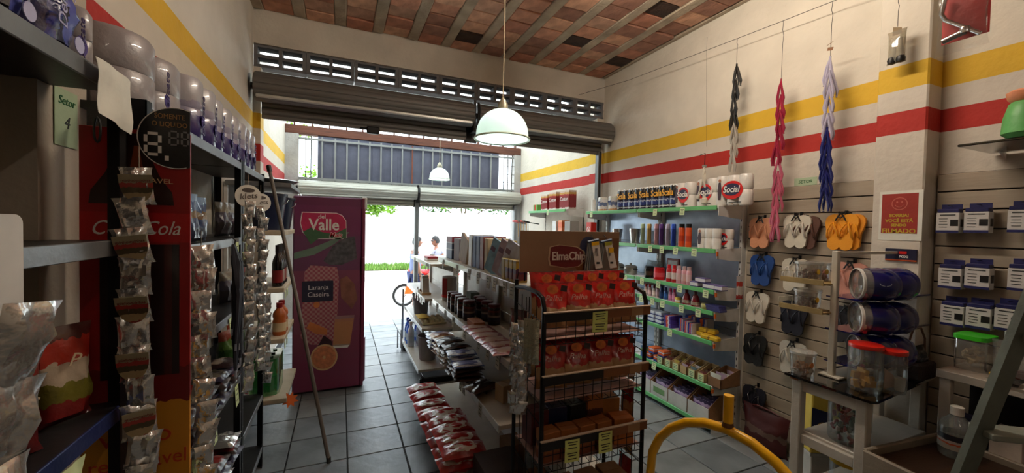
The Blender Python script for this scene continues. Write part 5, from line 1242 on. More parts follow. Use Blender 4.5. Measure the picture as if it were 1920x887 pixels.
# sixth shelf: display trays
tan_tray = mat('tan display tray', (.70,.60,.42), .7, bump=.08)
def tray(label, y, x, z, w, d, h, mt, fill, seed, tagged=True, fillz=.6, name='display_tray'):
    t = thing(name, label, 'display box', (x, y, z), -PI/2)
    b = MB().box((0,0,.002),(w,d,.004)).box((0,-d/2+.002,h*.36),(w,.004,h*.72)).box((0,d/2-.002,h*.62),(w,.004,h*1.24))
    for sg in (-1,1): b.prism([(-d/2,.0),(d/2,.0),(d/2,h*1.24),(d/2-.03,h*1.24),(-d/2+.02,h*.72),(-d/2,h*.72)], .004, 'X', (sg*(w/2-.002)-.002,0,0))
    b.build('tray', mt, t)
    if tagged:
        MB().box((0,-d/2-.001,h*.36),(w*.72,.0016,h*.58)).build('price_card', tagmat, t)
        for q in range(3): MB().box((0,-d/2-.0022,h*(.22+.14*q)),(w*.5,.001,h*.05)).build('print', mat('green grey ink', (.32,.46,.40), .6), t)
    r = random.Random(seed)
    nf = 4
    for k in range(nf):
        yy = -d/2+.022+(d-.04)*k/(nf-1)
        MB().bag(w*.82,h*r.uniform(.75,.95),.022,seed*7+k,.006,6,7).build('sachet', fill[k % len(fill)], t, (r.uniform(-.006,.006), yy, .006), smooth=True)
    return t
def s6(px, x=2.80): return yx(px, 690, x)
ooo = bands('orange blue detergent print', [(0,(.16,.26,.56)),(.34,(.86,.36,.12)),(.66,(.78,.78,.84)),(.82,(.86,.40,.14))], rough=.4, jag=.3)
for k, (px, z_) in enumerate(((1220,0),(1236,0),(1226,.062),(1244,.062))):
    sbox('orange and blue soap carton, %s of four stacked far on the sixth shelf' % ORD[k], s6(px), 2.81, .395+z_, (.075,.10,.06), '', white, ooo)
sbox('green and blue carton at the back of the orange soap stack on the sixth shelf', s6(1212), 2.80, .395, (.05,.12,.11), '', white, bands('green blue print', [(0,(.20,.36,.62)),(.5,(.40,.62,.36)),(.8,(.3,.45,.6))], rough=.4, jag=.3))
fills = [[mat('grey teal sachet', (.30,.40,.42), .35, var=.4), foil], [mat('dark red sachet', (.36,.14,.12), .35, var=.4), mat('brown sachet', (.32,.22,.16), .4, var=.4)], [mat('dull yellow sachet', (.64,.58,.26), .35, var=.3), mat('brown sachet', (.3,.2,.15), .4)], [mat('violet white sachet', (.62,.54,.62), .3, var=.4), mat('dark red sachet', (.4,.1,.1), .4)]]
for k, px in enumerate((1247,1262,1277,1292,1308,1326)):
    tray('tan display tray of sachets with price card, %s along the sixth wall shelf' % ORD[k], s6(px, 2.83)-.0, 2.845, .395, .076, .17, .10, tan_tray, fills[k % 4], 500+k, k != 3)
tray('larger brown open carton with sachets at the near end of the sixth wall shelf', s6(1352,2.87)-.02, 2.88, .395, .125, .22, .105, mat('brown carton board', (.50,.36,.24), .8), [mat('pale sachet', (.72,.74,.70), .4, var=.3), fills[3][0]], 520, False)
# bottom shelf: tall cartons of violet packs
vio = bands('violet black napkin print', [(0,(.14,.10,.20)),(.4,(.38,.24,.48)),(.7,(.66,.58,.72)),(.85,(.20,.14,.30))], rough=.3, coat=.5, jag=.3)
for k in range(4):
    y = 3.095-.222*k
    t = thing('open_carton', 'white fronted open carton of violet packs, %s along the bottom wall shelf' % ORD[k], 'carton', (2.90, y-.02, .076), -PI/2)
    w, d, h = .21, .27, .12
    b = MB().box((0,0,.003),(w,d,.006)).box((0,d/2-.003,.13),(w,.006,.26))
    for sg in (-1,1): b.prism([(-d/2,.0),(d/2,.0),(d/2,.26),(d/2-.06,.26),(-d/2,h)], .005, 'X', (sg*(w/2-.004)-.0025,0,0))
    b.build('carton_shell', carton, t); MB().box((0,-d/2-.0,h/2),(w,.006,h)).build('white_front', mat('white carton front', (.74,.74,.72), .6), t)
    if k in (1,): MB().box((0,-d/2-.004,.06),(.14,.002,.05)).build('green_print', mat('green carton print', (.4,.55,.35), .6), t)
    for q in range(4): MB().bag(w*.86,.15,.05,540+4*k+q,.008,6,7).build('pack', vio, t, (0,-d/2+.04+.055*q,.008), smooth=True)
# hanging bits at the end of the wall shelving
h = thing('hanging_packet', 'red and white packet hanging on the end upright of the wall shelving', 'packet', (2.985, 2.235, 1.10), 0)
MB().bag(.08,.19,.02,560,.004).build('packet', bands('red white packet print', [(0,(.64,.10,.10)),(.18,(.80,.78,.76)),(.55,(.72,.20,.16)),(.75,(.82,.80,.78))], rough=.35, jag=.2, coat=.4), h, smooth=True); MB().tube([(0,.0,.19),(0,0,.205),(.05,.02,.21)], .002, 5).build('hook', chrome, h)

# porch shelf goods
def sp(px, x, py=400): return yx(px, py, x)
cot = bands('cotton box print', [(0,(.78,.74,.70)),(.10,(.52,.10,.12)),(.70,(.62,.14,.14)),(.78,(.76,.58,.30)),(.9,(.80,.72,.66))], rough=.4, jag=.18)
for k, (px, w) in enumerate(((1026,.20),(1042,.20),(1064,.25))):
    carton_box('cotton_pack', 'red and white cotton pack on the porch shelf, %s' % ['farthest from the wall corner pier','middle one of three','nearest the pier'][k], 'cotton pack', (w,.12,.26 if k else .24), cot, (2.86, sp(px,2.86), 1.901), -PI/2, None, None, 'Cotton', white, .07)
ora = bands('orange repellent box print', [(0,(.82,.36,.16)),(.4,(.88,.52,.34)),(.6,(.86,.40,.20)),(.9,(.9,.6,.4))], rough=.45, jag=.15)
carton_box('repellent_box', 'orange and white repellent box standing beside a grey box above the snack sign', 'box', (.10,.12,.25), ora, (2.84, sp(1057,2.84,420), 1.503), -PI/2)
carton_box('grey_box', 'grey box with orange foot next to the orange repellent box', 'box', (.14,.14,.24), bands('grey orange box print', [(0,(.82,.42,.22)),(.22,(.60,.58,.56))], rough=.5), (2.87, sp(1072,2.87,420), 1.503), -PI/2)
carton_box('white_box', 'plain white box left of the orange repellent box on the porch shelf', 'box', (.10,.12,.24), white_steel, (2.86, sp(1046,2.86,420), 1.503), -PI/2)
carton_box('red_tea_box', 'low red and white box on the porch shelf behind the brooms', 'box', (.26,.12,.10), cot, (2.84, sp(1030,2.84,425), 1.503), -PI/2)
rb_ = carton_box('repellent_box', 'red repellent box with a no insect symbol above the snack sign', 'box', (.10,.08,.22), bands('red repellent box print', [(0,(.92,.62,.12)),(.22,(.80,.16,.10))], rough=.45), (2.80, yx(1109,420,2.80), 1.503), -PI/2)
MB().lathe([(.026,-.001),(.033,-.001),(.033,.0),(.026,.0)], 24, (0,-.0412,.135), 'Y').build('symbol_ring', white, rb_); MB().box((0,-.0418,.135),(.055,.001,.006),ry=.8).build('symbol_bar', white, rb_)
MB().prism([(-.006,.115),(.006,.115),(.004,.15),(-.004,.15)], .001, 'Y', (0,-.0415,0)).build('insect_print', mat('pale insect print', (.9,.8,.7), .5), rb_)
tumbler('small white cup next to the red repellent box', yx(1120,430,2.83), .045, .10, white_steel, 2.83, 1.503, name='white_cup')
hr = thing('tool_rack', 'rack of hanging brushes with red and green heads beyond the snack sign', 'tool rack', (2.74, 5.95, 1.72), -PI/2)
MB().box((0,0,0),(.5,.02,.02)).build('rail', black_paint, hr)
MB().tube([(-.24,.0,0),(-.24,.18,-.02)], .008, 6).tube([(.24,.0,0),(.24,.18,-.02)], .008, 6).build('rail_arm', black_paint, hr)
for k in range(9):
    c_ = [red, mat('black brush', (.08,.08,.08), .6), mat('dull brown brush', (.42,.30,.2), .7)][(k*2) % 3]
    b = MB().box((-.22+.055*k,-.04,.015),(.035,.10,.022),.005, rx=-.2).build('brush_head', red if k < 3 else c_, hr)
    MB().tube([(-.22+.055*k,-.01,.005),(-.22+.055*k,.0,-.24)], .006, 6).build('brush_handle', [grey_steel, mat('tan handle', (.72,.56,.34), .6)][k % 2], b)
cub = carton_box('striped_box', 'small box in red and green facets beyond the hanging brushes', 'box', (.14,.12,.10), bands('green red box print', [(0,(.30,.55,.20)),(.33,(.75,.14,.10)),(.66,(.36,.60,.24))], 'X', .5), (2.86, 5.62, 1.901), -PI/2)
# ================================================================== SLAT WALLS AND FLIP FLOPS
slat_m = mat('cream slat board', (.62,.575,.51), .5, var=.1, scale=3, bump=.08, stretch=(1,.5,4))
gap_m = mat('dark slat groove', (.08,.07,.06), .9)
def slat_wall(label, y0, y1, x=3.1, zt=1.995, n=20):
    t = thing('slat_wall', label, 'slat wall', (x, (y0+y1)/2, 0)); L_ = y1-y0
    MB().box((-.004,0,zt/2),(.008,L_,zt)).build('backing', gap_m, t)
    me = None
    for k in range(n):
        o = None
        if me is None: o = MB().box((0,0,0),(.016,L_-.004,.094),.003).build('slat', slat_m, t); me = o.data
        else: o = bpy.data.objects.new('slat', me); COL.objects.link(o); o.parent = t
        o.location = (-.0155,0,zt-.05-.1003*k)
    return t
slat_wall('cream slatted board wall holding the flip flops between shelving and pillar', 1.365, 2.255)
slat_wall('cream slatted board wall holding the small white packs right of the pillar', .15, 1.125)

def sole_poly():
    p = []
    for a, w in ((0,0),(.008,.024),(.025,.038),(.06,.039),(.11,.037),(.145,.047),(.185,.053),(.215,.047),(.234,.030),(.242,0)): p.append((w, a))
    return p
def flipflops(label, y, ztop, c, sc=1., strapc=None, x=3.05, ang=.12, cat='flip flops'):
    """pair hung by its toes from a black hanger, soles facing the room"""
    t = thing('flip_flop_pair', label, cat, (x, y, ztop), -PI/2)
    m_ = mat('%s rubber' % '_'.join(str(int(q*100)) for q in c), c, .65, bump=.12, bscale=120, var=.05)
    sm = mat('%s strap' % '_'.join(str(int(q*100)) for q in (strapc or c)), strapc or tuple(min(1,q*1.03) for q in c), .4, bump=.02, var=.04)
    for sg in (-1,1):
        half = sole_poly()
        pts = [(w*(1.0 if sg*1 > 0 else .94), a) for w, a in half] + [(-w*(.94 if sg > 0 else 1.0), a) for w, a in half[-2:0:-1]]
        P = [(sg*.047+(a_*sc), -(.242-b_)*sc) for a_, b_ in pts]
        cx = sg*.047
        mb = MB().prism([(q[0]-cx, q[1]) for q in P], .017, 'Y', (0,0,0))
        so_ = mb.build('sole', m_, t, (cx*sc, -.012-.004*(sg > 0), 0)); so_.rotation_euler = (-.10, sg*ang*.5, 0)
        # strap V: toe plug at z=-.055, arms to the sides near the arch
        st_ = MB()
        for s2 in (-1,1):
            st_.tube([(0,-.002,-.058*sc),(s2*.010,-.022,-.075*sc),(s2*.026,-.027,-.115*sc),(s2*.034*sc,-.012,-.155*sc),(s2*.036*sc,.004,-.165*sc)], [.004,.0055,.0065,.006,.004], 6)
        st_.build('strap', sm, so_, smooth=True)
    hg = MB().tube([(-.03,-.032,-.045),(-.012,-.030,-.012),(0,-.028,.0),(.012,-.030,-.012),(.03,-.032,-.045)], .005, 6).tube([(-.016,-.03,-.01),(.0,-.034,-.03),(.016,-.03,-.01)], .004, 6).box((0,-.028,.002),(.03,.010,.014),.003)
    hg.build('hanger', black, t)
    MB().tube([(0,.046,.008),(0,-.03,.004),(0,-.05,.014)], .0025, 5).box((0,.032,.008),(.018,.006,.03)).build('wall_hook', black_paint, t)
    return t
FF = [('salmon pink flip flops hanging in the top row nearest the wall shelving', 1428, 408, (.80,.56,.42)),
      ('cream white flip flops in the top row between pink and yellow pairs', 1496, 403, (.80,.78,.72)),
      ('golden yellow flip flops in the top row of the slat wall', 1580, 401, (.88,.58,.08)),
      ('bright blue flip flops in the second row by the wall shelving', 1430, 478, (.06,.24,.50)),
      ('cream flip flops in the second row beside the blue pair', 1493, 485, (.76,.74,.68)),
      ('white flip flops in the third row by the wall shelving', 1421, 548, (.82,.80,.75)),
      ('navy flip flops in the third row left of the white bin rack', 1490, 565, (.05,.06,.13)),
      ('black flip flops in the fourth row by the wall shelving', 1417, 627, (.04,.04,.05)),
      ('pale grey flip flops in the fourth row behind the glass table corner', 1488, 641, (.72,.71,.67)),
      ('dark navy flip flops low behind the table leg, lowest row', 1415, 725, (.05,.05,.11)),
      ('pale pink flip flops half hidden behind the clear tubs of the bin rack', 1596, 492, (.74,.52,.46)),
      ('dark flip flops half hidden behind the lower clear tub of the bin rack', 1590, 575, (.06,.06,.10))]
for lab, px, py, c in FF:
    p = on_x(px, py, 3.03); flipflops(lab, p.y, p.z, c, 1.0, (.78,.76,.72) if lab.startswith(('white','cream')) else None, 3.04)
flipflops('brown soled flip flops hanging right behind the cream white top pair', on_x(1512,405,3.05).y, on_x(1512,405,3.05).z, (.34,.22,.18), .98, None, 3.062, .1)
flipflops('second golden yellow pair tucked behind the front yellow flip flops', on_x(1592,401,3.05).y, on_x(1592,401,3.05).z, (.86,.56,.10), .98, None, 3.062, .1)
hp = thing('red_sack', 'dark red printed sack on the floor under the flip flops', 'sack', (2.98, 1.98, 0), -PI/2)
MB().bag(.36,.30,.14,570,.02).build('sack', bands('dark red sack print', [(0,(.24,.05,.05)),(.4,(.38,.30,.26)),(.55,(.26,.05,.05))], rough=.5, jag=.3), hp, smooth=True)
MB().tube([(-.1,0,.295),(-.05,-.02,.315),(.05,-.01,.31),(.1,0,.295)], .008, 6).build('tied_top', mat('sack tie', (.3,.1,.1), .6), hp)

# ================================================================== WIRE, STRAP CHAINS, BAGS
wire_x = 2.96
A = Vector((2.96, 4.29, 3.06)); B = on_x(1560, 3, wire_x); Cc = B + (B - on_x(1383, 72, wire_x))*1.2
Cc = on_x(1648, -30, 2.945)
mid = [on_x(1383,72,wire_x), on_x(1466,40,wire_x)]
wr_ = MB().tube([on_y(1085,178,4.29), on_x(1180,150,wire_x), *mid, B, Cc], .0022, 6)
tag(wr_.build('hanging_wire', mat('dark wire', (.20,.18,.17), .5)), 'thin dark wire stretched along the right wall below the ceiling', 'wire')
def strap_chain(label, px, py0, py1, segs, hook_top, X=wire_x):
    top = on_x(px, py0, X); botz = on_x(px, py1, X).z
    t = thing('strap_chain', label, 'flip flop straps', (X-.0, top.y, top.z), -PI/2)
    r = random.Random(int(px))
    L_ = top.z-botz; n = len(segs); step = (L_-.16)/(n-1)
    for k, cc in enumerate(segs):
        z = -step*k
        m_ = mat('strap rubber %s' % '_'.join(str(int(q*100)) for q in cc), cc, .4, bump=.02, var=.08)
        for q in range(2):
            sp_ = .020+.012*r.random(); dx = r.uniform(-.014,.014); dy = r.uniform(-.018,.018)
            s_ = MB()
            for sg in (-1,1):
                s_.tube([(dx*.3,dy*.3,z),(dx+sg*sp_*.4,dy-.005,z-.055),(dx+sg*sp_,dy,z-.135),(dx+sg*sp_*.9,dy,z-.165-.01*r.random())], [.004,.0075,.0095,.004], 6)
            s_.cyl((dx*.3-.0,dy*.3,z-.003), .006, .012, 8)
            for sg in (-1,1): s_.cyl((dx+sg*sp_*.9,dy,z-.176), .0065, .005, 8)
            s_.build('strap', m_, t, smooth=True)
    hz = hook_top - top.z
    MB().tube([(0,0,0),(0,0,hz*.6),(.004,0,hz*.75),(-.004,0,hz*.85),(0,0,hz)], .0018, 5).build('hook_wire', MATS['dark wire'], t)
    return t
bk_, wh_, pk1, pk2, bl_ = (.05,.05,.05), (.62,.60,.56), (.56,.07,.20), (.72,.34,.44), (.05,.08,.36)
strap_chain('chain of black then white flip flop straps hanging from the wire', 1381, 122, 318, [bk_,bk_,bk_,bk_,wh_,wh_,wh_], on_x(1383,72,wire_x).z)
strap_chain('long chain of crimson and pink flip flop straps hanging from the wire', 1465, 150, 450, [pk1]*5+[pk2]*5, on_x(1466,40,wire_x).z)
strap_chain('chain of pale lilac then blue flip flop straps hanging nearest the pillar', 1557, 108, 392, [(.66,.64,.72)]*5+[bl_]*5, on_x(1560,3,wire_x).z)
ct = MB().prism([(-.018,0),(.0,.010),(.022,.002),(.002,-.012)], .001, 'Y'); p = on_x(1561, 93, wire_x)
q = MB(); q.box((0,0,0),(.034,.001,.020),ry=.25).tube([(-.02,0,.028),(.016,0,.042)], .0016, 5)
o = q.build('card_tag', mat('brown tag card', (.45,.28,.12), .6), None, (p.x-.025, p.y, p.z), rot=(0,0,-PI/2)); tag(o, 'small brown card tag on the hook above the lilac straps', 'tag')
p0 = on_x(1325, 95, wire_x); p1 = on_x(1325, 275, wire_x)
ex = thing('extension_cord', 'white extension cord bundle hanging over the toilet rolls on a hooked wire', 'cord', (2.80, on_x(1322,312,2.80).y, on_x(1322,312,2.80).z), -PI/2)
cw = mat('white cord plastic', (.82,.80,.74), .4)
for k in range(4): MB().tube([(.004*k-.006,-.004*k,.0),(.010-.006*k,-.006*k,-.09),(-.012+.009*k,.004,-.19),(.008*(k-1),0,-.27)], .006, 6).build('cable', cw, ex, smooth=True)
MB().tube([(.01,-.01,-.03),(-.02,-.012,-.15),(-.05,-.01,-.235)], .006, 6).build('cable', cw, ex, smooth=True)
MB().box((-.052,-.01,-.255),(.03,.022,.035),.006, ry=.3).build('plug', cw, ex); MB().box((.012,-.008,-.29),(.05,.03,.05),.008).build('socket_block', cw, ex)
MB().tube([(-.006,0,-.0),(-.004,0,.06),(-.004,0,.11),(-.05,0,.105),(-.056,0,.095)], .003, 6).build('hook', black_paint, ex); MB().box((.0,-.008,.0),(.035,.02,.022),.004).build('tie_band', mat('grey tie', (.5,.5,.48), .5), ex)
o = MB().tube([p0+Vector((0,0,.12)), p0, p1], .0012, 5).build('hanging_thread', MATS['dark wire']); tag(o, 'thin dark thread hanging down from the wire above the extension cord', 'thread')
# pillar items
def on_pillar(px, py): return on_x(px, py, 2.95)
a, b = on_pillar(1651,360), on_pillar(1728,452)
sign = thing('camera_notice', 'red smiley notice reading smile you are being filmed on the pillar', 'sign', (2.949, (a.y+b.y)/2, b.z), -PI/2)
sw, sh2 = abs(a.y-b.y), a.z-b.z
MB().box((0,-.001,sh2/2),(sw,.002,sh2)).build('sheet', paper, sign)
MB().box((-.004,-.0025,sh2/2+.012),(sw*.84,.001,sh2*.80)).build('red_field', mat('faded red print', (.58,.16,.12), .6), sign)
MB().lathe([(.032,-.0008),(.036,-.0008),(.036,0),(.032,0)], 28, (-.004,-.003,sh2*.74), 'Y').build('smiley_ring', mat('faded pink print', (.74,.40,.34), .6), sign)
for sg in (-1,1): MB().prism(ell(.004,.006,10,-.004+sg*.011,sh2*.74+.009), .0008, 'Y', (0,-.0038,0)).build('smiley_eye', MATS['faded pink print'], sign)
MB().tube([(-.004+.020*math.cos(t_), -.0034, sh2*.74+.0+.020*math.sin(t_)) for t_ in [PI*(1.12+.76*k/10) for k in range(11)]], .0016, 5).build('smiley_mouth', MATS['faded pink print'], sign)
yl = mat('faded yellow letter', (.72,.62,.16), .6)
for s_, z_, sz in (('SORRIA!', .50, .024), ('VOCÊ ESTÁ', .395, .024), ('SENDO', .305, .021), ('FILMADO', .185, .036)): text(s_, sz, yl, sign, (-.004,-.0035,sh2*z_), bold=.0008)
p = on_pillar(1690, 478)
pk = thing('card_pack', 'navy and orange card pack on the pillar under the camera notice', 'pack', (2.948, p.y, p.z-.035), -PI/2)
MB().box((0,-.004,.035),(.14,.008,.07),.001).build('card', bands('navy orange card print', [(0,(.70,.30,.12)),(.12,(.10,.11,.22))], rough=.4), pk)
MB().box((.01,-.0088,.048),(.035,.001,.016)).build('red_patch', red, pk); text('POXI', .018, white, pk, (.015,-.0095,.025), bold=.0004)
n2 = thing('paper_notice', 'pale green handwritten Setor note taped to the right wall above the flip flops', 'notice', (3.0985, on_x(1510,346,3.098).y, on_x(1510,346,3.098).z-.05), -PI/2)
MB().box((0,-.0008,.05),(.155,.0014,.10)).build('sheet', mat('pale green note paper', (.66,.74,.62), .8), n2); text('SETOR', .032, MATS['green ink'], n2, (0,-.0022,.07), shear=.15); text('2', .03, tag_ink, n2, (0,-.0022,.03), shear=.2)
p = on_x(1683, 55, 2.86)
hb = thing('hanging_bag', 'clear bag with two dark tipped pieces hanging before the pillar', 'bag', (2.86, p.y, p.z), -PI/2)
MB().bag(.085,.185,.045,600,.006,8,10,sit=False).build('bag', clear('cloudy clear bag', (.88,.86,.80), .35), hb, (0,0,-.19), smooth=True)
MB().prism([(-.022,-.03),(.022,-.03),(.018,.004),(-.020,.02)], .001, 'Y').build('header_card', mat('olive card', (.45,.36,.20), .6), hb)
for sg in (-1,1):
    MB().tube([(sg*.012,0,-.05),(sg*.018,0,-.15)], .013, 10).build('tube', mat('milky tube', (.78,.76,.72), .4), hb, smooth=True)
    MB().lathe([(0,-.024),(.018,-.018),(.022,0),(.018,.014),(0,.02)], 12, (sg*.019,0,-.168)).build('dark_tip', black, hb, smooth=True)
MB().tube([(0,0,.015),(0,0,.10),(.003,0,.13),(-.002,0,.15),(0,0,3.57-p.z)], .0016, 5).build('hook_wire', MATS['dark wire'], hb)
p = on_x(1806, 45, 2.3)
fb = thing('tap_pack', 'red backed clear pack holding a chrome tap, hanging at the top right', 'pack', (2.3, p.y, p.z), -PI/2)
MB().bag(.155,.26,.03,610,.004,8,10,sit=False).build('clear_bag', clear('very clear film', (.98,.98,.98), .03), fb, (0,-.012,-.11), smooth=True)
MB().box((.004,.006,.045),(.135,.002,.21)).build('red_card', mat('red pack card', (.72,.12,.10), .5), fb)
MB().tube([(-.05,-.02,.12),(-.058,-.02,.06),(-.045,-.02,.03),(.0,-.02,-.012),(.055,-.02,-.065)], .008, 10).build('tap_spout', chrome, fb, smooth=True)
MB().tube([(-.05,-.022,-.055),(-.01,-.022,-.045),(.016,-.022,-.040)], .012, 10).build('tap_body', chrome, fb, smooth=True); MB().lathe([(0,-.012),(.015,-.012),(.017,0),(.015,.012),(0,.012)], 12, (.014,-.022,-.035)).build('tap_nut', chrome, fb, smooth=True)
MB().tube([(0,0,.14),(0,0,3.57-p.z)], .0016, 5).build('hook_wire', MATS['dark wire'], fb)
# glass shelf with green figure
gs = thing('glass_shelf', 'dark glass shelf with bracket high on the wall right of the pillar', 'shelf', (2.90, .76, 2.085))
MB().box((0,0,0),(.36,.34,.012),.003).build('glass', mat('smoky glass', (.12,.14,.14), .08, coat=.6, bump=0), gs)
for sy in (-1,1): MB().prism([(.196,-.006),(.12,-.006),(.196,-.04)], .006, 'Y', (0,sy*.12,0)).build('bracket', white_steel, gs)
gt = thing('watering_can', 'pale green plastic bag with an orange lip on the glass shelf', 'bag', (2.76, .735, 2.092), -PI/2)
MB().lathe([(0,0),(.05,0),(.07,.02),(.065,.09),(.05,.15),(.04,.16)], 16).build('body', mat('leaf green plastic', (.36,.66,.36), .45), gt, smooth=True); MB().lathe([(.041,.158),(.055,.172),(.06,.20),(.045,.21)], 16).build('rim', mat('salmon rim', (.86,.56,.40), .5), gt, smooth=True)

# small white packs on the second slat wall
def stat_pack(label, y, z, x=3.03, w=.088):
    t = thing('hook_pack', label, 'pack', (x, y, z), -PI/2)
    MB().box((0,-.02,.028+.036),(w*.95,.05,.02),.003).box((0,.0,.085),(w*.9,.004,.03)).build('navy_top', mat('navy pack print', (.10,.11,.32), .45), t)
    MB().box((0,-.02,0),(w,.055,.108),.002).build('pack', mat('white pack print', (.74,.73,.72), .5), t)
    MB().box((0,-.0478,-.047),(w,.0012,.013)).build('navy_foot', MATS['navy pack print'], t)
    MB().box((.026,-.0480,.0),(.030,.0014,.034)).build('picture_print', black, t); MB().box((w/2+.0006,-.016,.0),(.0012,.03,.04)).build('side_picture', black, t)
    for k in range(4): MB().box((-.016,-.0480,.022-.015*k),(.034-.004*(k % 2),.0012,.003)).build('print_line', tag_ink, t)
    MB().box((-.0,-.0480,.042),(.06,.0012,.005)).build('title_print', tag_ink, t)
    MB().tube([(0,.045,.092),(0,-.05,.092)], .002, 5).build('hook', black_paint, t)
    return t
for (px, py), lab in {(1779,418):'top row nearest the pillar',(1833,417):'top row second from the pillar',(1918,415):'top row at the frame edge',(1783,522):'middle row nearest the pillar',(1834,522):'middle row second from the pillar',(1918,525):'middle row at the frame edge',(1787,592):'bottom row nearest the pillar',(1836,597):'bottom row second from the pillar',(1892,600):'bottom row beside the ladder rail'}.items():
    p = on_x(px, py, 3.0); stat_pack('white and navy hook pack with black picture, %s' % lab, p.y, p.z)

# ================================================================== GLASS TABLE, BIN RACK, JARS
whp = mat('white painted wood', (.70,.68,.64), .5, var=.1, bump=.1)
TZ = .90
tb = thing('glass_table', 'white legged table with a dark glass top carrying jars', 'table', (2.58, 1.09, 0), 0)
g = MB().prism([(-.385,-.105),(-.36,-.118),(.33,-.05),(.33,.20),(-.385,.275)], .012, 'Z', (0,0,TZ-.012)).build('glass_top', mat('black table glass', (.035,.035,.038), .06, coat=1, bump=0), tb)
MB().box((-.345,.235,TZ-.020),(.05,.04,.012),.002).build('wood_strip', mat('orange wood strip', (.62,.36,.16), .5), tb)
for x, y in ((-.33,-.055),(-.34,.225),(.30,.0),(.30,.17)):
    MB().box((x,y,(TZ-.013)/2),(.05,.045,TZ-.013),.004).build('leg', whp, tb)
MB().box((-.335,.085,TZ-.05),(.03,.24,.06),.003).build('apron', whp, tb); MB().box((-.015,.2,TZ-.05),(.6,.025,.06),.003).build('apron', whp, tb)
MB().box((-.02,.085,.60),(.62,.26,.018),.003).build('lower_shelf', whp, tb); MB().box((-.02,.085,.32),(.62,.26,.018),.003).build('lower_shelf', whp, tb)
MB().box((-.335,.085,.57),(.03,.235,.05),.003).build('rail', whp, tb)
redlid = mat('translucent red lid', (.76,.12,.07), .35, coat=.3, bump=.02)
def clear_jar(label, loc, R, H, fill=None, lid=redlid, lidh=.02, name='plastic_jar', sq=False):
    t = thing(name, label, 'jar', loc)
    MB().lathe([(0,.002),(R*.94,.002),(R,.015),(R,H*.80),(R*.93,H*.88),(R*.93,H-lidh)], 28).build('wall', clear_plastic, t, smooth=True)
    MB().lathe([(R*.90,H-lidh*1.1),(R*1.0,H-lidh*1.05),(R*1.02,H-lidh*.6),(R*1.0,H-.003),(R*.9,H),(0,H)], 28).build('lid', lid, t, smooth=True)
    if fill: fill(t)
    return t
def yfill(t):
    r = random.Random(8)
    for k in range(9):
        MB().box((0,0,0),(.055,.02,.032),.002).build('sweet_box', mat('mustard sweet box', (.74,.52,.10), .5, var=.25), t, (r.uniform(-.022,.022), r.uniform(-.024,.024), .022+.015*(k//2)), rot=(r.uniform(-.2,.2), r.uniform(-.2,.2), r.uniform(0,3)))
jz = TZ+.0005
clear_jar('clear jar with red lid and yellow sweet boxes, front one on the glass table', (2.333, 1.075, jz), .066, .225, yfill)
def wfill(t):
    MB().prism([(-.05,.02),(.05,.01),(.05,.06),(-.05,.115)], .002, 'Y', (0,-.0,0), ).build('paper_sheet', mat('pinkish paper', (.80,.68,.62), .8), t); MB().lathe([(0,.01),(.018,.01),(.022,.07),(0,.07)], 14, (.02,-.028,0)).build('paper_cup', white_steel, t, smooth=True)
    for k in range(4): MB().box((-.02+.013*k,.02,.025),(.02,.03,.03),.003).build('candy', mat('mustard sweet box', (.74,.52,.10), .5), t)
clear_jar('clear jar with red lid and pink paper, second one on the glass table', (2.43, 1.02, jz), .060, .205, wfill)
# jar below
def cfill(t):
    r = random.Random(3); cs = [mat('candy %d' % k, c, .35, var=.2) for k, c in enumerate(((.62,.12,.12),(.82,.76,.72),(.35,.40,.36),(.5,.16,.16)))]
    for k in range(70):
        a = r.uniform(0, 2*PI); q = .062*math.sqrt(r.random()); MB().box((0,0,0),(.030,.018,.014),.005).build('candy', cs[r.randrange(4)], t, (q*math.cos(a), q*math.sin(a), .018+.16*(k/70)), rot=(r.uniform(0,3), r.uniform(0,3), r.uniform(0,3)))
clear_jar('large clear jar of wrapped sweets with red lid under the glass table', (2.36, 1.145, .6095), .085, .225, cfill)
clear_jar('clear jar with yellow lid on the lowest shelf of the glass table', (2.36, 1.14, .3295), .075, .19, None, mat('yellow jar lid', (.82,.66,.12), .4))
clear_jar('clear domed jar behind the table leg under the glass table', (2.52, 1.18, .6095), .055, .20, None, clear('pale clear lid', (.9,.9,.9), .3))
# bin rack
rk = thing('bin_rack', 'white steel counter rack with wire trays on the glass table', 'rack', (2.52, 1.235, jz), 0)
wrp = mat('cream rack enamel', (.80,.78,.72), .4, bump=.02)
pz = 1.56-TZ
def rx(px, py, Y=1.235): return on_y(px, py, Y)
pl, pr_ = rx(1568,484), rx(1686,482)
xl, xr_ = pl.x-2.52, pr_.x-2.52
for x in (xl, xr_): MB().box((x,0,pz/2),(.028,.028,pz),.003).build('post', wrp, rk)
MB().box(((xl+xr_)/2,0,pz-.012),(xr_-xl,.018,.016),.002).build('crossbar', wrp, rk)
MB().box(((xl+xr_)/2,0,.006),(xr_-xl+.06,.10,.010),.002).build('base_bar', wrp, rk)
yel_w = mat('yellowed wood tray', (.58,.50,.32), .6, var=.2)
tiers = (1.385, 1.235, 1.08)
for i, z in enumerate(tiers[:2]):
    zz = z-TZ
    b = MB().box((xl-.02,.115,zz),(.13,.22,.008)).build('tray_board', yel_w, rk)
    MB().box((xl-.088,.115,zz+.008),(.006,.22,.028),.001).build('tray_front', yel_w, b)
    MB().tube([(xl-.085,.23,zz+.05),(xl-.085,.23,zz),(xl-.085,.005,zz)], .003, 5).tube([(xl-.085,.23,zz+.05),(xl+.03,.23,zz+.05),(xl+.03,.23,zz)], .003, 5).build('tray_wire', wrp, b)
tubm = clear('clear tub plastic', (.93,.92,.90), .28)
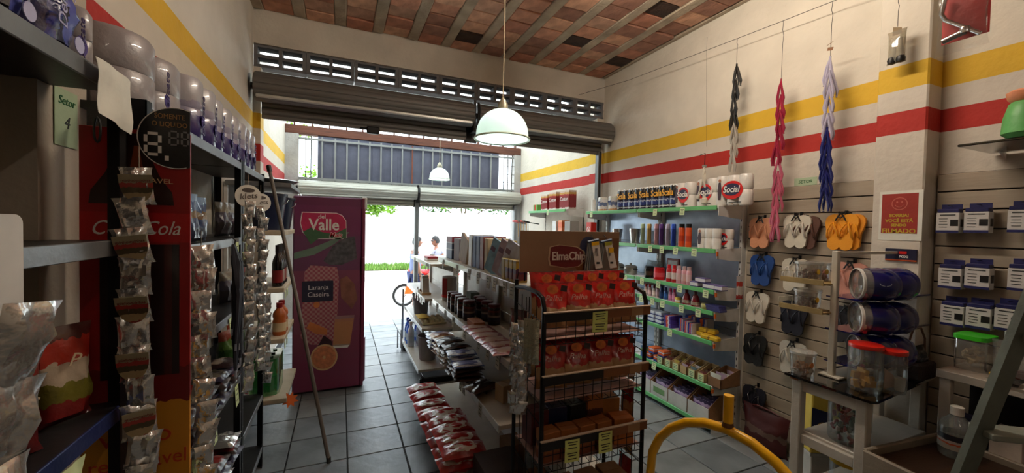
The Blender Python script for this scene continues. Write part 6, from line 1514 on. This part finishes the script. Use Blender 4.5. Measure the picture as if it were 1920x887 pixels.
def tub_(label, loc, fillc, R=.062, H=.105, dot=yellow):
    t = thing('plastic_tub', label, 'tub', loc)
    MB().lathe([(0,.001),(R*.86,.001),(R*.9,.01),(R,H-.012)], 24).build('tub', tubm, t, smooth=True)
    MB().lathe([(R*1.0,H-.014),(R*1.05,H-.012),(R*1.05,H),(0,H+.001)], 24).build('lid', clear('white translucent lid', (.92,.92,.9), .5), t, smooth=True)
    r = random.Random(int(R*1000)+len(label))
    for k in range(24):
        a = r.uniform(0,2*PI); q = R*.7*math.sqrt(r.random()); MB().box((0,0,0),(.022,.016,.012),.004).build('sweet', mat('tub sweet %s' % fillc[k % len(fillc)][0], fillc[k % len(fillc)][1], .4), t, (q*math.cos(a), q*math.sin(a), .012+.045*k/24), rot=(r.uniform(0,3), r.uniform(0,3), 0))
    MB().lathe([(0,-.001),(.014,-.001),(.014,0),(0,0)], 14, (-.3*R,-R*.965,H*.52), 'Y').build('price_dot', dot, t)
    return t
brn = [('brown',(.40,.24,.14)),('rust',(.50,.30,.2))]
tub_('clear tub of dark sweets on the upper tray of the bin rack', (2.52+xl-.018, 1.355, tiers[0]+.0045), [('plum',(.36,.18,.22)),('brown',(.40,.24,.14))])
tub_('clear tub of brown sweets on the lower tray of the bin rack', (2.52+xl-.018, 1.355, tiers[1]+.0045), brn)
tub_('clear tub with orange dot standing on the glass table under the trays', (2.27, 1.32, jz), [('caramel',(.62,.40,.18))], .058, .12, mat('orange dot', (.86,.48,.1), .5))
tub_('clear tub behind the white rack post, upper level', (2.52+xl+.075, 1.36, tiers[0]+.004), [('salmon',(.74,.46,.38))], .055, .10)
MB().box((xl+.075,.125,tiers[0]-TZ),(.10,.12,.007)).build('tray_board', yel_w, rk)
navyb = mat('glossy royal blue plastic', (.03,.05,.34), .18, coat=.6, bump=.01, var=.05)
def bin_tier(z, labs, n=2, word=None):
    for k in range(n):
        x = 2.52+xl+.075+.118*k; y = 1.125-.02*k
        t = thing('sweet_bin', labs[k], 'bin', (x, y, z), -.72)
        R = .076; W_ = .15
        MB().lathe([(0,-.004),(R*.9,-.003),(R,0),(R,.035)], 28, (-.045,0,R), 'X').build('clear_front', tubm, t, smooth=True)
        MB().lathe([(R*.96,-.005),(R*1.03,-.003),(R*1.03,.008),(R*.96,.010)], 28, (-.05,0,R), 'X').build('white_rim', mat('pale bin rim', (.82,.82,.80), .3), t, smooth=True)
        lid_ = MB()
        prof = [(R*1.05,-.012),(R*1.10,.03),(R*1.04,.075),(R*.78,.105),(R*.0,.112)]
        lid_.lathe(prof, 28, (0,0,R), 'X'); lid_.build('blue_lid', navyb, t, smooth=True)
        MB().lathe([(0,-.0125),(R*1.05,-.012)], 28, (0,0,R), 'X').build('blue_divider', navyb, t)
        r = random.Random(k+int(z*100))
        for q in range(8): MB().box((0,0,0),(.02,.03,.022),.004).build('sweet', mat('bin sweet %d' % (q % 3), [(.62,.2,.3),(.85,.8,.7),(.5,.5,.25)][q % 3], .4), t, (-.038+.012*r.random(), r.uniform(-.05,.05), .014+.02*(q//4)), rot=(r.random()*3,0,0))
        if k == 0 and word:
            lg = MB().prism(ell(.024,.012,18), .001, 'Y').build('oval_logo', mat('pale oval print', (.7,.74,.8), .4), t, (.03,-R*1.06,R*1.15)); lg.rotation_euler = (-.25,0,0); MB().prism(ell(.021,.0095,18), .001, 'Y', (0,-.001,0)).build('oval_inner', navyb, lg)
        MB().tube([(-.03,0,.002),(.10,0,.002)], .006, 6).build('rest_bar', wrp, t)
for i, z in enumerate((1.325, 1.155, .985)):
    nm_ = ['top','middle','lowest'][i]
    bin_tier(z-.0, ['royal blue lidded sweet bin with clear front, %s tier by the white post' % nm_, 'royal blue lidded sweet bin, %s tier, the one by the pillar' % nm_], 2, 'a' if i == 0 else None)
    MB().box(((xl+xr_)/2+.03,-.04,z-TZ-.006),(xr_-xl+.06,.16,.006)).build('bin_shelf', navyb, rk)
# things to the right on the table and behind
bs = thing('basket', 'dark brown basket with a thin arched handle at the back of the glass table', 'basket', (2.80, 1.07, jz))
MB().box((0,0,.045),(.17,.10,.09),.01).build('basket_body', mat('dark brown wicker', (.16,.10,.07), .7, bump=.4, bscale=80), bs)
MB().tube([(-.08,0,.08),(-.085,0,.20),(-.05,0,.26),(.03,0,.26),(.075,0,.20),(.08,0,.08)], .005, 6).build('arched_handle', mat('brown cane', (.36,.24,.15), .6), bs, smooth=True)
MB().bag(.14,.10,.06,620,.012).build('dark_packet', mat('dark film packet', (.10,.11,.13), .25, var=.4, coat=.5), bs, (.0,0,.07), smooth=True)
cupw = thing('white_pot', 'white pot with orange foot standing between blue bins and basket', 'pot', (2.72, 1.20, jz))
MB().lathe([(0,0),(.03,0),(.036,.12),(.0,.12)], 16).build('pot', bands('white orange pot print', [(0,(.62,.34,.16)),(.35,(.78,.76,.74))], rough=.4), cupw, smooth=True); MB().lathe([(.037,.118),(.038,.132),(0,.134)], 16).build('lid', white_steel, cupw, smooth=True)
shB = thing('side_shelf', 'white board shelf with clear bags against the slat wall at the right', 'shelf', (2.90, .74, 0))
for z, m_ in ((.99,whp),(.62,whp)): MB().box((0,0,z-.02),(.34,.46,.04),.003).build('board', m_, shB)
for y in (-.20,.20): MB().box((-.14,y,.485),(.04,.04,.97),.003).build('leg', whp, shB)
MB().box((.15,0,.5),(.01,.42,.9)).build('back_board', mat('black board', (.04,.04,.05), .6), shB)
gb = thing('lidded_tub', 'clear square tub with bright green lid, with pasta, behind the basket', 'tub', (2.92, .90, .991))
MB().prism(rrect(.15,.11,.025,4), .15, 'Z').build('tub', tubm, gb, smooth=True); MB().prism(rrect(.16,.12,.028,4), .02, 'Z', (0,0,.15)).build('green_lid', mat('bright green lid', (.22,.72,.12), .4), gb)
r = random.Random(5)
for k in range(14): MB().tube([(r.uniform(-.05,.05),r.uniform(-.035,.035),.02+.006*k),(r.uniform(-.05,.05),r.uniform(-.035,.035),.03+.006*k)], .008, 6).build('pasta_piece', mat('cream pasta', (.80,.74,.58), .6), gb)
def clear_bag(label, loc, w, h, seed, fc, rz=-PI/2):
    t = thing('clear_bag', label, 'bag', loc, rz)
    MB().bag(w,h,.08,seed,.014).build('bag', clear_plastic, t, smooth=True); MB().box((0,0,.022),(w*.7,.05,.04),.012).build('contents', fc, t); return t
clear_bag('clear crinkled bag of red brown goods on the side shelf', (2.90, .77, .991), .14, .17, 630, mat('red brown goods', (.34,.14,.10), .6, var=.3))
clear_bag('clear bag next to the ladder on the side shelf', (2.90, .62, .991), .13, .16, 631, mat('brown goods', (.40,.25,.16), .6, var=.3))
yp = carton_box('yellow_packet', 'small yellow packet on the side shelf before the clear bag', 'packet', (.06,.02,.03), yellow, (2.79, .78, .991), -PI/2)
dk = lying('black_packet', 'flat black packet lying on the front of the side shelf', 'packet', .10, .09, .02, mat('black film packet', (.06,.06,.07), .3, var=.4, coat=.5), 632, (2.76, .75, .992), -PI/2)
for k, (y, z_, c, nm_) in enumerate(((.88,.621,(.10,.12,.30),'navy'),(.76,.621,(.72,.68,.64),'pale grey'),(.62,.621,(.62,.12,.10),'red'))):
    carton_box('stored_box', '%s box on the dark lower board of the side shelf' % nm_, 'box', (.10,.12,.13), mat('%s stored box' % nm_, c, .5, var=.3), (2.88, y, z_), -PI/2)
# logo boxes behind the table legs
yc = thing('yellow_crate', 'yellow and navy box with part of a word under the glass table', 'box', (2.86, 1.42, .30), -.5)
MB().box((0,0,.20),(.46,.16,.36),.006).build('box', mat('pale yellow box', (.78,.68,.26), .5), yc); MB().prism([(-.23,.05),(-.06,.04),(-.02,.12),(-.10,.15),(-.12,.27),(-.23,.30)], .001, 'Y', (0,-.081,0)).build('navy_print', mat('navy crate print', (.09,.12,.28), .5), yc)
text('TOR', .055, white, yc, (-.165,-.083,.17), bold=.001, shear=.15); MB().lathe([(.040,-.0005),(.043,-.0005)], 24, (-.165,-.0825,.17), 'Y').build('oval_print', yellow, yc)
MB().box((0,0,.01),(.46,.16,.02)).build('crate_base', whp, yc)
MB().box((0,0,-.14),(.44,.15,.28),.004).build('stand', whp, yc)
# desk with bottle
dkz = .655
ds = thing('wooden_desk', 'low wooden tray desk with raised rim holding a big bottle', 'desk', (2.43, .80, 0), -.10)
dark_w = mat('dark brown desk top', (.20,.13,.09), .35, var=.25, scale=3, bump=.08, stretch=(1,8,8)); pale_w = mat('greyed desk board', (.50,.46,.40), .6, var=.15, bump=.1)
MB().box((0,0,dkz-.015),(.54,.32,.02)).build('top', dark_w, ds)
for (c, d) in (((-.27,0,dkz-.03),(.02,.34,.11)),((0,-.165,dkz-.03),(.54,.02,.11)),((0,.165,dkz-.02),(.54,.02,.10)),((.27,0,dkz-.03),(.02,.34,.11))): MB().box(c, d, .008).build('rim_board', pale_w, ds)
for x in (-.24,.24):
    for y in (-.13,.13): MB().box((x,y,(dkz-.085)/2),(.04,.04,dkz-.085),.003).build('leg', pale_w, ds)
p = on_z(1772, 828, dkz)
bt = bottle('water_bottle', 'big clear bottle with white cap and dark label on the wooden desk', 'bottle', [(0,.001),(.052,.001),(.058,.012),(.058,.125),(.05,.155),(.022,.185),(.018,.20)], clear('bottle plastic', (.86,.90,.90), .22), [(.021,.188),(.023,.19),(.023,.225),(.018,.228),(0,.228)], mat('white bottle cap', (.80,.80,.78), .4), (min(p.x,2.58), .84, dkz-.004), .5, (.0585,.04,.105, bands('bottle label print', [(0,(.62,.60,.56)),(.35,(.70,.28,.12)),(.45,(.66,.62,.6)),(.62,(.12,.12,.16))], rough=.4, jag=.2)))
# step ladder
lad = thing('step_ladder', 'grey steel step ladder leaning across the right frame edge', 'ladder', (1.90, .70, 0))
lad_m = mat('worn grey ladder paint', (.36,.38,.34), .5, .3, var=.25, scale=6, bump=.12)
def rail(p0, p1, w, d, nm_):
    p0, p1 = Vector(p0), Vector(p1); t_ = (p1-p0).normalized(); view = Vector((1,.35,0)).normalized()
    side = Vector((.93,-.37,0)); side = (side - t_*side.dot(t_)).normalized(); nrm = t_.cross(side)
    mb = MB(); cs = [(-w/2,-d/2),(w/2,-d/2),(w/2,d/2),(-w/2,d/2)]
    vs_ = [p + side*a + nrm*b for p in (p0,p1) for a, b in cs]
    mb.add(vs_, [(0,1,2,3),(7,6,5,4)]+[(i,4+i,4+(i+1)%4,(i+1)%4) for i in range(4)])
    r_ = mb.build(nm_, lad_m, lad); r_.location = (-1.90,-.70,0); return r_
ra0, ra1 = Vector((1.862,.77,0)), Vector((2.06,.47,1.66))
rail(ra0, ra1, .058, .022, 'rail')
rb0, rb1 = Vector((2.09,.62,0)), Vector((2.27,.33,1.66))
rail(rb0, rb1, .058, .022, 'rail')
for k in range(4):
    f_ = .2+.2*k; a_ = ra0.lerp(ra1, f_); b_ = rb0.lerp(rb1, f_); c_ = (a_+b_)/2
    dv = b_-a_
    MB().box((c_.x-1.90, c_.y-.70, c_.z), (dv.length, .09, .022), .003, rz=math.atan2(dv.y, dv.x)).build('step', mat('pale ladder step', (.52,.54,.50), .5, .3, var=.2), lad)
a_, b_ = ra1, rb1
MB().box(((a_.x+b_.x)/2-1.90, (a_.y+b_.y)/2-.70, 1.65), ((b_-a_).length+.05, .12, .022), .004, rz=math.atan2(b_.y-a_.y, b_.x-a_.x)).build('top_plate', MATS['pale ladder step'], lad)
# yellow hoop
hoop_m = mat('yellow hoop paint', (.92,.70,.06), .3, var=.08, bump=.03, coat=.4)
hp_ = thing('pipe_hoop', 'yellow bent steel pipe hoop with a short upright stub on top', 'hoop', (1.235, .95, 0))
pts = [(-.06,.30,.0),(-.06,.30,.62)]
for k in range(1, 12):
    a = PI*k/12; pts.append((-.06*math.cos(a)*1.0, .30*math.cos(a), .665+.30*math.sin(a)))
pts += [(.03,-.30,.62),(.03,-.30,0)]
MB().tube(pts, .0172, 14).build('bent_pipe', hoop_m, hp_, smooth=True)
MB().tube([(0,0,.965),(0,0,1.085)], .0165, 14).build('stub', hoop_m, hp_, smooth=True); MB().lathe([(.020,.976),(.0175,.986),(.0172,.992)], 14).build('weld_bead', mat('rusty weld', (.38,.24,.08), .6), hp_, smooth=True)
for x, y in ((-.06,.30),(.03,-.30)): MB().box((x,y,.006),(.10,.10,.010),.002).build('base_plate', hoop_m, hp_)

# ================================================================== STREET: MOTORCYCLE AND PEOPLE
SK = mat('tan skin', (.50,.32,.23), .55, bump=.02, var=.05, sub=.05); HAIR = mat('short dark hair', (.06,.05,.05), .7, bump=.4, bscale=90)
def skin_body(name, joints, edges, mt, parent, root=0, sub=2):
    me = bpy.data.meshes.new(name); me.from_pydata([j[0] for j in joints], edges, []); me.materials.append(mt)
    o = bpy.data.objects.new(name, me); COL.objects.link(o); o.parent = parent
    sm_ = o.modifiers.new('skin', 'SKIN'); sm_.use_smooth_shade = True; o.modifiers.new('subd', 'SUBSURF').levels = sub; o.modifiers['subd'].render_levels = sub
    for i, j in enumerate(joints):
        rr = j[1] if isinstance(j[1], tuple) else (j[1], j[1]); me.skin_vertices[0].data[i].radius = rr
        me.skin_vertices[0].data[i].use_root = (i == root)
    return o
def head(parent, c, yaw, hair=True, glasses=False):
    """face toward local +x before yaw"""
    h_ = MB()
    def fn(u, v):
        a = 2*PI*u; b = PI*(v-.5); x, y, z = math.cos(b)*math.cos(a), math.cos(b)*math.sin(a), math.sin(b)
        X = x*(.098 if x > 0 else .100); Y = y*.076*(1-.16*max(0,-z)*(1)); Z = z*.122
        f_ = max(0, x)
        if f_ > .2:
            X -= .012*max(0, z)*f_
            X += .026*math.exp(-((y/.14)**2) - ((z+.12)/.17)**2)      # nose
            X += .010*math.exp(-((y/.35)**2) - ((z+.46)/.08)**2)      # lips
            X -= .010*math.exp(-(((abs(y)-.38)/.16)**2) - ((z-.08)/.12)**2)  # eye sockets
            X += .012*math.exp(-((y/.3)**2) - ((z+.78)/.15)**2)       # chin
        return Vector((X, Y, Z))
    h_.grid(fn, 40, 28); ho = h_.build('head', SK, parent, c, smooth=True); ho.rotation_euler = (0,0,yaw)
    ear = MB()
    for sg in (-1,1): ear.lathe([(0,-.008),(.022,-.004),(.026,.002),(.016,.008),(0,.006)], 12, (-.006, sg*.074, -.005), 'Y')
    ear.build('ears', SK, ho, smooth=True)
    for sg in (-1,1): MB().lathe([(0,-.010),(.008,-.006),(.010,0),(.008,.006),(0,.010)], 10, (.084, sg*.030, .012)).build('eye', mat('eye white', (.8,.78,.76), .3), ho, smooth=True)
    MB().tube([(.090,-.022,-.056),(.097,0,-.055),(.090,.022,-.056)], .0035, 6).build('mouth', mat('lips', (.50,.26,.22), .5), ho, smooth=True)
    if hair:
        q = MB()
        def fh(u, v):
            a = 2*PI*u; lim = .10+.42*(1-max(0,math.cos(a))**1.5)*0 ; front = max(0, math.cos(a))
            b0 = (-.35 if front < .2 else .42*front); b = b0 + (PI/2-b0)*v
            n_ = 1.09+.03*noise.noise(Vector((a*3,v*6,1)))
            return Vector((math.cos(b)*math.cos(a)*.098*n_, math.cos(b)*math.sin(a)*.078*n_, math.sin(b)*.122*n_))
        q.grid(fh, 36, 12); q.build('hair', HAIR, ho, smooth=True)
    if glasses:
        g_ = MB()
        for sg in (-1,1): g_.prism(rrect(.046,.032,.012,4,sg*.030,.012), .006, 'X', (.092,0,0)); g_.tube([(.092,sg*.052,.016),(.02,sg*.080,.014),(-.01,sg*.08,.01)], .003, 5)
        g_.build('sunglasses', black, ho)
    return ho
def hand(parent, wrist, direction, palm_n, mt=SK, side=1):
    d = Vector(direction).normalized(); n_ = Vector(palm_n); n_ = (n_-d*n_.dot(d)).normalized(); s_ = d.cross(n_)*side
    w = Vector(wrist); mb = MB()
    mb.tube([w-d*.02, w+d*.02, w+d*.055, w+d*.088], [.022,.030,.036,.030], 10)
    mb.v = mb.v
    for k, (off, L_) in enumerate(((-.028,.062),(-.010,.075),(.009,.070),(.027,.055))):
        b0 = w+d*.080+s_*off; mb.tube([b0, b0+d*L_*.45+n_*.006, b0+d*L_*.78+n_*.020, b0+d*L_*.92+n_*.036], [.0095,.009,.008,.0065], 8)
    b0 = w+d*.025-s_*.030; mb.tube([b0, b0+d*.022-s_*.022+n_*.006, b0+d*.050-s_*.026+n_*.014], [.012,.011,.008], 8)
    return mb.build('hand', mt, parent, smooth=True)
GZ = -.30
# standing man in a pale shirt, facing +x (to the right), arm hanging
Y0 = 8.95
X0 = on_y(779, 470, Y0).x
man = thing('person', 'man in grey blue t-shirt with short dark hair standing by the motorcycle, arm hanging down', 'person', (X0, Y0, GZ))
hs = 1.0
J = [((0,0,.84),(.135,.165)),((0,0,1.02),(.105,.15)),((.0,0,1.18),(.115,.165)),((-.01,0,1.33),(.08,.10)),((.01,0,1.40),.050),((.02,0,1.46),.046),
     ((-.01,-.17,1.30),.055),((.0,.17,1.30),.055),
     ((0,-.09,.80),.095),((.01,-.10,.45),.065),((-.01,-.10,.10),.042),((.11,-.11,.035),.034),
     ((0,.09,.80),.095),((.03,.10,.45),.065),((.0,.10,.10),.042),((.12,.11,.035),.034)]
E_ = [(0,1),(1,2),(2,3),(3,4),(4,5),(3,6),(3,7),(0,8),(8,9),(9,10),(10,11),(0,12),(12,13),(13,14),(14,15)]
# body: skin surface incl. arms
JB = J + [((.03,-.205,1.04),.040),((.085,-.21,.82),.029),((.04,.20,1.04),.040),((.16,.19,.86),.029)]
EB = E_ + [(6,16),(16,17),(7,18),(18,19)]
skin_body('body', JB, EB, SK, man)
shirt_m = mat('grey blue t-shirt', (.40,.44,.56), .85, bump=.15, bscale=40); short_m = mat('dark blue shorts', (.14,.18,.34), .85, bump=.15)
skin_body('t_shirt', [((0,0,.86),(.158,.185)),((0,0,1.02),(.128,.168)),((0,0,1.18),(.135,.182)),((-.01,0,1.335),(.095,.115)),((-.01,-.175,1.30),.075),((.012,-.20,1.14),.070),((0,.175,1.30),.075),((.02,.20,1.14),.070)], [(0,1),(1,2),(2,3),(3,4),(4,5),(3,6),(6,7)], shirt_m, man)
skin_body('shorts', [((0,0,.86),(.15,.178)),((0,-.09,.78),.112),((.01,-.10,.52),.095),((0,.09,.78),.112),((.02,.10,.52),.095)], [(0,1),(1,2),(0,3),(3,4)], short_m, man)
head(man, (.035,0,1.565), .0)
hand(man, (.088,-.21,.80), (.25,-.0,-1), (1,.3,.1)); hand(man, (.165,.19,.84), (.4,0,-1), (1,-.3,.1), side=-1)
sho = mat('sandal rubber', (.10,.10,.12), .7)
for sg in (-1,1): MB().box((.055,sg*.105,.012),(.25,.085,.022),.008).build('sandal', sho, man)

# motorcycle, front wheel to the left (-x)
mo = thing('motorcycle', 'orange and red small motorcycle parked outside, its wheel showing beside the shelving', 'motorcycle', (on_y(757,560,9.67).x, 9.67, GZ))
tyre = mat('tyre rubber', (.06,.06,.06), .8, bump=.2); org = mat('orange motorcycle paint', (.92,.36,.06), .3, coat=.5); mred = mat('red motorcycle paint', (.80,.07,.06), .3, coat=.5)
WR = .265
for x in (0, 1.20):
    wh = MB().lathe([(WR-.045,-.035),(WR-.01,-.035),(WR,-.015),(WR,.015),(WR-.01,.035),(WR-.045,.035),(WR-.045,-.035)], 36, (x,0,WR), 'Y').build('wheel', tyre, mo, smooth=True)
    rm_ = MB().lathe([(WR-.062,-.02),(WR-.043,-.024),(WR-.043,.024),(WR-.062,.02),(WR-.062,-.02)], 36, (x,0,WR), 'Y').build('rim', grey_steel, wh)
    sp_ = MB().lathe([(0,-.04),(.035,-.04),(.035,.04),(0,.04)], 14, (x,0,WR), 'Y')
    for k in range(12): a = 2*PI*k/12; sp_.tube([(x+.03*math.cos(a),.01*(1 if k % 2 else -1),WR+.03*math.sin(a)),(x+(WR-.05)*math.cos(a),0,WR+(WR-.05)*math.sin(a))], .003, 4)
    sp_.build('spokes', chrome, wh)
fd = MB(); fd.lathe([(WR+.025,-.05),(WR+.04,0),(WR+.025,.05)], 16, (0,0,WR), 'Y', -.25*PI, .55*PI); fd.build('front_mudguard', org, mo, smooth=True)
for sg in (-1,1): MB().tube([(0,sg*.055,WR),(.14,sg*.055,.62),(.20,sg*.05,.86)], .016, 8).build('fork', chrome, mo, smooth=True)
MB().tube([(.20,-.33,.98),(.16,-.25,1.0),(.20,0,.92),(.16,.25,1.0),(.20,.33,.98)], .013, 8).build('handlebar', black_paint, mo, smooth=True)
MB().lathe([(0,-.03),(.06,-.02),(.075,.03),(.05,.09),(0,.10)], 18, (.12,0,.84), 'X').build('headlamp', mred, mo, smooth=True)
tk = MB().bag(.44,.26,.24,700,.004,12,10,sit=False); tk.build('fuel_tank', mred, mo, (.48,0,.62), smooth=True)
MB().prism([(.0,.30),(.10,.62),(.24,.82),(.42,.74),(.40,.40),(.25,.30)], .16, 'Y', (0,-.08,0)).build('side_fairing', org, mo)
MB().prism([(.68,.70),(1.30,.76),(1.34,.82),(1.0,.80),(.68,.78)], .24, 'Y', (0,-.12,0)).build('seat', black, mo)
MB().prism([(.62,.40),(.80,.70),(1.36,.76),(1.20,.58),(.82,.44)], .18, 'Y', (0,-.09,0)).build('tail_fairing', mred, mo)
MB().box((.55,0,.36),(.34,.20,.24),.04).build('engine', grey_steel, mo); MB().tube([(.60,.13,.25),(.9,.14,.22),(1.40,.15,.30)], [.02,.035,.04], 10).build('exhaust', chrome, mo, smooth=True)
MB().tube([(.2,0,.86),(.62,0,.66),(.70,0,.34),(1.2,0,WR)], .022, 8).build('frame', black_paint, mo)
for sg in (-1,1): MB().tube([(.20,sg*.25,.99),(.18,sg*.27,1.16)], .006, 6).lathe([(0,-.004),(.05,-.003),(.05,.003),(0,.004)], 14, (.18,sg*.28,1.19), 'X').build('mirror', black_paint, mo)
MB().tube([(.62,-.14,.22),(.56,-.20,.0)], .012, 6).build('side_stand', black_paint, mo)
# rider seated on it, facing left
rid = thing('person', 'man with sunglasses and light shirt seated on the red motorcycle, hands forward', 'person', (mo.location.x+.86, 9.67, GZ))
JR = [((0,0,.90),(.13,.16)),((-.02,0,1.06),(.105,.15)),((-.06,0,1.22),(.11,.165)),((-.08,0,1.33),(.08,.10)),((-.10,0,1.40),.05),((-.11,0,1.45),.046),
      ((-.08,-.17,1.30),.052),((-.08,.17,1.30),.052),((-.20,-.22,1.08),.040),((-.44,-.25,1.02),.028),((-.20,.22,1.08),.040),((-.44,.25,1.02),.028),
      ((-.04,-.11,.86),.090),((-.34,-.20,.72),.066),((-.24,-.20,.34),.044),((-.36,-.20,.26),.034),((-.04,.11,.86),.090),((-.34,.20,.72),.066),((-.24,.20,.34),.044),((-.36,.20,.26),.034)]
ER = [(0,1),(1,2),(2,3),(3,4),(4,5),(3,6),(3,7),(6,8),(8,9),(7,10),(10,11),(0,12),(12,13),(13,14),(14,15),(0,16),(16,17),(17,18),(18,19)]
skin_body('body', JR, ER, SK, rid)
skin_body('shirt', [((0,0,.93),(.15,.178)),((-.02,0,1.06),(.125,.168)),((-.06,0,1.22),(.13,.182)),((-.08,0,1.33),(.095,.115)),((-.08,-.175,1.30),.072),((-.15,-.205,1.17),.062),((-.08,.175,1.30),.072),((-.15,.205,1.17),.062)], [(0,1),(1,2),(2,3),(3,4),(4,5),(3,6),(6,7)], mat('light grey shirt', (.52,.52,.58), .85, bump=.15), rid)
skin_body('shorts', [((0,0,.90),(.145,.175)),((-.05,-.12,.86),.108),((-.30,-.19,.745),.088),((-.05,.12,.86),.108),((-.30,.19,.745),.088)], [(0,1),(1,2),(0,3),(3,4)], mat('blue violet shorts', (.28,.30,.56), .85, bump=.15), rid)
head(rid, (-.125,0,1.555), PI+.3, True, True)
hand(rid, (-.46,-.25,1.015), (-1,-.0,-.1), (0,0,-1)); hand(rid, (-.46,.25,1.015), (-1,0,-.1), (0,0,-1), side=-1)
